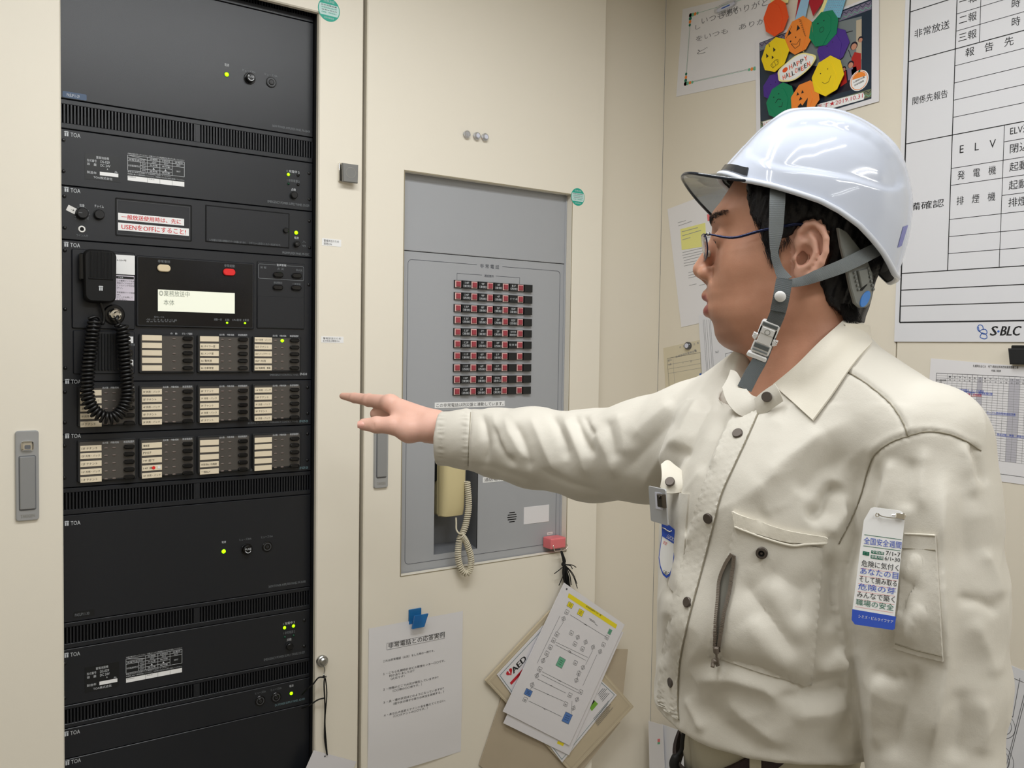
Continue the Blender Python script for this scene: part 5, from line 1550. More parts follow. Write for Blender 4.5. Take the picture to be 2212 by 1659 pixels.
for s, x0, y0, x1, h in (('札幌時計台ビル　地下1階放送系統改修業務整備工事', 508, 988, 755, .0052), ('作業工程表', 607, 1013, 660, .0045), ('地下1階放送設備', 310, 1062, 362, .004), ('ケーブル交換', 310, 1073, 338, .004), ('端子盤改修作業', 318, 1085, 356, .004), ('工事', 340, 1108, 352, .004)):
    a = W8(x0, y0); c = W8(x1, y0); b.text(s, a[0], a[1], c[0], a[1]+h, w+.0001, 'ink_black')
for s, x0, y0, x1, m in (('準備作業・既設配線撤去・ケーブル敷設', 366, 1112, 568, 'ink_blue'), ('端子接続　配線整理', 445, 1128, 615, 'ink_blue'), ('停電作業　試験調整', 447, 1138, 555, 'ink_red'), ('ケーブル敷設配線接続作業', 583, 1238, 740, 'ink_blue'), ('放送試験・検査・調整作業', 638, 1357, 800, 'ink_blue')):
    a = W8(x0, y0); c = W8(x1, y0); b.text(s, a[0], a[1], c[0]+.0, a[1]+.0042, w+.0002, m); b.line(a[0], a[1]-.001, c[0], a[1]-.001, .0006, w+.0002, m)
tag(b.build('schedule_sheet'), 'printed work schedule grid with blue and red entries on the right wall', 'paper')
t = thing('magnet_clip', 'black spring clip holding the top of the work schedule', 'clip', FB.w(*K(2205, 788), .001))
b = MB(FB)
u0, v1 = K(2184, 748); v0 = K(2184, 787)[1]; u1 = u0+.05
b.rrect(u0+.002, v0+.004, u1-.002, v1+.002, .002, 0, .004, 'cord_black', .001); b.build('back_plate', t)
b = MB(FB); b.poly([(u0+.004, v0), (u1-.004, v0), (u1, v1-.004), (u0, v1-.004)], .006, .014, 'rack_dark', .003); b.box(u0+.012, v1-.012, u1-.012, v1-.006, .003, .01, 'rack_dark'); b.build('jaw', t, 30)

# --- sheets low on the wall
fr = wall_sheet((1401, 1557), (1405, 1760), (1470, 1740), .03)
b = sheet(fr, [(1401, 1557), (1405, 1760), (1440, 1752), (1432, 1566)], 'paper_white')
W4 = lambda x, y: fr.px(1360+x/2.596, 1060+y/2.596)
b.flat([W4(158, 1392), W4(172, 1390), W4(172, 1408), W4(158, 1410)], .0009, 'magnet_pink'); b.flat([W4(158, 1410), W4(172, 1408), W4(172, 1420), W4(158, 1422)], .0009, 'flow_green')
tag(b.build('paper_sheet'), 'white sheet with a pink and green mark low in the wall corner', 'paper')
fr = wall_sheet((1429, 1564), (1430, 1760), (1500, 1770), .022)
b = sheet(fr, [(1429, 1564), (1430, 1760), (1500, 1770), (1469, 1578)], 'paper_cool'); tag(b.build('paper_sheet'), 'plain white sheet low in the wall corner beside the belt', 'paper')
fr = wall_sheet((2120, 1410), (2062, 1700), (2227, 1757), .0006)
b = sheet(fr, [(2120, 1410), (2062, 1700), (2225, 1760), (2262, 1470)], 'paper_cool')
W4 = lambda x, y: fr.px(1360+x/2.596, 1060+y/2.596)
for q in (((2128, 1040), (2212, 1075)), ((2150, 1050), (2118, 1220)), ((2118, 1220), (2150, 1270)), ((2150, 1270), (2190, 1050)), ((2225, 1100), (2110, 1555)), ((2235, 1105), (2120, 1555)), ((2130, 1090), (2160, 1110))): b.line(*W4(*q[0]), *W4(*q[1]), .0010, .0009, 'ink_grey')
for (x, y, r) in ((2085, 1310, .026), (2085, 1310, .019), (2065, 1500, .03), (2065, 1500, .022), (2065, 1500, .012)): u, v = W4(x, y); b.ring(u, v, r, r+.0009, .0009, 'ink_grey', 36)
tag(b.build('drawing_sheet'), 'white technical drawing sheet on the wall at the lower right corner', 'paper')
# ------------------------------------------------------------------ implicit-surface tools for bodies and cloth
def smin(a, b, k):
    h = np.clip(0.5+0.5*(b-a)/k, 0, 1)
    return b+(a-b)*h-k*h*(1-h)
def smax(a, b, k): return -smin(-a, -b, k)
def sd_sphere(p, c, r): return np.linalg.norm(p-np.asarray(c), axis=1)-r
def sd_ell(p, c, r):
    q = p-np.asarray(c); r = np.asarray(r)
    k0 = np.linalg.norm(q/r, axis=1); k1 = np.linalg.norm(q/(r*r), axis=1)
    return k0*(k0-1)/np.maximum(k1, 1e-9)
def sd_cone(p, a, b, ra, rb):
    a = np.asarray(a, float); b = np.asarray(b, float)
    ab = b-a; t = np.clip(((p-a) @ ab)/max(ab @ ab, 1e-12), 0, 1)
    return np.linalg.norm(p-a-t[:, None]*ab, axis=1)-(ra+(rb-ra)*t)
def sd_chain(p, pts, rs, k=0.0):
    d = None
    for i in range(len(pts)-1):
        e = sd_cone(p, pts[i], pts[i+1], rs[i], rs[i+1])
        d = e if d is None else (smin(d, e, k) if k else np.minimum(d, e))
    return d
def sd_poly2(x, y, poly):
    """signed distance to a 2-D outline, negative inside"""
    poly = np.asarray(poly, float); n = len(poly)
    d = np.full(len(x), 1e9); ins = np.zeros(len(x), bool)
    for i in range(n):
        ax, ay = poly[i]; bx_, by_ = poly[(i+1) % n]
        ex, ey = bx_-ax, by_-ay
        t = np.clip(((x-ax)*ex+(y-ay)*ey)/max(ex*ex+ey*ey, 1e-12), 0, 1)
        d = np.minimum(d, (x-ax-t*ex)**2+(y-ay-t*ey)**2)
        c = ((ay > y) != (by_ > y)) & (x < (bx_-ax)*(y-ay)/(by_-ay+1e-15)+ax)
        ins ^= c
    d = np.sqrt(d)
    return np.where(ins, -d, d)
def surface_nets(fn, lo, hi, h, levels=4, slack=1.5):
    lo = np.asarray(lo, float); hi = np.asarray(hi, float)
    H = h*2**levels
    n = np.ceil((hi-lo)/H).astype(int)
    g = np.stack(np.meshgrid(*[np.arange(k) for k in n], indexing='ij'), -1).reshape(-1, 3)
    off = np.array([(i, j, k) for i in (0, 1) for j in (0, 1) for k in (0, 1)])
    for L in range(levels, -1, -1):
        s = h*2**L
        if L == 0: break
        d = fn(lo+(g+.5)*s)
        g = g[np.abs(d) < s*.87*slack+.004]
        g = (g[:, None, :]*2+off[None]).reshape(-1, 3)
    B = np.int64(1 << 20)
    key = lambda q: (q[:, 0].astype(np.int64)*B+q[:, 1])*B+q[:, 2]
    cor = (g[:, None, :]+off[None]).reshape(-1, 3)
    kk = key(cor)
    uq, first, inv = np.unique(kk, return_index=True, return_inverse=True)
    val = fn(lo+cor[first]*h)
    cv = val[inv.reshape(-1)].reshape(-1, 8)
    act = (cv.min(1) < 0) & (cv.max(1) >= 0)
    g = g[act]; cv = cv[act]
    o = np.argsort(key(g)); g = g[o]; cv = cv[o]
    ck = key(g)
    ed = [(a, b) for a in range(8) for b in range(a+1, 8) if np.abs(off[a]-off[b]).sum() == 1]
    acc = np.zeros((len(g), 3)); cnt = np.zeros(len(g))
    for a, b in ed:
        va, vb = cv[:, a], cv[:, b]
        m = (va < 0) != (vb < 0)
        t = va/np.where(m, va-vb, 1)
        acc[m] += off[a]+t[m, None]*(off[b]-off[a]); cnt[m] += 1
    V = lo+(g+acc/cnt[:, None])*h
    F = []
    for ax in range(3):
        b, c = (ax+1) % 3, (ax+2) % 3
        e = np.zeros(3, int); e[ax] = 1
        ia = 0; ib = int(e[0]*4+e[1]*2+e[2])
        m = (cv[:, ia] < 0) != (cv[:, ib] < 0)
        idx = np.nonzero(m)[0]
        eb = np.zeros(3, int); eb[b] = 1; ec = np.zeros(3, int); ec[c] = 1
        q = []
        ok = np.ones(len(idx), bool)
        for dlt in (-eb-ec, -ec, np.zeros(3, int), -eb):
            k2 = key(g[idx]+dlt)
            j = np.clip(np.searchsorted(ck, k2), 0, len(ck)-1)
            ok &= ck[j] == k2
            q.append(j)
        q = np.stack(q, 1)[ok]
        flip = cv[idx[ok], ia] >= 0
        q[flip] = q[flip][:, ::-1]
        F.append(q)
    return V, np.concatenate(F)
def v_normals(V, F):
    n = np.zeros_like(V)
    fn = np.cross(V[F[:, 2]]-V[F[:, 0]], V[F[:, 3]]-V[F[:, 1]])
    for k in range(4): np.add.at(n, F[:, k], fn)
    return n/np.maximum(np.linalg.norm(n, axis=1, keepdims=True), 1e-12)
def relax(V, F, it=1, f=.5):
    for _ in range(it):
        s = np.zeros_like(V); c = np.zeros(len(V))
        for k in range(4):
            for j in (1, 3):
                np.add.at(s, F[:, k], V[F[:, (k+j) % 4]]); np.add.at(c, F[:, k], 1)
        V = V+(s/np.maximum(c, 1)[:, None]-V)*f
    return V
def project(V):
    return 1106+FPX*V[:, 0]/V[:, 2], 829.5-FPX*V[:, 1]/V[:, 2]
def polydist(x, y, pts):
    """distance to a polyline and position along it (0..1)"""
    pts = np.asarray(pts, float)
    L = np.r_[0, np.cumsum(np.linalg.norm(np.diff(pts, axis=0), axis=1))]
    d = np.full(len(x), 1e9); s = np.zeros(len(x))
    for i in range(len(pts)-1):
        a, b = pts[i], pts[i+1]; e = b-a; l2 = e @ e
        t = np.clip(((x-a[0])*e[0]+(y-a[1])*e[1])/l2, 0, 1)
        q = np.hypot(x-a[0]-t*e[0], y-a[1]-t*e[1])
        m = q < d
        d = np.where(m, q, d); s = np.where(m, (L[i]+t*(L[i+1]-L[i]))/L[-1], s)
    return d, s
def ss(a, b, x):
    t = np.clip((x-a)/(b-a), 0, 1); return t*t*(3-2*t)
from mathutils.bvhtree import BVHTree
def bvh(V, F): return BVHTree.FromPolygons([tuple(v) for v in V], [tuple(int(i) for i in f) for f in F])
def hit(tree, x, y, fallback=None):
    """camera-frame point and normal where the sight line of photo pixel (x, y) first meets a mesh"""
    d = Vector(((x-1106)/FPX, -(y-829.5)/FPX, 1.0))
    r = tree.ray_cast(Vector((0, 0, 0)), d.normalized())
    if r[0] is None:
        return (None, None) if fallback is None else (PC(x, y, fallback), np.array([0, 0, -1.0]))
    n = np.array(r[1])
    if n @ np.array(d) > 0: n = -n
    return np.array(r[0]), n
def body_obj(name, V, F, mats, parent=None, mi=None, smooth=True, label=None, origin=None):
    return mesh_obj(name, c2w(V), F, mats, mi, parent, smooth, origin, label)

# ------------------------------------------------------------------ head frame
HO = PC(1735, 540, 1.055)
HF = np.array([-.945, 0, .327]); HF /= np.linalg.norm(HF)
HU = np.array([0, 1.0, 0])
HL = np.array([HF[0]*0-HF[2], 0, HF[0]]); HL /= np.linalg.norm(HL)      # towards his left, facing the camera
def h2c(f, u, l): return HO+np.multiply.outer(f, HF)+np.multiply.outer(u, HU)+np.multiply.outer(l, HL)
def c2h(p):
    q = p-HO
    return np.stack([q @ HF, q @ HU, q @ HL], -1)
def hp(x, y, l=0.0):
    """(f, u) of photo pixel (x, y) on the plane l = const of the head"""
    b = HO+l*HL
    k = (x-1106)/FPX
    f = (k*b[2]-b[0])/(HF[0]-k*HF[2])
    d = b[2]+f*HF[2]
    return f, -(y-829.5)/FPX*d-b[1]
def h3(x, y, l=0.0):
    f, u = hp(x, y, l); return np.array([f, u, l])

PROFILE = [(1560, 380), (1576, 397), (1562, 422), (1550, 445), (1542, 461), (1538, 473), (1541, 487), (1548, 505), (1549, 530), (1548, 560), (1541, 590), (1533, 611), (1529, 622), (1528, 640), (1531, 655), (1530, 672), (1535, 688), (1541, 700), (1543, 712), (1545, 725), (1552, 739), (1565, 751), (1580, 759), (1600, 766)]
_pf = np.array([hp(*q) for q in PROFILE]); _pf = _pf[np.argsort(_pf[:, 1])]
WID = [(380, .064), (420, .069), (472, .0715), (510, .0725), (550, .0735), (590, .0725), (640, .068), (690, .061), (720, .053), (745, .041), (758, .028), (768, .016)]
_wd = np.array([(hp(1600, y)[1], w) for y, w in WID]); _wd = _wd[np.argsort(_wd[:, 0])]
U_CHIN = hp(1585, 766)[1]
EAR = dict(l=.078)
EYE = h3(1565, 523, 0)[:2]
def head_sdf(q):
    f, u, l = q[:, 0], q[:, 1], q[:, 2]; al = np.abs(l)
    s = np.stack([f, u, al], 1)
    front = np.interp(u, _pf[:, 1], _pf[:, 0]); wid = np.interp(u, _wd[:, 0], _wd[:, 1])
    fc = .012
    a = np.where(f > fc, np.maximum(front-fc, .01), np.interp(u, [U_CHIN, -.07, 0, .05], [.012, .028, .06, .08]))
    n = 2.35
    r = (np.abs((f-fc)/a)**n+(al/wid)**n+1e-12)**(1/n)
    gx = np.abs((f-fc)/a)**(n-1)/a; gy = (al/wid)**(n-1)/wid
    face = (r-1)*r**(n-1)/np.maximum(np.hypot(gx, gy), 1e-6)
    face = np.where(r < .3, -.02, face)
    face = smax(face, U_CHIN-u, .014)
    face = smax(face, u-.062, .03)
    skull = sd_ell(q, (-.006, .046, 0), (.0985, .083, .0765))
    d = smin(face, skull, .022)
    # jaw and cheek fullness
    d = smin(d, sd_cone(s, (-.002, -.062, .050), (.060, -.103, .020), .018, .016), .02)
    d = smin(d, sd_ell(s, (.062, -.020, .043), (.026, .026, .022)), .02)
    d = smin(d, sd_ell(s, (.052, -.070, .040), (.026, .028, .020)), .02)
    # brow ridge, eye sockets, lids
    bf, bu = hp(1549, 478)
    d = smin(d, sd_cone(s, (bf-.006, bu, .012), (bf-.020, bu-.001, .046), .0085, .008), .012)
    ef, eu = EYE
    d = smax(d, -sd_ell(s, (ef+.013, eu+.001, .031), (.012, .010, .017)), .012)
    d = smin(d, sd_ell(s, (ef-.004, eu-.001, .031), (.0145, .0125, .0165)), .004)
    d = smax(d, -sd_ell(s, (ef+.010, eu-.0055, .031), (.0062, .0016, .0125)), .0015)
    d = smax(d, -sd_chain(s, [(ef+.006, eu+.0062, .019), (ef+.0095, eu+.0072, .031), (ef+.0025, eu+.0052, .044)], [.0010]*3), .0014)
    # nose
    n0, n1, n2 = h3(1549, 503), h3(1540, 535), h3(1514.5, 582)
    nose = sd_chain(s, [n0, n1, n2], [.0058, .0075, .0104], .004)
    al_ = h3(1529, 593); al_[2] = .0125
    nose = smin(nose, sd_ell(s, al_+np.array([0, 0, 0]), (.0108, .0088, .0078)), .006)
    cb = h3(1530, 600)
    nose = smin(nose, sd_cone(s, n2+np.array([-.004, -.004, 0]), cb, .0075, .008), .006)
    d = smin(d, nose, .008)
    no = h3(1520.5, 603); no[2] = .0075
    d = smax(d, -sd_ell(s, no, (.0058, .0035, .0036)), .0015)
    # mouth
    up = [np.append(h3(1526.3, 640)[:2], 0), np.append(h3(1530, 639)[:2], .007), np.append(h3(1541, 648)[:2], .017), np.append(h3(1553, 657)[:2], .025)]
    dn = [np.append(h3(1531.6, 673)[:2], 0), np.append(h3(1536, 672)[:2], .008), np.append(h3(1546, 665)[:2], .018), np.append(h3(1554, 658.5)[:2], .025)]
    d = smin(d, sd_chain(s, up, [.0064, .0066, .0056, .0028], .003), .004)
    d = smin(d, sd_chain(s, dn, [.0076, .0076, .0060, .0028], .003), .004)
    sl = [np.append(h3(1519, 657.5)[:2], 0), np.append(h3(1530, 657)[:2], .012), np.append(h3(1550, 659)[:2], .026)]
    d = smax(d, -sd_chain(s, sl, [.0012, .0012, .0010]), .0022)
    # fold from nose to mouth corner
    d = smax(d, -sd_chain(s, [np.append(h3(1541, 590)[:2], .020), np.append(h3(1553, 625)[:2], .031), np.append(h3(1562, 655)[:2], .033)], [.0012, .0016, .001]), .006)
    # ears
    E = lambda x, y, dl=0.0: np.array([*hp(x, y, .0785), .0785+dl])
    tilt = lambda p: p+np.array([0, 0, max(0, -p[0]+.006)*.38])
    ear = sd_ell(s, tilt(E(1752, 540, -.002)), (.0165, .0285, .0055))
    ear = smin(ear, sd_ell(s, tilt(E(1735, 590, -.001)), (.0105, .0125, .0048)), .006)
    rim = [tilt(E(*q)) for q in ((1727, 546), (1721, 524), (1728, 502), (1743, 489), (1760, 488), (1775, 499), (1783, 520), (1782, 547), (1774, 570), (1762, 588), (1748, 599))]
    ear = smin(ear, sd_chain(s, [r_+np.array([0, 0, .0028]) for r_ in rim], [.003, .0034, .0036, .0040, .0042, .0042, .0042, .0042, .004, .0038, .003], .002), .003)
    ear = smax(ear, -sd_ell(s, tilt(E(1738, 556, .006)), (.0105, .0135, .0095)), .003)
    ear = smax(ear, -sd_chain(s, [tilt(E(1735, 512, .0045)), tilt(E(1756, 500, .0045)), tilt(E(1771, 520, .0045)), tilt(E(1772, 550, .0045))], [.0036, .0036, .0034, .0026]), .0025)
    ear = smin(ear, sd_chain(s, [tilt(E(1751, 510, .0025)), tilt(E(1760, 525, .003)), tilt(E(1763, 550, .003)), tilt(E(1752, 573, .003)), tilt(E(1737, 580, .003))], [.0026, .0032, .0034, .0034, .0032]), .003)
    ear = smin(ear, sd_sphere(s, tilt(E(1721, 560, .001)), .0055), .004)
    ear = smax(ear, -sd_ell(s, tilt(E(1729, 561, .002)), (.0045, .006, .012)), .002)
    d = smin(d, ear, .004)
    return d
NECK_A, NECK_B = h2c(-.002, -.055, 0), h2c(-.004, -.215, 0)
def neck_sdf(p, g=0.0):
    q = c2h(p); s = q*np.array([1, 1, 1.0])
    return sd_cone(q, (.000, -.045, 0), (-.004, -.215, 0), .0545+g, .066+g)

# --- right hand (the pointing one) and arms, camera frame
def px_(x, y, d): return PC(x, y, d)
RS, LS = PC(1500, 935, 1.225), PC(2000, 958, .915)
WR = PC(938, 921, 1.565)
def hand_sdf(p):
    mi_, mm, mr, mp = PC(843, 871, 1.600), PC(850, 880, 1.618), PC(860, 892, 1.634), PC(872, 902, 1.648)
    d = sd_cone(p, WR, mi_, .0255, .0150)
    for m, r in ((mm, .0150), (mr, .0145), (mp, .0135)): d = smin(d, sd_cone(p, WR, m, .0245, r), .010)
    d = smin(d, sd_cone(p, mi_, mp, .0135, .0125), .008)
    # thumb: base, ball, joints
    th = [PC(922, 926, 1.555), PC(884, 929, 1.560), PC(848, 919, 1.562), PC(812, 917.5, 1.566), PC(786, 917, 1.568)]
    d = smin(d, sd_chain(p, th[:3], [.0215, .0212, .0150], .01), .012)
    t2 = sd_chain(p, th[2:], [.0160, .0142, .0108], .003)
    t2 = smin(t2, sd_sphere(p, PC(815, 918, 1.566), .0145), .004)
    d = smin(d, t2, .006)
    d = smin(d, sd_sphere(p, PC(921, 943, 1.578), .0115), .008)
    # web between thumb and index
    d = smin(d, sd_cone(p, PC(862, 893, 1.585), PC(880, 912, 1.572), .015, .018), .014)
    # index finger, pointing
    ix = [mi_, PC(797, 864.5, 1.645), PC(766, 859.5, 1.672), PC(740.5, 855.5, 1.694)]
    di = sd_chain(p, ix, [.0148, .0118, .0098, .0066], .003)
    di = smin(di, sd_sphere(p, ix[1], .0121), .003)
    d = smin(d, di, .007)
    # middle, ring and little fingers curled under
    for m, a, b, c, r in ((mm, (812, 894, 1.640), (838, 906, 1.626), (858, 905, 1.618), .0098), (mr, (826, 903, 1.656), (850, 914, 1.640), (866, 911, 1.632), .0094), (mp, (842, 910, 1.666), (862, 918, 1.652), (876, 915, 1.646), .0082)):
        fg = sd_chain(p, [m, PC(*a), PC(*b), PC(*c)], [r*1.25, r*1.08, r, r*.86], .002)
        d = smin(d, fg, .004)
    # creases
    for a, b in (((801, 908, 1.552), (803, 926, 1.552)), ((806, 908, 1.551), (808, 927, 1.551))):
        d = smax(d, -sd_cone(p, PC(*a), PC(*b), .0012, .0012), .0018)
    # nails
    return d
def arm_sdf(p):
    ARM = [WR, PC(1010, 940, 1.52), PC(1120, 958, 1.455), PC(1280, 975, 1.365), PC(1400, 962, 1.29), RS]
    return sd_chain(p, ARM, [.0255, .029, .036, .040, .044, .046], .006)
WL = np.array([.402, -.600, .868])
def left_arm_sdf(p):
    d = sd_chain(p, [LS, np.array([.425, -.30, .905]), WL], [.045, .040, .027], .006)
    K_ = [WL+np.array(q) for q in ((-.030, -.085, .006), (-.010, -.092, .004), (.010, -.090, .004), (.028, -.082, .006))]
    for m, r in zip(K_, (.0145, .0150, .0145, .0130)): d = smin(d, sd_cone(p, WL, m, .0245, r), .010)
    for m, ln, r in zip(K_, (.036, .040, .037, .029), (.0098, .0100, .0096, .0084)):
        a = m+np.array([-.004, -ln, .006]); b_ = a+np.array([-.004, -ln*.62, .014]); c_ = b_+np.array([-.001, -ln*.42, .013])
        d = smin(d, sd_chain(p, [m, a, b_, c_], [r*1.2, r, r*.92, r*.8], .002), .004)
    th = [WL+np.array(q) for q in ((-.018, -.022, .010), (-.042, -.058, .022), (-.050, -.092, .030), (-.052, -.118, .034))]
    return smin(d, sd_chain(p, th, [.0185, .0145, .0118, .0090], .004), .008)
def trunk_sdf(p):
    d = sd_cone(p, RS, LS, .045, .045)
    d = smin(d, sd_cone(p, NECK_B, np.array([.33, -.30, 1.06]), .07, .085), .03)
    return d
def boxed(p, lo, hi, fn, pad=.03):
    lo = np.asarray(lo); hi = np.asarray(hi)
    e = np.maximum(np.maximum(lo-p, p-hi), 0); d = np.linalg.norm(e, axis=1)+pad*.6
    m = np.all((p > lo-pad) & (p < hi+pad), axis=1)
    if m.any(): d[m] = fn(p[m])
    return d
def body_sdf(p):
    hd = boxed(p, HO-np.array([.17, .14, .17]), HO+np.array([.15, .15, .15]), lambda q: head_sdf(c2h(q)))
    d = smin(hd, boxed(p, HO-np.array([.1, .3, .12]), HO+np.array([.12, .05, .12]), neck_sdf), .018)
    d = smin(d, boxed(p, (-.36, -.12, 1.5), (-.10, .0, 1.74), hand_sdf), .01)
    d = smin(d, arm_sdf(p), .01)
    d = smin(d, trunk_sdf(p), .03)
    d = smin(d, left_arm_sdf(p), .02)
    return d
# ------------------------------------------------------------------ the man: body
BV, BF = surface_nets(body_sdf, (-.40, -.80, .78), (.55, .33, 1.76), .0019, 4)
BV = relax(BV, BF, 2, .5)
def skin_material():
    M('skin', (206, 156, 130), 0.48, sss=0.12, bump=0.06, bscale=500)
    m = bpy.data.materials['skin']; nt = m.node_tree; b = nt.nodes['Principled BSDF']
    at = nt.nodes.new('ShaderNodeAttribute'); at.attribute_name = 'tone'
    sp = nt.nodes.new('ShaderNodeSeparateColor'); nt.links.new(at.outputs['Color'], sp.inputs[0])
    tc = nt.nodes.new('ShaderNodeTexCoord'); nz = nt.nodes.new('ShaderNodeTexNoise'); nz.inputs['Scale'].default_value = 55; nz.inputs['Detail'].default_value = 6
    nt.links.new(tc.outputs['Object'], nz.inputs['Vector'])
    def mix(fac, a, c):
        x = nt.nodes.new('ShaderNodeMix'); x.data_type = 'RGBA'
        nt.links.new(fac, x.inputs[0])
        if isinstance(a, tuple): x.inputs[6].default_value = (*lin(a), 1)
        else: nt.links.new(a, x.inputs[6])
        if isinstance(c, tuple): x.inputs[7].default_value = (*lin(c), 1)
        else: nt.links.new(c, x.inputs[7])
        return x.outputs[2]
    base = mix(nz.outputs['Fac'], (186, 132, 106), (205, 153, 127))
    pale = mix(nz.outputs['Fac'], (224, 174, 154), (232, 188, 172))
    c = mix(sp.outputs[2], base, pale)
    c = mix(sp.outputs[1], c, (112, 86, 75))
    c = mix(sp.outputs[0], c, (150, 78, 76))
    nt.links.new(c, b.inputs['Base Color'])
skin_material()
t_man = PC(1700, 1200, 1.06)
FLOORP = c2w(np.array([[.318, 0, 1.06]]))[0].copy(); FLOORP[2] = 0.0
man = thing('person', 'man in beige work shirt pointing with an outstretched arm at the rack', 'person', FLOORP)
skin = body_obj('body', BV, BF, ['skin'], man)
q = c2h(BV)
tone = np.zeros((len(BV), 4)); tone[:, 3] = 1
al = np.abs(q[:, 2]); s_ = np.stack([q[:, 0], q[:, 1], al], 1)
lipu = sd_chain(s_, [np.append(h3(1522, 643)[:2], 0), np.append(h3(1533, 648)[:2], .014), np.append(h3(1549, 657)[:2], .024)], [.0066, .0055, .0022])
lipd = sd_chain(s_, [np.append(h3(1526, 670)[:2], 0), np.append(h3(1537, 668)[:2], .013), np.append(h3(1550, 660)[:2], .024)], [.0088, .0070, .0022])
head_m = (q[:, 1] > -.16) & (q[:, 0] > .02)
tone[:, 0] = np.where(head_m, 1-ss(-.0005, .0022, np.minimum(lipu, lipd)), 0)*.85
st = np.minimum(sd_ell(s_, (hp(1545, 735)[0]-.01, hp(1545, 730)[1], 0), (.04, .034, .05)), sd_ell(s_, (hp(1530, 625)[0], hp(1530, 626)[1], 0), (.012, .010, .026)))
tone[:, 1] = np.where(head_m, 1-ss(-.012, .012, st), 0  )*.44*(1-tone[:, 0])
tone[:, 2] = np.where((BV[:, 0] < .2) | (BV[:, 1] < -.5), 1, 0)*1.0
tone[:, 2] = np.maximum(tone[:, 2], np.where((q[:, 0] < .012) & (al > .0705) & (q[:, 1] > -.05), .45, 0))
ca = skin.data.color_attributes.new('tone', 'FLOAT_COLOR', 'POINT')
ca.data.foreach_set('color', tone.reshape(-1).astype(np.float32))
body_tree = bvh(BV, BF)
# eyes, nails
M('eye_white', (225, 218, 208), .2); M('iris', (40, 26, 20), .15)
for s in (1, -1):
    c = h2c(EYE[0]-.0022, EYE[1]-.001, .031*s)
    b = MB(); V = []; F = []
    n, k = 20, 12
    for i in range(k+1):
        a = math.pi*i/k
        for j in range(n):
            z = 2*math.pi*j/n
            V.append(c+.0112*(math.cos(a)*(HF*.94-HU*.3)+math.sin(a)*(math.cos(z)*(HU*.94+HF*.3)+math.sin(z)*HL)))
    for i in range(k):
        for j in range(n): F.append((i*n+j, i*n+(j+1) % n, (i+1)*n+(j+1) % n, (i+1)*n+j))
    body_obj('eyeball', np.array(V), F, ['iris', 'eye_white'], man, [0 if i < 3 else 1 for i in range(k) for j in range(n)])
M('nail', (232, 176, 162), .25)
def nail(c, ax, sd, nr, a, b_):
    V = []; F = []
    for i in range(7):
        for j in range(9):
            x, y = (i/6-.5)*2, (j/8-.5)*2
            sc = math.sqrt(max(0, 1-.55*x*x)) if x < 0 else math.sqrt(max(.0, 1-.25*x*x))
            V.append(c+ax*a*x+sd*b_*y*sc+nr*(.0012-.0035*y*y-.001*x*x))
    for i in range(6):
        for j in range(8): F.append((i*9+j, i*9+j+1, (i+1)*9+j+1, (i+1)*9+j))
    return body_obj('fingernail', np.array(V), F, ['nail'], man)
p0, n0_ = hit(body_tree, 781.5, 917)
ax = PC(775, 917, p0[2])-PC(792, 917, p0[2]); ax /= np.linalg.norm(ax)
nr = np.array([-.30, .12, -.94]); nr -= ax*(nr@ax); nr /= np.linalg.norm(nr); sd = np.cross(nr, ax)
nail(p0+nr*.0004, ax, sd, nr, .0078, .0066)

# ------------------------------------------------------------------ hair
M('hair_black', (22, 21, 24), .42, spec=.35, bump=.35, bscale=300)
HAIRP = [(1560, 300), (1612, 395), (1616, 440), (1624, 470), (1640, 492), (1646, 520), (1652, 548), (1660, 566), (1668, 560), (1676, 540), (1690, 522), (1712, 512), (1726, 492), (1748, 480), (1775, 484), (1788, 505), (1792, 540), (1786, 572), (1772, 600), (1764, 612), (1774, 632), (1790, 655), (1815, 676), (1838, 692), (1900, 700), (1960, 500), (1900, 300)]
HAIR2 = np.array([hp(x, y, .062) for x, y in HAIRP])
def hair_sdf(p):
    q = c2h(p)
    skull = sd_ell(q, (-.008, .044, 0), (.1035, .0895, .0805))
    nape = sd_cone(q, (-.020, -.01, 0), (-.012, -.10, 0), .066, .054)
    side = sd_ell(q, (.020, .035, 0), (.082, .095, .0835))
    d = smin(smin(skull, nape, .02), side, .01)
    w = .0022*np.sin(q[:, 0]*420+q[:, 1]*90)*np.sin(q[:, 1]*130)+.0012*np.sin(q[:, 0]*900+q[:, 1]*300)
    d = d+w*.6
    e = sd_poly2(q[:, 0], q[:, 1], HAIR2)
    e = e+.0012*np.sin(q[:, 0]*700)*np.sin(q[:, 1]*500)
    d = smax(d, e, .006)
    return smax(d, q[:, 1]-.098, .01)
HV_, HFc = surface_nets(lambda p: boxed(p, HO-.16, HO+.16, hair_sdf), HO-.17, HO+.17, .0021, 4)
hair = body_obj('hair', HV_, HFc, ['hair_black'], man)
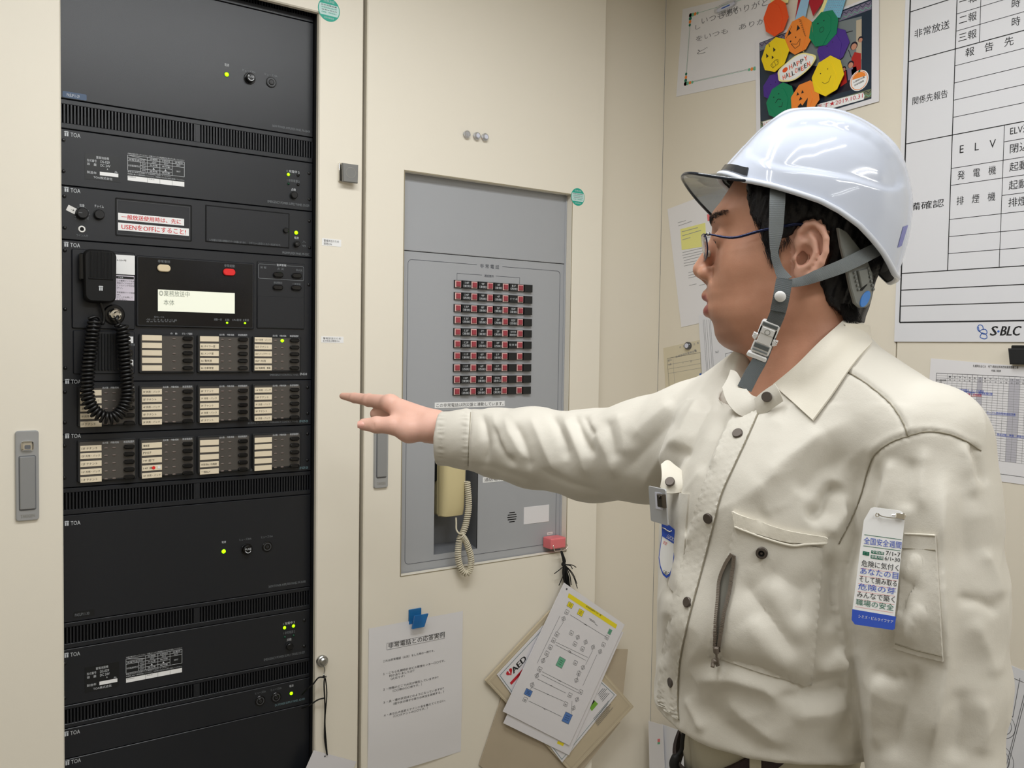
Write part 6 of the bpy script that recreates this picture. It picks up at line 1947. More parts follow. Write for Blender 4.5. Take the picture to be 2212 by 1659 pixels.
# loose strands along the hairline
hair_tree = bvh(HV_, HFc)
V = []; F = []; nS = 0
def strand(path, r0, n=3):
    global nS
    p = spline(path, 5)
    vv, ff = tube_geo(p, np.linspace(r0, r0*.25, 5), n)
    V.append(vv); F.extend([tuple(i+nS for i in q_) for q_ in ff]); nS += len(vv)
edge = [(1614, 410, 8, 26), (1617, 440, 8, 26), (1624, 468, 10, 30), (1638, 490, 12, 30), (1645, 515, 12, 30), (1652, 545, 10, 26), (1662, 562, 4, 22), (1676, 540, -2, 20), (1700, 515, 4, 16), (1722, 497, 10, 14), (1770, 600, 6, 24), (1776, 630, 8, 24), (1790, 652, 10, 26), (1812, 672, 12, 24), (1835, 688, 10, 22), (1846, 690, 8, 18)]
epts = np.array([e[:2] for e in edge], float); edr = np.array([e[2:] for e in edge], float)
for k in range(750):
    tt = rng.uniform(0, len(edge)-1.001); i = int(tt); f_ = tt-i
    if i == 9 or i == 8: continue
    c = epts[i]*(1-f_)+epts[i+1]*f_+rng.normal(0, 3.5, 2)+np.array([6, -6]); dd = (edr[i]*(1-f_)+edr[i+1]*f_)*rng.uniform(.5, 1.15)+rng.normal(0, 3, 2)
    a, na = hit(body_tree, c[0], c[1])
    if a is None: continue
    ah, nh = hit(hair_tree, c[0], c[1])
    s0 = a+na*.002 if ah is None or ah[2] > a[2] else ah
    e_, ne = hit(body_tree, c[0]+dd[0], c[1]+dd[1])
    if e_ is None: continue
    m_ = (s0+e_)/2+na*.0015
    strand([s0, m_, e_+ne*.0010], .00030)
for k in range(260):   # back of the neck, against the light wall
    x, y = rng.uniform(1815, 1850), rng.uniform(655, 690)
    a, na = hit(hair_tree, x, y)
    if a is None: continue
    strand([a, a+np.array([.002, -.005, 0]), a+np.array([rng.uniform(.002, .008), -rng.uniform(.008, .015), 0])], .0003)
body_obj('loose_hair', np.concatenate(V), F, ['hair_black'], man)
for s in (1, -1):      # brows as thin tufts on both sides
    V = []; F = []; nS = 0
    for k in range(260):
        t_ = rng.uniform(0, 1); f0, u0_ = hp(1547, 483-6*math.sin(t_*2.2)+rng.normal(0, 4.6)*(1-.5*t_))
        l0 = (.012+.045*t_)*s
        o_ = h2c(.16, u0_, l0)
        r_ = body_tree.ray_cast(Vector(o_), Vector(-HF))
        if r_[0] is None: continue
        a = np.array(r_[0]); na = np.array(r_[1]); na = na if na@HF > 0 else -na
        e_ = a+HL*s*.006+HU*(.002-.004*t_)-HF*(.0006+.003*t_)
        strand([a, (a+e_)/2+na*.0012, e_+na*.0004], .00028)
    body_obj('eyebrow', np.concatenate(V), F, ['hair_black'], man)

# ------------------------------------------------------------------ spectacles
M('frame_navy', (26, 34, 66), .25, metal=.6); M('lens_glass', (250, 252, 255), .02, trans=.95, ior=1.35)
M('nose_pad', (196, 186, 170), .2)
gl = thing('eyeglasses', 'thin dark blue framed eyeglasses worn by the man', 'eyeglasses', c2w(h2c(.11, .0, 0)[None])[0])
lc_f, lc_u = hp(1520.5, 544)
def lens_pts(s, n=36, k=1.0):
    out = []
    for i in range(n):
        a = 2*math.pi*i/n
        x = np.sign(math.cos(a))*abs(math.cos(a))**.72*.0245*k; y = np.sign(math.sin(a))*abs(math.sin(a))**.72*.0152*k
        out.append(h2c(lc_f-.004*((.0335+x)/.0335)**2*.9+y*.10, lc_u+y, s*(.0335+x)))
    return np.array(out)
for s in (1, -1):
    p = lens_pts(s)
    v, f = tube_geo(p, .0009, 7, closed=True)
    rim_o = body_obj('lens_rim', v, f, ['frame_navy'], gl)
    pl_ = lens_pts(s, k=.985); c = pl_.mean(0)
    v = np.vstack([pl_+HF*.0008, pl_-HF*.0008, [c+HF*.0012], [c-HF*.0004]]); n = len(pl_)
    f = [(i, (i+1) % n, 2*n) for i in range(n)]+[(n+(i+1) % n, n+i, 2*n+1) for i in range(n)]+[(i, n+i, n+(i+1) % n, (i+1) % n) for i in range(n)]
    body_obj('lens', v, f, ['lens_glass'], gl)
    tip = [h2c(lc_f-.0075, lc_u+.0095, s*.058), h2c(lc_f-.013, lc_u+.0105, s*.066), h2c(*hp(1583, 514, .074), s*.0755), h2c(*hp(1640, 500, .078), s*.080), h2c(*hp(1690, 490, .080), s*.0815), h2c(*hp(1735, 486, .080), s*.081), h2c(*hp(1775, 515, .080), s*.079)]
    v, f = tube_geo(spline(tip, 40), np.r_[np.full(10, .0011), np.linspace(.0014, .0024, 30)], 8)
    body_obj('temple_arm', v, f, ['frame_navy'], gl)
    v, f = tube_geo(np.array([tip[1]+HU*.002, tip[1]-HU*.002]), .0016, 8); body_obj('hinge', v, f, ['steel'], gl)
    pc = h2c(lc_f-.007, lc_u-.004, s*.0095); v, f = tube_geo(np.array([pc+HU*.004, pc, pc-HU*.004]), [.0016, .0028, .0016], 10)
    pad = body_obj('nose_pad', v, f, ['nose_pad'], gl)
v, f = tube_geo(spline([h2c(lc_f-.001, lc_u+.004, .0095), h2c(lc_f+.001, lc_u+.0075, 0), h2c(lc_f-.001, lc_u+.004, -.0095)], 12), .0010, 8)
body_obj('bridge', v, f, ['frame_navy'], gl)
# ------------------------------------------------------------------ safety helmet
M('helmet_white', (204, 211, 227), .12, coat=.6, spec=.5)
M('helmet_rim', (214, 219, 230), .2)
M('helmet_inner', (58, 60, 60), .6, bump=.1, bscale=500)
M('harness_grey', (120, 122, 118), .5)
M('visor_smoke', (120, 128, 132), .06, trans=.85, ior=1.2, alpha=.62)
M('visor_edge', (30, 36, 46), .2)
M('band_smoke', (52, 54, 58), .12)
M('webbing', (126, 132, 134), .6)
M('webbing_dark', (98, 104, 106), .6)
M('buckle_white', (232, 232, 232), .3)
M('oval_blue', (70, 130, 205), .3)
M('label_violet', (130, 134, 196), .35)
for nm in ('webbing', 'webbing_dark'):     # woven ribs across the strap
    m = bpy.data.materials[nm]; nt = m.node_tree; b_ = nt.nodes['Principled BSDF']
    uv = nt.nodes.new('ShaderNodeUVMap'); wv = nt.nodes.new('ShaderNodeTexWave'); wv.inputs['Scale'].default_value = 1.0; wv.bands_direction = 'Y'
    bp = nt.nodes.new('ShaderNodeBump'); bp.inputs['Strength'].default_value = .8; bp.inputs['Distance'].default_value = .0006
    nt.links.new(uv.outputs[0], wv.inputs[0]); nt.links.new(wv.outputs['Fac'], bp.inputs['Height']); nt.links.new(bp.outputs['Normal'], b_.inputs['Normal'])
hm = thing('safety_helmet', 'white safety helmet with clear smoke visor and grey chin strap, worn by the man', 'helmet', c2w(h2c(0, .1, 0)[None])[0])
FRONT = np.array([hp(*q) for q in ((1745, 246), (1722, 247), (1700, 250), (1676, 267), (1634, 297.6), (1595, 333), (1566, 360), (1557, 371))])
BACK = np.array([hp(*q) for q in ((1745, 246), (1785, 247.5), (1822, 252), (1856, 264), (1897, 286.5), (1933, 317), (1956, 353), (1968, 397), (1971, 431), (1964, 486), (1950, 533), (1936, 572))])
AP_ = FRONT[0]
HB = .107
ff, fb = FRONT[-1][0], BACK[-1][0]
FC = (ff+fb)/2
RIMP = [(1556, 378), (1606, 391), (1662, 402), (1717, 418), (1773, 437), (1814, 459), (1856, 490), (1884, 520), (1906, 548), (1922, 576), (1932, 596)]
def rim_xy(th):
    c, s = math.cos(th), math.sin(th)
    e = 2/2.25
    return FC+(ff-FC)*np.sign(c)*abs(c)**e, HB*np.sign(s)*abs(s)**e
rl = []
for x, y in RIMP:
    l = .09
    for _ in range(8):
        f, u = hp(x, y, l)
        t_ = min(1, abs((f-FC)/(ff-FC)))
        l = HB*(1-t_**2.25)**(1/2.25)*.99
    rl.append((f, u))
rl = np.array(rl)[::-1]; rl = rl[np.argsort(rl[:, 0])]
def rim_u(f): return np.interp(f, rl[:, 0], rl[:, 1])
def norm_curve(C):
    L = np.r_[0, np.cumsum(np.linalg.norm(np.diff(C, axis=0), axis=1))]; L /= L[-1]
    q = spline(np.c_[C, np.zeros(len(C))], 200)[:, :2]
    rho = (q[:, 0]-C[0, 0])/(C[-1, 0]-C[0, 0]); eta = (C[0, 1]-q[:, 1])/(C[0, 1]-C[-1, 1])
    s = np.r_[0, np.cumsum(np.hypot(np.diff(q[:, 0]), np.diff(q[:, 1])))]; s /= s[-1]
    return lambda t: (np.interp(t, s, rho), np.interp(t, s, eta))
cF, cB = norm_curve(FRONT), norm_curve(BACK)
def cS(t): a = t*math.pi/2; return np.sin(a)**.86, 1-np.cos(a)**.92
NT_, NS_ = 160, 84
T = np.linspace(0, 1, NS_)
RECESS = [(1612, 314), (1634, 294), (1690, 270), (1745, 257), (1800, 260), (1850, 274), (1884, 291), (1915, 318), (1936, 345), (1950, 375), (1951, 394), (1940, 406), (1920, 407), (1884, 396), (1842, 383), (1790, 374), (1735, 366), (1690, 362), (1650, 352), (1618, 335)]
def shell(off=0.0, detail=True):
    V = []
    for i in range(NT_):
        th = 2*math.pi*i/NT_
        fx, lx = rim_xy(th); ru = rim_u(fx)
        c, s = math.cos(th), math.sin(th)
        wf, wb, ws = max(c, 0)**2, max(-c, 0)**2, s*s
        r1, e1 = cF(T); r2, e2 = cB(T); r3, e3 = cS(T)
        rho = wf*r1+wb*r2+ws*r3; eta = wf*e1+wb*e2+ws*e3
        f = AP_[0]+rho*(fx-AP_[0]); l = rho*lx; u = AP_[1]-eta*(AP_[1]-ru)
        V.append(np.stack([f, u, l], 1))
    return np.array(V)       # NT, NS, 3 in head coordinates
SH = shell()
V = SH[:, 1:].reshape(-1, 3); V = np.vstack([[[AP_[0], AP_[1], 0]], V]); ns = NS_-1
F = []
for i in range(NT_):
    j = (i+1) % NT_
    F.append((0, 1+i*ns, 1+j*ns))
    for k in range(ns-1): F.append((1+i*ns+k, 1+i*ns+k+1, 1+j*ns+k+1, 1+j*ns+k))
ctr = np.array([FC, .05, 0])
nrm = np.zeros_like(V)
for f in F:
    a = np.cross(V[f[1]]-V[f[0]], V[f[2]]-V[f[0]])
    for q_ in f: nrm[q_] += a
nrm /= np.maximum(np.linalg.norm(nrm, axis=1, keepdims=True), 1e-12)
if np.mean(np.einsum('ij,ij->i', nrm, V-ctr)) < 0: nrm = -nrm; F = [tuple(reversed(f)) for f in F]
# pressed side panels, mirrored on both flanks
mir = V.copy(); mir[:, 2] = np.abs(mir[:, 2])
xx, yy = project(h2c(mir[:, 0], mir[:, 1], mir[:, 2]))
sdp = sd_poly2(xx, yy, np.array(RECESS))
dep = ss(9, -9, sdp)*(.25+.75*ss(1610, 1760, xx))
V2 = V-nrm*(dep*.0042)[:, None]
# raised middle crest towards the front
cr = ss(.040, .028, np.abs(V[:, 2]))*ss(.02, .05, V[:, 1]-.06)
V2 = V2+nrm*(cr*.0022)[:, None]
def h_obj(name, Vh, F, mats, parent=hm, mi=None, smooth=True, label=None):
    Vh = np.asarray(Vh); return body_obj(name, h2c(Vh[:, 0], Vh[:, 1], Vh[:, 2]), F, mats, parent, mi, smooth, label)
inner = V2-nrm*.003
nV = len(V2)
rim_i = [1+i*ns+ns-1 for i in range(NT_)]
Fall = [tuple(reversed(f)) for f in F] if False else list(F)
Fall += [tuple(q_+nV for q_ in reversed(f)) for f in F]
Fall += [(rim_i[i], rim_i[i]+nV, rim_i[(i+1) % NT_]+nV, rim_i[(i+1) % NT_]) for i in range(NT_)]
mi = [0]*len(F)+[1]*len(F)+[0]*NT_
n_outer = len(F)
h_obj('shell', np.vstack([V2, inner]), Fall, ['helmet_white', 'helmet_inner'], mi=mi)
rimc = V2[rim_i]+np.array([0, .001, 0])
out = rimc-np.array([FC, 0, 0]); out[:, 1] = 0; out /= np.linalg.norm(out, axis=1, keepdims=True)
v, f = tube_geo(rimc+out*.0010, .0032, 10, closed=True)
h_obj('rim_bead', v, f, ['helmet_rim'])
# liner shell and head band
lin_ = V2-nrm*.011
keep = [f for f in F if all((q_ == 0) or ((q_-1) % ns > 18 and (q_-1) % ns < ns-3) for q_ in f)]
h_obj('liner', lin_, [tuple(reversed(f)) for f in keep], ['helmet_inner'])
# smoked slot band round the front of the shell
bt = [i for i in range(NT_) if math.cos(2*math.pi*i/NT_) > math.cos(math.radians(55))]
bt = sorted(bt, key=lambda i: ((i+NT_//2) % NT_))
V = []; F = []
rows_ = (ns-9, ns-8, ns-7, ns-6, ns-5, ns-4)
for i in bt:
    for r_ in rows_: V.append(V2[1+i*ns+r_]+nrm[1+i*ns+r_]*.0016)
    for r_ in rows_[::-1]: V.append(V2[1+i*ns+r_]-nrm[1+i*ns+r_]*.001)
k = len(rows_)*2
for i in range(len(bt)-1):
    for j in range(k): F.append((i*k+j, i*k+(j+1) % k, (i+1)*k+(j+1) % k, (i+1)*k+j))
F += [tuple(range(k)), tuple((len(bt)-1)*k+j for j in range(k-1, -1, -1))]
h_obj('front_band', V, F, ['band_smoke'], smooth=35, label='dark smoke band at the front of the shell')
# visor: a shallow bill of clear smoke plastic
nA, nR = 40, 10
V = []; F = []; edge_ = []
tipf, tipu = hp(1477, 392)
for i in range(nA+1):
    t_ = -1+2*i/nA                     # across, far side to near side
    th = t_*math.radians(62)
    fx, lx = rim_xy(th); ux = rim_u(fx)
    ang = t_*math.radians(70)
    of = FC*0+ (tipf-.052)+.052*math.cos(ang)**.8 if abs(t_) < 1 else tipf-.052+.052*math.cos(math.radians(70))**.8
    ol = .083*math.sin(ang)/math.sin(math.radians(70))
    droop = .012*t_*t_+.022*max(0, -t_)**1.5
    for j in range(nR+1):
        s_2 = j/nR
        f_ = fx-.006+(of-fx+.006)*s_2; l_ = lx*.985+(ol-lx*.985)*s_2; u_ = ux+.002+(tipu-.002-droop-ux)*s_2**1.3
        V.append((f_, u_, l_))
    edge_.append(V[-1])
n1 = len(V)
for i in range(nA):
    for j in range(nR): F.append((i*(nR+1)+j, i*(nR+1)+j+1, (i+1)*(nR+1)+j+1, (i+1)*(nR+1)+j))
Vt = np.array(V); Vb = Vt-np.array([0, .0018, 0])
Fb = [tuple(q_+n1 for q_ in reversed(f)) for f in F]
h_obj('visor', np.vstack([Vt, Vb]), F+Fb, ['visor_smoke'], label='transparent smoke grey visor')
full_edge = [V[0*(nR+1)+j] for j in range(0, nR+1)]+edge_[1:-1]+[V[nA*(nR+1)+j] for j in range(nR, -1, -1)]
v, f = tube_geo(np.array(full_edge), .0019, 8)
h_obj('visor_edge', v, f, ['visor_edge'])
# rear adjuster
def push(x, y, d, gap=.003, w=None):
    a, n = hit(body_tree, x, y)
    if a is not None and a[2]-gap < d: return PC(x, y, a[2]-gap)
    return PC(x, y, d)
def slab_px(outline, d, th, m, name, parent, nrm_=None, bev=.0012, label=None, normal=None):
    """solid plate whose face shows the given photo outline, lying in a plane through depth d"""
    nz = np.array(normal if normal is not None else (-.3, 0, -1.0)); nz /= np.linalg.norm(nz)
    c = PC(*np.mean(outline, 0), d)
    up = HU-nz*(nz@HU); up /= np.linalg.norm(up)
    fr = Frame(c2w(c[None])[0], (np.cross(up, nz))@np.array([RGT, UPV, FWD]), up@np.array([RGT, UPV, FWD]))
    if (fr.W @ (CAMP-fr.O)) < 0: fr = Frame(fr.O, -fr.U, fr.V)
    b = MB(fr); b.poly([fr.px(*q_) for q_ in outline], -th, 0, m, bev)
    return b.build(name, parent, 35, label=label), fr
_h = [hit(hair_tree, x_, y_)[0] for x_, y_ in ((1835, 540), (1850, 580), (1860, 600), (1845, 640))]
ADJ_D = min([q_[2] for q_ in _h if q_ is not None]+[1.06])-.006
print('ADJ', [None if q_ is None else round(q_[2], 3) for q_ in _h])
adj, afr = slab_px([(1812, 492), (1830, 500), (1852, 528), (1872, 555), (1886, 590), (1887, 632), (1882, 655), (1872, 664), (1860, 665), (1848, 655), (1838, 620), (1830, 580), (1818, 530)], ADJ_D, .004, 'harness_grey', 'size_adjuster', hm, normal=(.42, -.05, -.9))
b = MB(afr); b.poly([afr.px(*q_) for q_ in ((1850, 585), (1870, 580), (1874, 610), (1858, 622))], 0, .003, 'harness_grey', .001); b.poly([afr.px(*q_) for q_ in ((1868, 612), (1873, 615), (1862, 628), (1856, 628))], 0, .0006, 'slot_black')
for k in range(6):
    for x0 in (1842, 1874): b.cyl(*afr.px(x0+2.2*k, 580+9*k), .0016, 0, .0022, 'harness_grey', .0004, 8)
b.build('ratchet', adj, 35)
b = MB(afr); u, v = afr.px(1868, 646)
b.poly([(u+.0055*math.cos(a)*math.cos(-.6)-.0105*math.sin(a)*math.sin(-.6), v+.0055*math.cos(a)*math.sin(-.6)+.0105*math.sin(a)*math.cos(-.6)) for a in np.linspace(0, 2*math.pi, 24, endpoint=False)], 0, .0015, 'oval_blue', .0006); b.build('release_button', adj, 35, label='blue oval button')
# --- webbing
def ribbon(name, pts, widths, parent, m='webbing', th=.0013, facing=(-.25, .05, -1), twist=None, n=70, close_to=.0028, label=None):
    """strap through photo points (x, y, depth)"""
    P3 = spline([push(x, y, d, close_to) for x, y, d in pts], n)
    W_ = np.interp(np.linspace(0, 1, n), np.linspace(0, 1, len(widths)), widths)
    fc = np.array(facing, float); fc /= np.linalg.norm(fc)
    t = np.gradient(P3, axis=0); t /= np.linalg.norm(t, axis=1, keepdims=True)
    nz = fc-t*(t@fc)[:, None]; nz /= np.linalg.norm(nz, axis=1, keepdims=True)
    sd_ = np.cross(t, nz)
    L = np.r_[0, np.cumsum(np.linalg.norm(np.diff(P3, axis=0), axis=1))]
    V = []; F = []
    for i in range(n):
        h = W_[i]/2
        for a, c in ((-1, 1), (-.93, 1.25), (.93, 1.25), (1, 1), (1, -1), (-1, -1)): V.append(P3[i]+sd_[i]*h*a+nz[i]*th*.5*c)
    for i in range(n-1):
        for j in range(6): F.append((i*6+j, i*6+(j+1) % 6, (i+1)*6+(j+1) % 6, (i+1)*6+j))
    F += [tuple(range(5, -1, -1)), tuple((n-1)*6+j for j in range(6))]
    o = body_obj(name, np.array(V), F, [m], parent, smooth=40, label=label)
    me = o.data; uv = me.uv_layers.new(name='UVMap')
    vi = np.zeros(len(me.loops), dtype=np.int32); me.loops.foreach_get('vertex_index', vi)
    co = np.stack([(vi % 6)/6.0, L[np.minimum(vi//6, n-1)]/.0016/ (2*math.pi) * 3.2], 1)
    uv.data.foreach_set('uv', co.reshape(-1).astype(np.float32))
    return o
st = [(1681, 392, .990), (1680, 410, .975), (1679, 440, .966), (1676, 500, .968), (1673, 545, .972), (1682, 580, .975), (1697, 606, .972)]
strap = ribbon('chin_strap', st, [.0165, .0165, .0165, .0150, .0080, .0095, .0150], hm)
ribbon('rear_strap', [(1896, 538, .975), (1860, 556, .965), (1820, 575, .958), (1770, 594, .962), (1735, 607, .970), (1706, 612, .9695)], [.0150, .0155, .0150, .0135, .0105, .0090], hm, facing=(.05, .1, -1))
ribbon('lower_strap', [(1695, 602, .966), (1689, 640, .966), (1680, 676, .972), (1668, 706, .982), (1655, 742, .995), (1641, 778, 1.000), (1624, 808, 1.000), (1608, 840, .998)], [.0165, .0165, .0165, .0165, .0165, .0160, .0165, .0165], hm, 'webbing_dark', facing=(-.35, -.05, -1))
ribbon('strap_overlap', [(1694, 604, .9635), (1688, 640, .9632), (1680.5, 672, .9695)], [.0172, .0175, .0165], hm, 'webbing_dark', facing=(-.3, 0, -1))
# snap and buckle
def on_strap(x, y, d, nz=(-.35, -.05, -1)):
    nz = np.array(nz, float); nz /= np.linalg.norm(nz); c = PC(x, y, d)
    t = PC(1608, 840, 1.022)-PC(1690, 640, .966); t /= np.linalg.norm(t); nz = nz-t*(nz@t); nz /= np.linalg.norm(nz)
    V_ = -t; U_ = np.cross(V_, nz); B3 = np.array([RGT, UPV, FWD])
    fr = Frame(c2w(c[None])[0], U_@B3, V_@B3)
    if fr.W @ (CAMP-fr.O) < 0: fr = Frame(fr.O, -fr.U, fr.V)
    return fr
fr = on_strap(1685, 641, .9605)
b = MB(fr); b.dome(0, 0, .0062, -.001, .0032, 'buckle_white', 24, 5); b.build('snap_stud', hm, 50, label='white round snap stud')
fr = on_strap(1652, 733, .990)
b = MB(fr)
h = .0005
b.rrect(-.0105, .004, .0105, .0215, .003, -.004, h+.001, 'buckle_white', .0012)
b.box(-.0085, .0155, .0085, .0195, h+.0008, h+.0016, 'webbing_dark', .0003)
b.box(-.0075, .006, .0075, .0145, h, h+.0022, 'buckle_white', .001)
for s in (-1, 1):
    b.poly([(s*.0088, .004), (s*.0125, .002), (s*.0132, -.003), (s*.010, -.0045), (s*.0085, .0)], -.004, h+.001, 'buckle_white', .0008)
    b.box(s*.0078, .0045, s*.0092, .0145, h+.0008, h+.0016, 'slot_black')
    for k in range(3): b.box(s*.0112, -.002+.0022*k, s*.0142, -.0008+.0022*k, -.002, h+.001, 'buckle_white', .0004)
b.box(-.0078, -.006, .0078, .0065, -.004, h+.0016, 'buckle_white', .001)
b.ring(0, .0095, .0026, .0032, h+.0024, 'harness_grey', 18)
b.rrect(-.0105, -.0185, .0105, -.004, .0025, -.004, h+.001, 'buckle_white', .0012)
b.box(-.0085, -.0118, .0085, -.0065, h+.0008, h+.0018, 'webbing_dark', .0004); b.box(-.0085, -.0155, .0085, -.0135, h+.0008, h+.0018, 'webbing', .0004)
b.rrect(-.0125, -.0255, .0105, -.0195, .0022, -.004, h+.0018, 'buckle_white', .001)
b.build('buckle', hm, 35, label='white plastic side-release buckle')
# small violet label at the back of the shell
sb = bvh(h2c(V2[:, 0], V2[:, 1], V2[:, 2]), Fall[:n_outer])
V = []; F2 = []
for i in range(7):
    for j in range(9):
        a, c = i/6, j/8
        x = (1950+11*a)*(1-c)+(1938+9*a)*c; y = (490-4*a)*(1-c)+(535-4*a)*c
        p_, n_ = hit(sb, x, y)
        if p_ is None: p_ = PC(x, y, 1.06); n_ = np.array([.3, 0, -.9])
        V.append(p_+n_*.0006)
for i in range(6):
    for j in range(8): F2.append((i*9+j, i*9+j+1, (i+1)*9+j+1, (i+1)*9+j))
body_obj('violet_label', np.array(V), F2, ['label_violet'], hm)
# ------------------------------------------------------------------ work shirt
def cloth(name, col, rough=.62, wrinkle=.35):
    M(name, col, rough, spec=.3, sheen=.15)
    m = bpy.data.materials[name]; nt = m.node_tree; b = nt.nodes['Principled BSDF']
    tc = nt.nodes.new('ShaderNodeTexCoord')
    n1 = nt.nodes.new('ShaderNodeTexNoise'); n1.inputs['Scale'].default_value = 26; n1.inputs['Detail'].default_value = 5; n1.inputs['Distortion'].default_value = .2
    n2 = nt.nodes.new('ShaderNodeTexNoise'); n2.inputs['Scale'].default_value = 900; n2.inputs['Detail'].default_value = 2
    b1 = nt.nodes.new('ShaderNodeBump'); b1.inputs['Strength'].default_value = wrinkle; b1.inputs['Distance'].default_value = .006
    b2 = nt.nodes.new('ShaderNodeBump'); b2.inputs['Strength'].default_value = .12; b2.inputs['Distance'].default_value = .001
    for n in (n1, n2): nt.links.new(tc.outputs['Object'], n.inputs['Vector'])
    nt.links.new(n1.outputs['Fac'], b1.inputs['Height']); nt.links.new(n2.outputs['Fac'], b2.inputs['Height'])
    nt.links.new(b1.outputs['Normal'], b2.inputs['Normal']); nt.links.new(b2.outputs['Normal'], b.inputs['Normal'])
cloth('shirt_beige', (213, 208, 197), wrinkle=.2)
cloth('shirt_facing', (222, 216, 202), .6, .15)
cloth('trouser_beige', (190, 184, 164), .7)
M('seam_shadow', (150, 143, 126), .8)
M('belt_dark', (44, 26, 28), .55, bump=.5, bscale=700)
M('shoe_black', (20, 20, 22), .4)
LV = [  # photo row, front silhouette column, centre depth, half depth, half width, chest turn (degrees)
    (830, 1500, 1.068, .088, .135, 30), (880, 1470, 1.068, .104, .150, 30), (940, 1448, 1.069, .118, .155, 30), (1000, 1440, 1.070, .125, .156, 29), (1150, 1432, 1.066, .131, .152, 22), (1300, 1428, 1.061, .136, .150, 15), (1450, 1423, 1.060, .141, .148, 9), (1530, 1417, 1.060, .132, .138, 7), (1640, 1432, 1.060, .122, .134, 5), (1800, 1440, 1.060, .122, .146, 4)]
def _cx(col, d0, a, b_, ph):
    """centre x of a torso section whose front just meets the sight line through a photo column"""
    k = (col-1106)/FPX; q = math.hypot(1, k); p_ = np.array([-1, k])/q; ph = math.radians(ph)
    N_, L_ = np.array([-math.cos(ph), -math.sin(ph)]), np.array([math.sin(ph), -math.cos(ph)])
    return k*d0+q*math.hypot(a*(N_@p_), b_*(L_@p_))
LV = [(r_[0], _cx(*r_[1:]))+r_[2:] for r_ in LV]
_lv = np.array([(-(r_[0]-829.5)/FPX*1.06,)+r_[1:] for r_ in LV])[::-1]
def torso_axes(y):
    c = [np.interp(y, _lv[:, 0], _lv[:, k]) for k in range(1, 6)]
    ph = np.radians(c[4])
    return c[0], c[1], c[2], c[3], ph
def torso_sdf(p, g=0.0, ytop=-.012):
    x0, d0, a, b_, ph = torso_axes(p[:, 1])
    a = a+g; b_ = b_+g
    ex, ez = p[:, 0]-x0, p[:, 2]-d0
    n = -np.cos(ph)*ex-np.sin(ph)*ez; l = np.sin(ph)*ex-np.cos(ph)*ez
    e = 2.25
    r = (np.abs(n/a)**e+np.abs(l/b_)**e+1e-12)**(1/e)
    gx = np.abs(n/a)**(e-1)/a; gy = np.abs(l/b_)**(e-1)/b_
    d = (r-1)*r**(e-1)/np.maximum(np.hypot(gx, gy), 1e-6)
    d = np.where(r < .35, -.05, d)
    return smax(d, p[:, 1]-ytop, .05)
HEM_Y = -.400
SL = [LS, PC(2004, 1100, .905), PC(1998, 1290, .905), PC(2010, 1470, .905), PC(2014, 1640, .900), PC(2000, 1850, .885), np.array([.404, -.590, .870])]
SLR = [.0640, .0640, .0735, .0695, .0600, .0520, .0460]
SRC = [PC(936, 946, 1.556), PC(1015, 949, 1.520), PC(1075, 957, 1.487), PC(1150, 967, 1.440), PC(1280, 985, 1.362), PC(1400, 972, 1.288), PC(1492, 938, 1.226)]
SRR = [.0475, .0480, .0550, .0625, .0675, .0735, .0700]
CUFF_N = np.array([-1.0, .06, .10]); CUFF_N = CUFF_N/np.linalg.norm(CUFF_N)
NB = PC(1742, 800, 1.062)
NL0 = hp(1671, 833, .055); NL1 = hp(1842, 678, .03); NLS = (NL1[1]-NL0[1])/(NL1[0]-NL0[0])
def shirt_sdf(p):
    d = torso_sdf(p)
    tr = smin(sd_cone(p, NB, LS+np.array([-.012, .002, 0]), .070, .060), sd_cone(p, NB, SRC[-1]+np.array([.01, 0, 0]), .070, .062), .03)
    d = smin(d, tr, .035)
    # chest over the pectorals, belly
    d = smin(d, sd_ell(p, PC(1650, 1100, 1.005), (.085, .085, .085)), .05)
    d = smin(d, sd_ell(p, PC(1640, 1330, 1.0), (.10, .075, .085)), .05)
    d = smax(d, HEM_Y-p[:, 1]-.06*(p[:, 0]-.32), .006)
    # far sleeve
    sr = sd_chain(p, SRC, SRR, .02)
    sr = smax(sr, (p-SRC[0]) @ CUFF_N+.010, .003)
    d = smin(d, sr, .030)
    sl = sd_chain(p, SL, SLR, .02)
    sl = smax(sl, -.585-p[:, 1], .004)
    d = smin(d, sl, .004)
    # openings for neck and wrist
    q = c2h(p)
    open_ = smax(neck_sdf(p, .034)+np.where(q[:, 2] < .012, np.clip((.012-q[:, 2])*2.2, 0, .032), 0), (NL0[1]+(q[:, 0]-NL0[0])*NLS-.004)-q[:, 1], .004)
    d = smax(d, -open_, .004)
    d = smax(d, -sd_cone(q, (.000, -.045, 0), (-.003, -.128, 0), .0585, .064), .006)
    d = smax(d, -sd_cone(p, np.array([.404, -.62, .868]), np.array([.406, -.54, .874]), .040, .040), .002)
    d = smax(d, -sd_cone(p, SRC[0]+CUFF_N*.02, SRC[0]-CUFF_N*.05, .0435, .043), .002)
    return d
SHV, SHF = surface_nets(lambda p: shirt_sdf(p), (-.26, -.61, .78), (.62, .12, 1.70), .0029, 4)
SHV = relax(SHV, SHF, 3, .5)
SN = v_normals(SHV, SHF)
X_, Y_ = project(SHV)
face_cam = np.einsum('ij,ij->i', SN, -SHV/np.linalg.norm(SHV, axis=1, keepdims=True))
vis = ss(-.25, .1, face_cam)
near_arm = (sd_chain(SHV, SL, SLR, .02) < .012) & (SHV[:, 2] < .99)
far_arm = sd_chain(SHV, SRC, SRR, .02) < .012
trunkv = ~near_arm
disp = np.zeros(len(SHV))
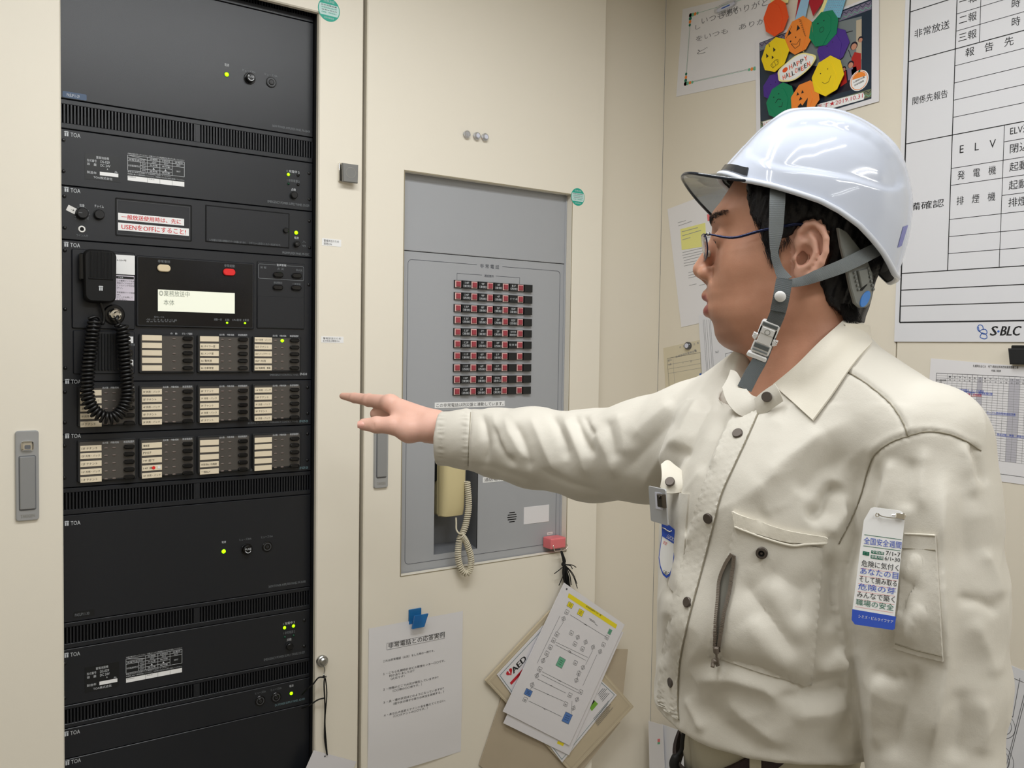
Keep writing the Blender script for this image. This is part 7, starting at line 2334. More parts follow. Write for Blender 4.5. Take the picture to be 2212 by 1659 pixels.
def fold(pts, w, amp, who='t', taper=True, sharp=1.0):
    """a crease or ridge of the cloth along photo points; amp in millimetres"""
    global disp
    d, s = polydist(X_, Y_, pts)
    k = np.exp(-(d/w)**(1.4 if amp > 0 else 1.6)*sharp)
    if taper: k = k*ss(0, .22, s)*ss(1, .78, s)
    m = {'t': trunkv, 'l': near_arm, 'a': np.ones(len(SHV), bool)}[who]
    disp = disp+np.where(m, k*amp*.001*vis, 0)
# pointing sleeve
for pts, w, a in (
    ([(1040, 886), (1047, 920), (1052, 955), (1046, 1012)], 9, -5), ([(1062, 886), (1074, 925), (1090, 965), (1100, 1000)], 13, 3.5),
    ([(1068, 915), (1078, 955), (1094, 985), (1120, 1010)], 9, -4.5), ([(1088, 895), (1102, 935), (1122, 970), (1150, 1005)], 12, 4),
    ([(1106, 905), (1128, 950), (1140, 985), (1146, 1020)], 10, -4.5), ([(1140, 892), (1165, 940), (1188, 990), (1205, 1030)], 14, 4.5),
    ([(1185, 884), (1205, 920), (1220, 960), (1226, 1000)], 11, -5.5), ([(1212, 892), (1236, 940), (1258, 990), (1272, 1040)], 14, 4.5),
    ([(1240, 890), (1252, 930), (1268, 965), (1290, 990)], 10, -6), ([(1268, 892), (1290, 935), (1315, 985), (1330, 1040)], 15, 4),
    ([(1258, 893), (1275, 925), (1292, 945)], 8, -4), ([(1330, 885), (1345, 930), (1352, 990)], 20, 3), ([(1310, 900), (1322, 950), (1330, 1000)], 12, -3.5),
    ([(1480, 885), (1430, 930), (1380, 985), (1340, 1030)], 16, -4), ([(1460, 865), (1410, 905), (1360, 950)], 18, 3.5), ([(1475, 930), (1440, 975), (1400, 1030), (1380, 1065)], 14, 4), ([(1485, 960), (1455, 1010), (1425, 1060)], 12, -6),
    ([(1000, 1005), (1060, 1010), (1120, 1030), (1190, 1058)], 9, -2), ([(1160, 1010), (1230, 1045), (1310, 1065)], 10, -2.5)):
    fold(pts, w, a*1.15)
# chest, pocket and hem
for pts, w, a in (
    ([(1850, 900), (1760, 950), (1680, 1020), (1600, 1100)], 34, 5), ([(1790, 930), (1700, 990), (1640, 1040)], 22, 2.5), ([(1840, 980), (1770, 1020), (1700, 1090), (1620, 1130)], 24, -4),
    ([(1815, 1040), (1790, 1075), (1782, 1100), (1740, 1125)], 17, -9), ([(1850, 1075), (1822, 1110), (1800, 1145), (1790, 1165)], 15, 5), ([(1740, 1050), (1700, 1090), (1640, 1115)], 22, 4),
    ([(1570, 890), (1540, 960), (1510, 1030)], 12, -3), ([(1600, 870), (1560, 950), (1535, 1020)], 10, 2.5), ([(1545, 850), (1505, 920), (1470, 1000)], 14, -4), ([(1520, 850), (1480, 920), (1455, 980)], 14, 3.5), ([(1575, 800), (1560, 850), (1545, 890)], 9, -3.5),
    ([(1595, 1240), (1640, 1300), (1690, 1370), (1730, 1430)], 26, -4), ([(1650, 1220), (1700, 1260), (1750, 1280)], 24, -3), ([(1620, 1330), (1660, 1400), (1720, 1450)], 26, 4), ([(1660, 1250), (1700, 1330), (1745, 1390)], 22, 3),
    ([(1770, 1235), (1740, 1290), (1720, 1350)], 20, -3), ([(1790, 1190), (1800, 1270), (1790, 1370)], 18, -5), ([(1830, 1250), (1830, 1350), (1850, 1430)], 20, -5), ([(1800, 1400), (1830, 1440), (1860, 1480)], 22, 4),
    ([(1480, 1440), (1560, 1428), (1650, 1445), (1740, 1490), (1850, 1455)], 17, -6), ([(1490, 1470), (1570, 1462), (1650, 1485), (1720, 1530)], 20, 4.5), ([(1760, 1450), (1810, 1440), (1860, 1420)], 18, 3.5),
    ([(1660, 1500), (1720, 1510), (1790, 1500), (1860, 1470)], 14, -5), ([(1700, 1545), (1790, 1540), (1860, 1520)], 26, 4), ([(1500, 1500), (1560, 1560), (1640, 1610), (1740, 1650)], 26, -3.5), ([(1480, 1500), (1500, 1540), (1520, 1585)], 10, 3), ([(1560, 1500), (1620, 1560), (1700, 1620)], 24, 4), ([(1880, 1500), (1830, 1560), (1790, 1640)], 26, -4),
    ([(1462, 1180), (1450, 1240), (1440, 1300)], 10, -3), ([(1500, 1130), (1480, 1210), (1462, 1290)], 12, 2.5), ([(1440, 1320), (1436, 1380), (1432, 1440)], 10, -3)):
    fold(pts, w, a*1.5)
# hanging sleeve
for pts, w, a in (
    ([(2038, 1000), (2034, 1100), (2030, 1200), (2036, 1330), (2040, 1440), (2020, 1560), (2000, 1690)], 22, 8), ([(2080, 1000), (2086, 1120), (2090, 1240)], 26, -3), ([(1975, 985), (1960, 1050), (1965, 1110)], 20, -3), ([(2000, 960), (1990, 1040), (1990, 1110)], 16, 2.5),
    ([(2098, 955), (2112, 1000), (2128, 1050)], 10, -5), ([(2076, 950), (2094, 1010), (2110, 1080)], 13, 3.5), ([(1905, 990), (1885, 1060), (1870, 1150), (1862, 1250)], 14, -5), ([(1930, 985), (1912, 1060), (1900, 1120)], 14, 3.5),
    ([(2120, 1180), (2150, 1250), (2163, 1300)], 16, 3.5), ([(2165, 1325), (2120, 1300), (2060, 1290)], 12, -3.5), ([(2100, 1330), (2130, 1400), (2150, 1470)], 22, 3), ([(1985, 1430), (1960, 1500), (1935, 1580), (1925, 1650)], 24, -6), ([(1900, 1440), (1890, 1530), (1900, 1630)], 20, 4), ([(2070, 1480), (2080, 1560), (2060, 1650)], 24, -3.5), ([(2120, 1500), (2130, 1570), (2120, 1640)], 20, 3), ([(1960, 1460), (1930, 1470), (1880, 1450)], 14, -3), ([(1990, 1250), (1960, 1290), (1950, 1340)], 18, -3.5), ([(1985, 1200), (1965, 1230), (1950, 1245)], 14, 3), ([(2000, 1310), (1975, 1345), (1960, 1390)], 16, 3)):
    fold(pts, w, a*1.45, 'l')
# yoke and armhole seams
YOKE = [(1831, 803), (1868, 826), (1906, 855.6), (1930, 880), (1950, 912), (1961, 942)]
ARMH = [(1812, 1175), (1840, 1120), (1861, 1066), (1873, 1020), (1886, 987), (1905, 968), (1930, 953), (1961, 942), (1990, 934), (2019, 932.7), (2057, 940), (2094, 957), (2119, 974)]
for sm in (YOKE, ARMH): fold(sm, 3.2, -2.0, 'a', False); 
fold([(x+8, y-9) for x, y in YOKE], 7, 1.2, 'a', False); fold([(x-7, y-10) for x, y in ARMH[4:]], 7, 1.4, 'a', False)
fold([(1017, 884), (1012, 950), (1010, 1012)], 3.0, -2.2, 'a', False)
# puckers along the cuff and general small wrinkles
for xc in (952, 1005):
    k = np.exp(-((X_-xc)/6.5)**2)*far_arm*(X_ < 1060)
    disp = disp+k*.0011*np.sin(Y_*.62+np.sin(Y_*.23)*1.5)*vis
E1 = np.array([-.55, -.72, .42]); E1 /= np.linalg.norm(E1); E2 = np.cross(E1, [0, 0, 1.0]); E2 /= np.linalg.norm(E2); E3 = np.cross(E1, E2)
ta, tb, tc_ = SHV@E1, SHV@E2, SHV@E3
nz_ = np.array([noise.noise(Vector((a*5.5, b_*15, c*15)))*.9+.5*noise.noise(Vector((a*13, b_*34, c*34+5))) for a, b_, c in zip(ta, tb, tc_)])
rid = (1-np.clip(np.abs(nz_)*1.9, 0, 1))**2.2
disp = disp+(rid-.3)*.0016*np.where(SHV[:, 1] > -.02, .3, 1)*np.where(far_arm, .5, 1)
SHV = SHV+SN*disp[:, None]
SHV = relax(SHV, SHF, 1, .35)
shirt = body_obj('work_shirt', SHV, SHF, ['shirt_beige'], man, label='beige buttoned work shirt')
st_tree = bvh(SHV, SHF)
def lift(x, y, g=.0015, fall=1.0):
    a, n = hit(st_tree, x, y)
    if a is None: return PC(x, y, fall), np.array([-.4, 0, -.9])
    return a+n*g, n
def patch(name, top, bot, nu, nv, g=.0016, m='shirt_beige', parent=None, rim=True, bulge=0.0, pucker=0.0, fall=1.0, label=None, smoothn=2):
    """a cloth piece sewn on the shirt between two photo polylines"""
    T_ = spline([(*q_, 0) for q_ in top], nu+1)[:, :2]; B_ = spline([(*q_, 0) for q_ in bot], nu+1)[:, :2]
    G_ = np.zeros((nu+1, nv+1, 3)); N_ = np.zeros_like(G_)
    for i in range(nu+1):
        for j in range(nv+1):
            s = j/nv
            xy = T_[i]*(1-s)+B_[i]*s
            edge = min(i, nu-i, j, nv-j)
            gg = g+bulge*math.sin(math.pi*i/nu)*math.sin(math.pi*j/nv)
            if pucker: gg += pucker*math.sin(i*1.9+j*1.9+math.sin(i*.7))*(1 if edge <= 2 else .15)
            G_[i, j], N_[i, j] = lift(xy[0], xy[1], gg, fall)
    for _ in range(smoothn):
        D_ = G_[..., 2].copy(); Z = D_.copy()
        Z[1:-1, 1:-1] = (D_[:-2, 1:-1]+D_[2:, 1:-1]+D_[1:-1, :-2]+D_[1:-1, 2:]+D_[1:-1, 1:-1]*2)/6
        Z = np.minimum(Z, D_+.0008)
        G_ *= (Z/D_)[..., None]
    V = G_.reshape(-1, 3); n1 = nv+1
    F = [(i*n1+j, i*n1+j+1, (i+1)*n1+j+1, (i+1)*n1+j) for i in range(nu) for j in range(nv)]
    k = len(V)
    loop = [i*n1 for i in range(nu+1)]+[nu*n1+j for j in range(1, n1)]+[i*n1+nv for i in range(nu-1, -1, -1)]+[j for j in range(nv-1, 0, -1)]
    base = V[loop]-N_.reshape(-1, 3)[loop]*(g+.003)
    V = np.vstack([V, base])
    n = len(loop)
    F += [(loop[i], loop[(i+1) % n], k+(i+1) % n, k+i) for i in range(n)]
    return body_obj(name, V, F, [m], parent or shirt, smooth=50, label=label)
# placket
PE = [(1650, 866), (1643, 882), (1613, 949.6), (1585, 1010), (1560, 1066), (1545, 1122), (1527, 1194), (1510, 1258), (1487, 1345), (1470, 1430), (1466, 1514), (1468, 1556)]
PL = [(1612, 850), (1602, 868), (1566, 935), (1540, 1000), (1518, 1060), (1500, 1118), (1482, 1190), (1466, 1254), (1446, 1340), (1432, 1425), (1424, 1500), (1424, 1524)]
patch('placket', PL, PE, 130, 8, .0022, 'shirt_beige', pucker=.0012)
# chest pocket on his left
patch('chest_pocket', [(1587, 1136), (1640, 1152), (1710, 1170), (1776, 1184)], [(1529, 1414), (1590, 1436), (1670, 1462), (1753, 1480)], 44, 46, .0022, 'shirt_beige', bulge=.004, pucker=.0010)
patch('pocket_flap', [(1584, 1104), (1600, 1112), (1640, 1126), (1700, 1145), (1786, 1160)], [(1590, 1136), (1606, 1142), (1650, 1156), (1706, 1170), (1783, 1172)], 44, 8, .0045, 'shirt_facing', pucker=.0004)
def dart(name, pts, r, m, g, parent=shirt, n=40):
    p = spline([(*q_, 0) for q_ in pts], n)[:, :2]
    P3 = np.array([lift(x, y, g)[0] for x, y in p])
    v, f = tube_geo(P3, r, 7)
    return body_obj(name, v, f, [m], parent)
# pocket hem edge, zip with its two rows of teeth and pull tab
dart('pocket_edge', [(1590, 1137), (1612, 1146), (1650, 1160), (1706, 1176), (1740, 1174), (1782, 1172)], .0014, 'shirt_facing', .004)
ZA = [(1586, 1196), (1572, 1220), (1560, 1255), (1556, 1300), (1551, 1350), (1549, 1396)]; ZB = [(1591, 1199), (1586, 1240), (1578, 1285), (1568, 1330), (1561, 1370), (1557, 1398)]
M('zip_tape', (112, 110, 102), .8); M('zip_metal', (118, 108, 98), .4, metal=.4); M('snap_metal', (88, 80, 74), .42, metal=.5)
zs = patch('zip_opening', ZA, ZB, 40, 4, .0052, 'zip_tape')
def teeth(pts, side):
    p = spline([(*q_, 0) for q_ in pts], 66)[:, :2]
    b = MB(); V = []; F = []; n = 0
    for i in range(len(p)):
        c, nn = lift(*p[i], .0072)
        t = (lift(*p[min(i+1, len(p)-1)], .0072)[0]-lift(*p[max(i-1, 0)], .0072)[0]); t /= np.linalg.norm(t)+1e-9
        s_ = np.cross(nn, t)
        for a in (-1, 1):
            for d in (-1, 1):
                for e in (-1, 1): V.append(c+t*.0007*a+s_*.0018*d+nn*.0007*e)
        k = n*8
        F += [tuple(k+q_ for q_ in f) for f in ((0, 1, 3, 2), (4, 6, 7, 5), (0, 4, 5, 1), (2, 3, 7, 6), (0, 2, 6, 4), (1, 5, 7, 3))]; n += 1
    return np.array(V), F
v, f = teeth(ZA, 1); body_obj('zip_teeth', v, f, ['zip_metal'], zs, smooth=None); v, f = teeth(ZB, -1); body_obj('zip_teeth', v, f, ['zip_metal'], zs, smooth=None)
dart('zip_pull', [(1554, 1390), (1553, 1405), (1552, 1420), (1551, 1447)], [.0030]*8+[.0012]*16+[.0021]*16, 'zip_metal', .010)
def stud(x, y, r, m='snap_metal', ringed=False, g=.003, parent=shirt, name='snap_button'):
    c, nn = lift(x, y, g)
    up = HU-nn*(nn@HU); up /= np.linalg.norm(up)
    B3 = np.array([RGT, UPV, FWD])
    fr = Frame(c2w(c[None])[0], np.cross(up, nn)@B3, up@B3)
    if fr.W@(nn@B3) < 0: fr = Frame(fr.O, -fr.U, fr.V)
    b = MB(fr)
    if ringed:
        b.cyl(0, 0, r, -.003, .0012, m, .0004, 26); b.ring(0, 0, r*.55, r*.8, .003, m, 26, w0=.001); b.cyl(0, 0, r*.5, .001, .0014, 'slot_black', 0, 18); b.cyl(0, 0, r*.22, .001, .002, m, .0003, 14)
    else: b.cyl(0, 0, r, -.003, .0013, m, .0006, 28)
    return b.build(name, parent, 40)
for x, y, r in ((1595, 938.5, .0058), (1532, 1119, .0056), (1488, 1301.5, .0056), (1452.5, 1474, .0056)): stud(x, y, r)
stud(1647, 1192, .0060, ringed=True, g=.007)
# the other breast pocket with its flap standing out
patch('chest_pocket', [(1441, 1062), (1460, 1064), (1490, 1068)], [(1438, 1240), (1450, 1270), (1472, 1290)], 14, 40, .0022, 'shirt_beige', bulge=.004)
FPTS = [((1428, 1004), 1.040), ((1442, 995), 1.045), ((1458, 1006), 1.040), ((1478, 1022), 1.030), ((1498, 1046), 1.018)]
FBOT = [((1427, 1052), 1.020), ((1436, 1065), 1.014), ((1455, 1066), 1.010), ((1476, 1062), 1.012), ((1494, 1056), 1.014)]
def sheet3(name, A3, B3_, nu, nv, th, m, parent=shirt, sag=0.0, label=None):
    A3 = spline([PC(*q_, d) for q_, d in A3], nu+1); B3_ = spline([PC(*q_, d) for q_, d in B3_], nu+1)
    G_ = np.array([[A3[i]*(1-j/nv)+B3_[i]*(j/nv)+np.array([0, 0, -sag*math.sin(math.pi*j/nv)]) for j in range(nv+1)] for i in range(nu+1)])
    V = G_.reshape(-1, 3); n1 = nv+1
    F = np.array([(i*n1+j, i*n1+j+1, (i+1)*n1+j+1, (i+1)*n1+j) for i in range(nu) for j in range(nv)])
    N_ = v_normals(V, F); k = len(V)
    loop = [i*n1 for i in range(nu+1)]+[nu*n1+j for j in range(1, n1)]+[i*n1+nv for i in range(nu-1, -1, -1)]+[j for j in range(nv-1, 0, -1)]
    n = len(loop)
    Fa = [tuple(f) for f in F]+[tuple(int(q_)+k for q_ in f[::-1]) for f in F]+[(loop[i], loop[(i+1) % n], k+loop[(i+1) % n], k+loop[i]) for i in range(n)]
    return body_obj(name, np.vstack([V+N_*th*.5, V-N_*th*.5]), Fa, [m], parent, smooth=50, label=label), V
sheet3('pocket_flap', FPTS, FBOT, 16, 8, .002, 'shirt_facing', sag=.006)
c = PC(1447, 1040, 1.012); B3 = np.array([RGT, UPV, FWD]); nn = np.array([-.35, .55, -.76]); nn /= np.linalg.norm(nn); up = HU-nn*(nn@HU); up /= np.linalg.norm(up)
fr = Frame(c2w(c[None])[0], np.cross(up, nn)@B3, up@B3)
if fr.W@(nn@B3) < 0: fr = Frame(fr.O, -fr.U, fr.V)
b = MB(fr); b.cyl(0, 0, .0056, -.002, .0013, 'snap_metal', .0006, 24); b.build('snap_button', shirt, 40)
# sleeve pocket, hem band, cuff band
patch('sleeve_pocket', [(1955, 1152), (1990, 1154), (2022.6, 1156)], [(1932, 1399), (1985, 1415), (2038.7, 1428)], 26, 44, .0022, 'shirt_beige', bulge=.0025, pucker=.0005)
dart('pocket_edge', [(1955, 1152.5), (1990, 1154), (2022.6, 1156.5)], .0011, 'shirt_facing', .0022); dart('pocket_edge', [(1951, 1184), (1990, 1186), (2024, 1188)], .0006, 'seam_shadow', .0026); dart('pocket_edge', [(1936, 1388), (1985, 1403), (2037, 1415)], .0006, 'seam_shadow', .0028)
# sewn seams
dart('seam_line', YOKE, .0007, 'seam_shadow', .0004); dart('seam_line', ARMH, .0007, 'seam_shadow', .0004, n=80); dart('seam_line', [(1017, 891), (1013, 950), (1011, 1006)], .0006, 'seam_shadow', .0003)
dart('placket_edge', PE, .0008, 'seam_shadow', .0012, n=90)
# collar: the near leaf folds over the shoulder, the far leaf shows under the chin
CT3 = [h2c(-.060, -.088, -.020), h2c(-.046, -.098, -.046), h2c(-.015, -.118, -.064), h2c(.02, -.140, -.068)]; CB3 = [h2c(-.078, -.140, -.025), h2c(-.060, -.150, -.066), h2c(-.018, -.166, -.098), h2c(.03, -.188, -.098)]
CT = [((1671, 831), 1.000), ((1720, 790), .978), ((1765, 745), .972), ((1805, 708), .985), ((1842, 675), 1.030), ((1852, 674), 1.060)]
CB = [((1756, 908), .957), ((1795, 856), .946), ((1831, 803), .946), ((1858, 768), .960), ((1882, 742), .995), ((1880, 738), 1.040)]
def collar_leaf(name, CT, CB, nu=80, nv=14, th=.0022, off=.004):
    A3 = spline([PC(*q_, d) for q_, d in CT]+CT3, nu+1); Bq = spline([PC(*q_, d) for q_, d in CB]+CB3, nu+1)
    G_ = np.zeros((nu+1, nv+1, 3))
    for i in range(nu+1):
        for j in range(nv+1):
            s = j/nv
            q_ = A3[i]*(1-s)+Bq[i]*s
            x, y = project(q_[None]); a, n = hit(st_tree, float(x[0]), float(y[0]))
            q_ = q_*(1-.012*math.sin(math.pi*min(1, s*1.1))*(1-s))
            lim = None if a is None else a[2]-off*(1 if s > .15 else .6)
            if lim is not None and q_[2] > lim and i < nu*.5: q_ = q_*(lim/q_[2])
            G_[i, j] = q_
    for _ in range(4):
        H_ = G_.copy(); H_[1:-1, 1:-1] = (G_[:-2, 1:-1]+G_[2:, 1:-1]+G_[1:-1, :-2]+G_[1:-1, 2:])/4
        H_[1:-1, -1] = (G_[:-2, -1]+G_[2:, -1])/2
        G_ = H_
    V = G_.reshape(-1, 3); n1 = nv+1
    F = np.array([(i*n1+j, i*n1+j+1, (i+1)*n1+j+1, (i+1)*n1+j) for i in range(nu) for j in range(nv)])
    N_ = v_normals(V, F)
    if np.mean(N_[:, 2]) > 0: N_ = -N_
    k = len(V)
    loop = [i*n1 for i in range(nu+1)]+[nu*n1+j for j in range(1, n1)]+[i*n1+nv for i in range(nu-1, -1, -1)]+[j for j in range(nv-1, 0, -1)]
    n = len(loop)
    Fa = [tuple(f) for f in F]+[tuple(int(q_)+k for q_ in f[::-1]) for f in F]+[(loop[i], loop[(i+1) % n], k+loop[(i+1) % n], k+loop[i]) for i in range(n)]
    return body_obj(name, np.vstack([V+N_*th*.5, V-N_*th*.5]), Fa, ['shirt_facing'], shirt, smooth=50)
collar_leaf('collar', CT, CB)
# inner stand of the collar, round the neck
V = []; F = []; nn_ = 40
for i in range(nn_):
    a = 2*math.pi*i/nn_
    for k, (du, rr_) in enumerate(((-.172, .0745), (-.120, .0690))):
        dn = -.045*max(0, math.cos(a))**1.5-.012*(1-k)
        V.append(h2c(-.004+rr_*math.cos(a)*1.02, du+dn+(.028 if math.cos(a) < 0 else .028*(1-max(0, math.cos(a)))), rr_*math.sin(a)))
for i in range(nn_):
    a = 2*math.pi*(i+.5)/nn_
    if math.cos(a) < -.55 or math.sin(a) < -.15: F.append((2*i, 2*((i+1) % nn_), 2*((i+1) % nn_)+1, 2*i+1))
nq = len(V); V = np.array(V); Vi = V+(np.array([h2c(-.004, -.15, 0)])-V)*np.array([.03, 0, .03])
F2 = F+[tuple(q_+nq for q_ in reversed(f)) for f in F]
body_obj('collar_stand', np.vstack([V, Vi]), F2, ['shirt_facing'], shirt, smooth=50)
dn = lift(1690, 885)[0][2]-.001; df = lift(1600, 900)[0][2]-.002
sheet3('far_collar', [((1578, 800), df+.050), ((1592, 806), df+.040), ((1606, 832), df+.022), ((1622, 852), df+.008), ((1636, 858), df-.002)], [((1560, 838), df+.024), ((1570, 868), df+.010), ((1590, 892), df+.001), ((1614, 902), df-.002), ((1644, 900), df-.004)], 18, 8, .002, 'shirt_beige', sag=.004)
sheet3('collar_band', [((1630, 862), df-.004), ((1650, 845), (dn+df)/2), ((1674, 829), dn+.004)], [((1636, 905), df-.006), ((1660, 888), (dn+df)/2-.003), ((1692, 866), dn-.001)], 12, 8, .002, 'shirt_beige', sag=.003)
c = PC(1656, 857, (dn+df)/2-.0085); nn = np.array([-.45, .15, -.88]); nn /= np.linalg.norm(nn); up = HU-nn*(nn@HU); up /= np.linalg.norm(up)
fr = Frame(c2w(c[None])[0], np.cross(up, nn)@B3, up@B3)
if fr.W@(nn@B3) < 0: fr = Frame(fr.O, -fr.U, fr.V)
b = MB(fr); b.cyl(0, 0, .0056, -.003, .0013, 'snap_metal', .0006, 24); b.build('snap_button', shirt, 40)

# ------------------------------------------------------------------ trousers, belt, shoes
def trouser_sdf(p):
    d = smax(torso_sdf(p, -.026, 9.0), -p[:, 1]-.60, .02)
    c = np.array([.315, 0, 1.06])
    hipL, hipR = c+np.array([.01, -.56, -.085]), c+np.array([-.01, -.56, .085])
    ft = -(CAMP[2]-.05)
    for h_, s in ((hipL, -1), (hipR, 1)):
        kn = np.array([h_[0]-.01, -.98, h_[2]+.01*s]); an = np.array([h_[0]+.0, ft+.08, h_[2]+.02*s])
        d = smin(d, sd_chain(p, [h_, kn, an], [.092, .074, .062], .02), .03)
    d = smax(d, p[:, 1]+.37, .004)
    return d
TV, TF = surface_nets(trouser_sdf, (.08, -1.46, .82), (.55, -.34, 1.30), .008, 3)
tr_ = body_obj('trousers', relax(TV, TF, 3), TF, ['trouser_beige'], man)
def ring_on_torso(g, y0, y1, n=80):
    V = []; F = []
    for i in range(n):
        a = 2*math.pi*i/n
        for k, (y, gg) in enumerate(((y0, g), (y1, g), (y1, g-.004), (y0, g-.004))):
            x0, d0, aa, bb, ph = [float(q_) for q_ in torso_axes(np.array([y]))]
            aa += gg; bb += gg; e = 2/2.25
            nn_, ll = aa*np.sign(math.cos(a))*abs(math.cos(a))**e, bb*np.sign(math.sin(a))*abs(math.sin(a))**e
            V.append((x0-math.cos(ph)*nn_+math.sin(ph)*ll, y-.004+.9*(x0-math.cos(ph)*nn_+math.sin(ph)*ll-.2505), d0-math.sin(ph)*nn_-math.cos(ph)*ll))
    for i in range(n):
        j = (i+1) % n
        for k in range(4): F.append((i*4+k, i*4+(k+1) % 4, j*4+(k+1) % 4, j*4+k))
    return np.array(V), F
v, f = ring_on_torso(-.020, -.437, -.402)
body_obj('belt', v, f, ['belt_dark'], man, smooth=40)
B3 = np.array([RGT, UPV, FWD])
tt_ = bvh(*ring_on_torso(-.020, -.437, -.402))
for x in (1632, 1508):
    a, n = hit(tt_, x, 1640 if x > 1600 else 1600)
    if a is not None:
        fr = Frame(c2w((a+n*.002)[None])[0], np.cross(HU, n)@B3, HU@B3)
        if fr.W@(n@B3) < 0: fr = Frame(fr.O, -fr.U, fr.V)
        b = MB(fr); b.box(-.006, -.03, .006, .03, -.004, .002, 'trouser_beige', .001); b.build('belt_loop', tr_)
# black key lead hanging at the waist
tb = bvh(TV, TF)
P3 = []
for x, y in ((1477, 1578), (1474, 1600), (1472, 1620), (1462, 1634), (1456, 1650), (1462, 1668)): P3.append(PC(x, y, 1.03))
v, f = tube_geo(spline(P3, 24), np.r_[np.full(14, .0025), np.full(10, .0058)], 8); body_obj('key_lead', v, f, ['cord_black'], man)
for s in (-1, 1):
    gx = c2w(np.array([[.315-.06, 0, 1.06+.095*s]]))[0]
    b = MB()
    hd = np.array([-RGT[0], -RGT[1], 0]); hd /= np.linalg.norm(hd); sdv = np.array([-hd[1], hd[0], 0])
    V = []; F = []; n = 24; prof = [(0, .92), (.012, 1.0), (.03, 1.0), (.055, .93), (.078, .78), (.095, .55)]
    for z, k in prof:
        for i in range(n):
            a = 2*math.pi*i/n
            lx = .135*math.cos(a)*(k if z < .03 else k*(1-.0*z))-(max(0, z-.03)*1.1); wy = (.048 if math.cos(a) > -.2 else .040)*math.sin(a)*k
            V.append(np.array([gx[0], gx[1], 0])+hd*lx+sdv*wy+np.array([0, 0, z+.001]))
    for j in range(len(prof)-1):
        for i in range(n): F.append((j*n+i, j*n+(i+1) % n, (j+1)*n+(i+1) % n, (j+1)*n+i))
    F += [tuple(range(n-1, -1, -1)), tuple((len(prof)-1)*n+i for i in range(n))]
    mesh_obj('shoe', np.array(V), F, ['shoe_black'], None, man, 40)

# ------------------------------------------------------------------ tags he wears
def px_frame(tl, tr, bl):
    a, c, d = (c2w(PC(*q_)[None])[0] for q_ in (tl, tr, bl))
    V = a-d; V /= np.linalg.norm(V); U = c-a; U = U-V*(U@V)
    return Frame(d, U, V)
sa = lift(1905, 1110)[0][2]; sb_ = lift(1890, 1330)[0][2]; sc_ = lift(1945, 1120)[0][2]
fr = px_frame((1880, 1098, sa-.010), (1955, 1112, min(sc_, sa+.004)-.010), (1840, 1346, sb_-.012))
SAFE = dict(name='safety_week_tag', label='white and blue safety week tag pinned to the near sleeve')
t = thing(SAFE['name'], SAFE['label'], 'tag', fr.O)
b = MB(fr)
oc = [fr.px(*q_) for q_ in ((1881, 1098), (1888, 1095.5), (1944, 1103), (1950, 1107), (1954, 1124), (1931, 1352), (1924, 1360), (1850, 1349), (1841, 1340), (1840, 1330), (1866, 1124))]
b.poly(oc, -.0005, .0006, 'label_white', .0001)
w = .0008
Z = lambda x, y: fr.px(1800+x/4.608, 1060+y/4.608)
b.flat([Z(190, 1178), Z(625, 1252), Z(612, 1375), Z(590, 1386), Z(215, 1330), Z(183, 1285)], w, 'ink_blue')
def zt(s, x0, y0, x1, y1, h, m, ww=w+.0002, **k): rtext(b, s, Z(x0, y0), Z(x1, y1), h*.000116*.87, m, ww, **k)
def zl(x0, y0, x1, y1, t_, m): b.line(*Z(x0, y0), *Z(x1, y1), t_, w, m)
zl(310, 437, 680, 487, .0005, 'ink_green'); zl(300, 548, 670, 598, .0005, 'ink_green')
zt('全国安全週間', 303, 528, 676, 578, 66, 'ink_blue')
b.flat([Z(380, 592), Z(508, 610), Z(504, 640), Z(378, 622)], w, 'ink_green'); b.flat([Z(375, 638), Z(502, 656), Z(498, 690), Z(372, 672)], w, 'ink_green')
zt('令和6年', 384, 620, 504, 636, 26, 'label_white'); zt('準備月間', 378, 668, 497, 684, 26, 'label_white')
zt('7/1▸7', 522, 640, 668, 660, 40, 'ink_black'); zt('6/1▸30', 512, 690, 664, 710, 36, 'ink_black')
b.flat([Z(296, 600), Z(360, 610), Z(357, 648), Z(292, 638)], w, 'ink_green'); b.flat([Z(310, 615), Z(345, 620), Z(343, 634), Z(308, 629)], w+.0002, 'label_white'); b.line(*Z(326, 606), *Z(324, 642), .0009, w+.0004, 'ink_green'); b.line(*Z(308, 622), *Z(346, 627), .0009, w+.0004, 'ink_green')
for s, x0, y0, x1, y1, m in (('危険に気付く', 280, 755, 650, 805, 'ink_black'), ('あなたの目', 268, 830, 645, 884, 'ink_blue'), ('そして摘み取る', 258, 908, 632, 960, 'ink_black'), ('危険の芽', 248, 985, 620, 1036, 'ink_blue'), ('みんなで築く', 235, 1062, 612, 1118, 'ink_black'), ('職場の安全', 225, 1138, 602, 1200, 'ink_green')):
    zt(s, x0, y0-4, x1, y1-4, 60, m); zl(x0-8, y0+14, x1-4, y1+14, .00025, 'magnet_pink')
zt('シミズ・ビルライフケア', 250, 1262, 596, 1320, 30, 'label_white')
b.build('tag_card', t)
# a safety pin through it
B_ = lambda x, y, w_: (*fr.px(x, y), w_)
b = MB(fr)
b.tube(spline([B_(1895, 1108, .0035), B_(1892, 1112, .003), B_(1894, 1116, .003), B_(1899, 1114, .003), B_(1897, 1109, .003), B_(1905, 1115, .003), B_(1930, 1119, .003), B_(1950, 1119, .003), B_(1956, 1115, .003), B_(1952, 1110, .003), B_(1940, 1111, .0028), B_(1927, 1113, .0025)], 60), .0006, 'chrome', 6)
b.rrect(*fr.px(1934, 1120), *fr.px(1956, 1111), .001, .0022, .0042, 'chrome', .0006)
b.build('safety_pin', t, 40, label='thin metal safety pin')
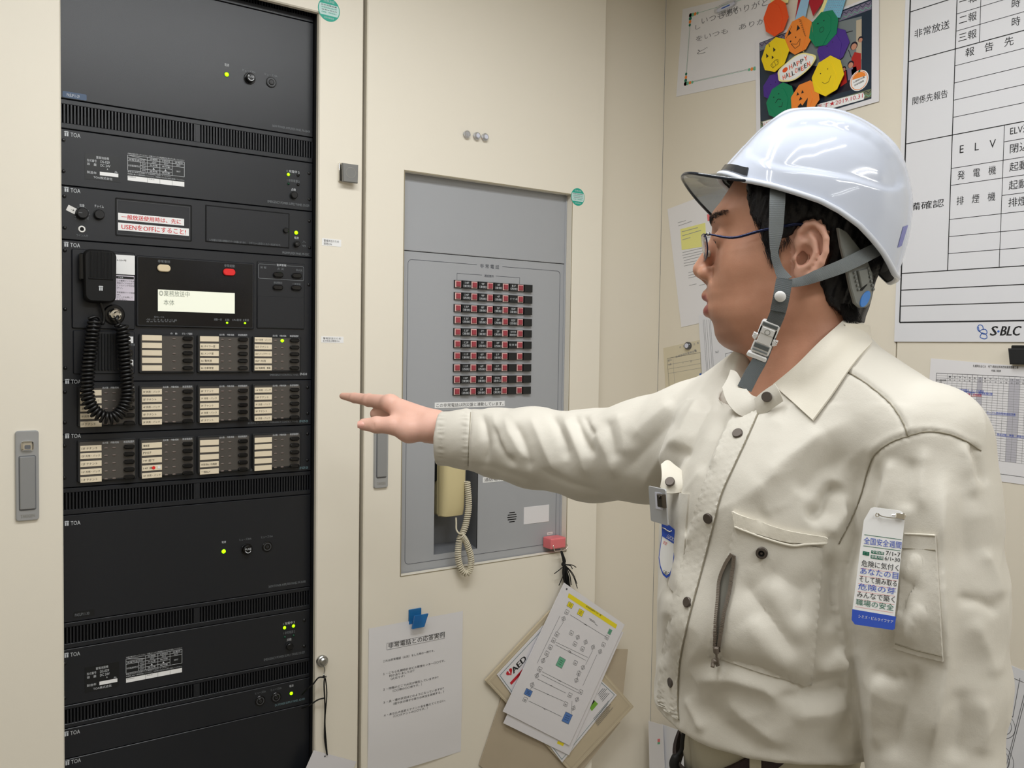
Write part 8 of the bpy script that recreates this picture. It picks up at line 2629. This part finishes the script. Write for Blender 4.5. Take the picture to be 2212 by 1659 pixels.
# oval badge on the far pocket
p_a = lift(1447, 1130)[0][2]
fr = px_frame((1428, 1127, p_a-.030), (1457, 1160, p_a-.036), (1430, 1240, p_a-.030))
t = thing('pocket_badge', 'blue topped oval badge hanging from the far breast pocket', 'badge', fr.O)
b = MB(fr)
ov = [fr.px(*q_) for q_ in ((1429, 1126), (1434, 1125), (1444, 1133), (1457, 1144), (1459, 1165), (1457, 1200), (1454, 1228), (1447, 1244), (1440, 1249), (1432, 1242), (1426, 1226), (1423, 1205), (1426, 1180), (1430, 1155))]
b.poly(ov, -.0004, .0004, 'ink_blue')
c0 = np.mean(ov, 0)
b.poly([tuple(c0+(np.array(q_)-c0)*.90) for q_ in ov], .0003, .0006, 'label_white')
b.flat([fr.px(*q_) for q_ in ((1429.5, 1128), (1434, 1127), (1444, 1135), (1456, 1146), (1458, 1176), (1431, 1158))], .0009, 'ink_blue')
rtext(b, 'LUCKY', fr.px(1440, 1161), fr.px(1456, 1171), .0045, 'label_white', .0011)
rtext(b, '安全', fr.px(1432, 1174), fr.px(1440, 1178), .004, 'ink_red', .0009); rtext(b, 'S-BLC', fr.px(1432, 1238), fr.px(1444, 1243), .004, 'ink_black', .0009)
b.build('badge_card', t)
b = MB(fr); b.tube(spline([(*fr.px(1432, 1139), .002), (*fr.px(1437, 1141), .003), (*fr.px(1446, 1147), .003), (*fr.px(1452, 1146), .002)], 16), .0008, 'chrome', 6); b.build('pin', t, True)
# metal name plate clipped on the far pocket edge
fr = px_frame((1404, 1055, 1.035), (1438, 1058, .995), (1409, 1125, 1.035))
M('plate_metal', (196, 198, 202), .35, metal=.35)
t = thing('name_plate_holder', 'plain metal name plate jutting out from the far breast pocket', 'badge', fr.O)
b = MB(fr); b.rrect(*fr.px(1407, 1125), *fr.px(1438, 1057), .002, -.0008, .0008, 'plate_metal', .0003); b.box(*fr.px(1419, 1098), *fr.px(1432, 1066), .0008, .0014, 'acrylic_core'); b.build('plate', t)
b = MB(fr); b.box(*fr.px(1430, 1094), *fr.px(1440, 1068), .001, .006, 'gunmetal', .001); b.cyl(*fr.px(1435, 1072), .0025, .005, .008, 'gunmetal', .0005, 12); b.build('clip', t)
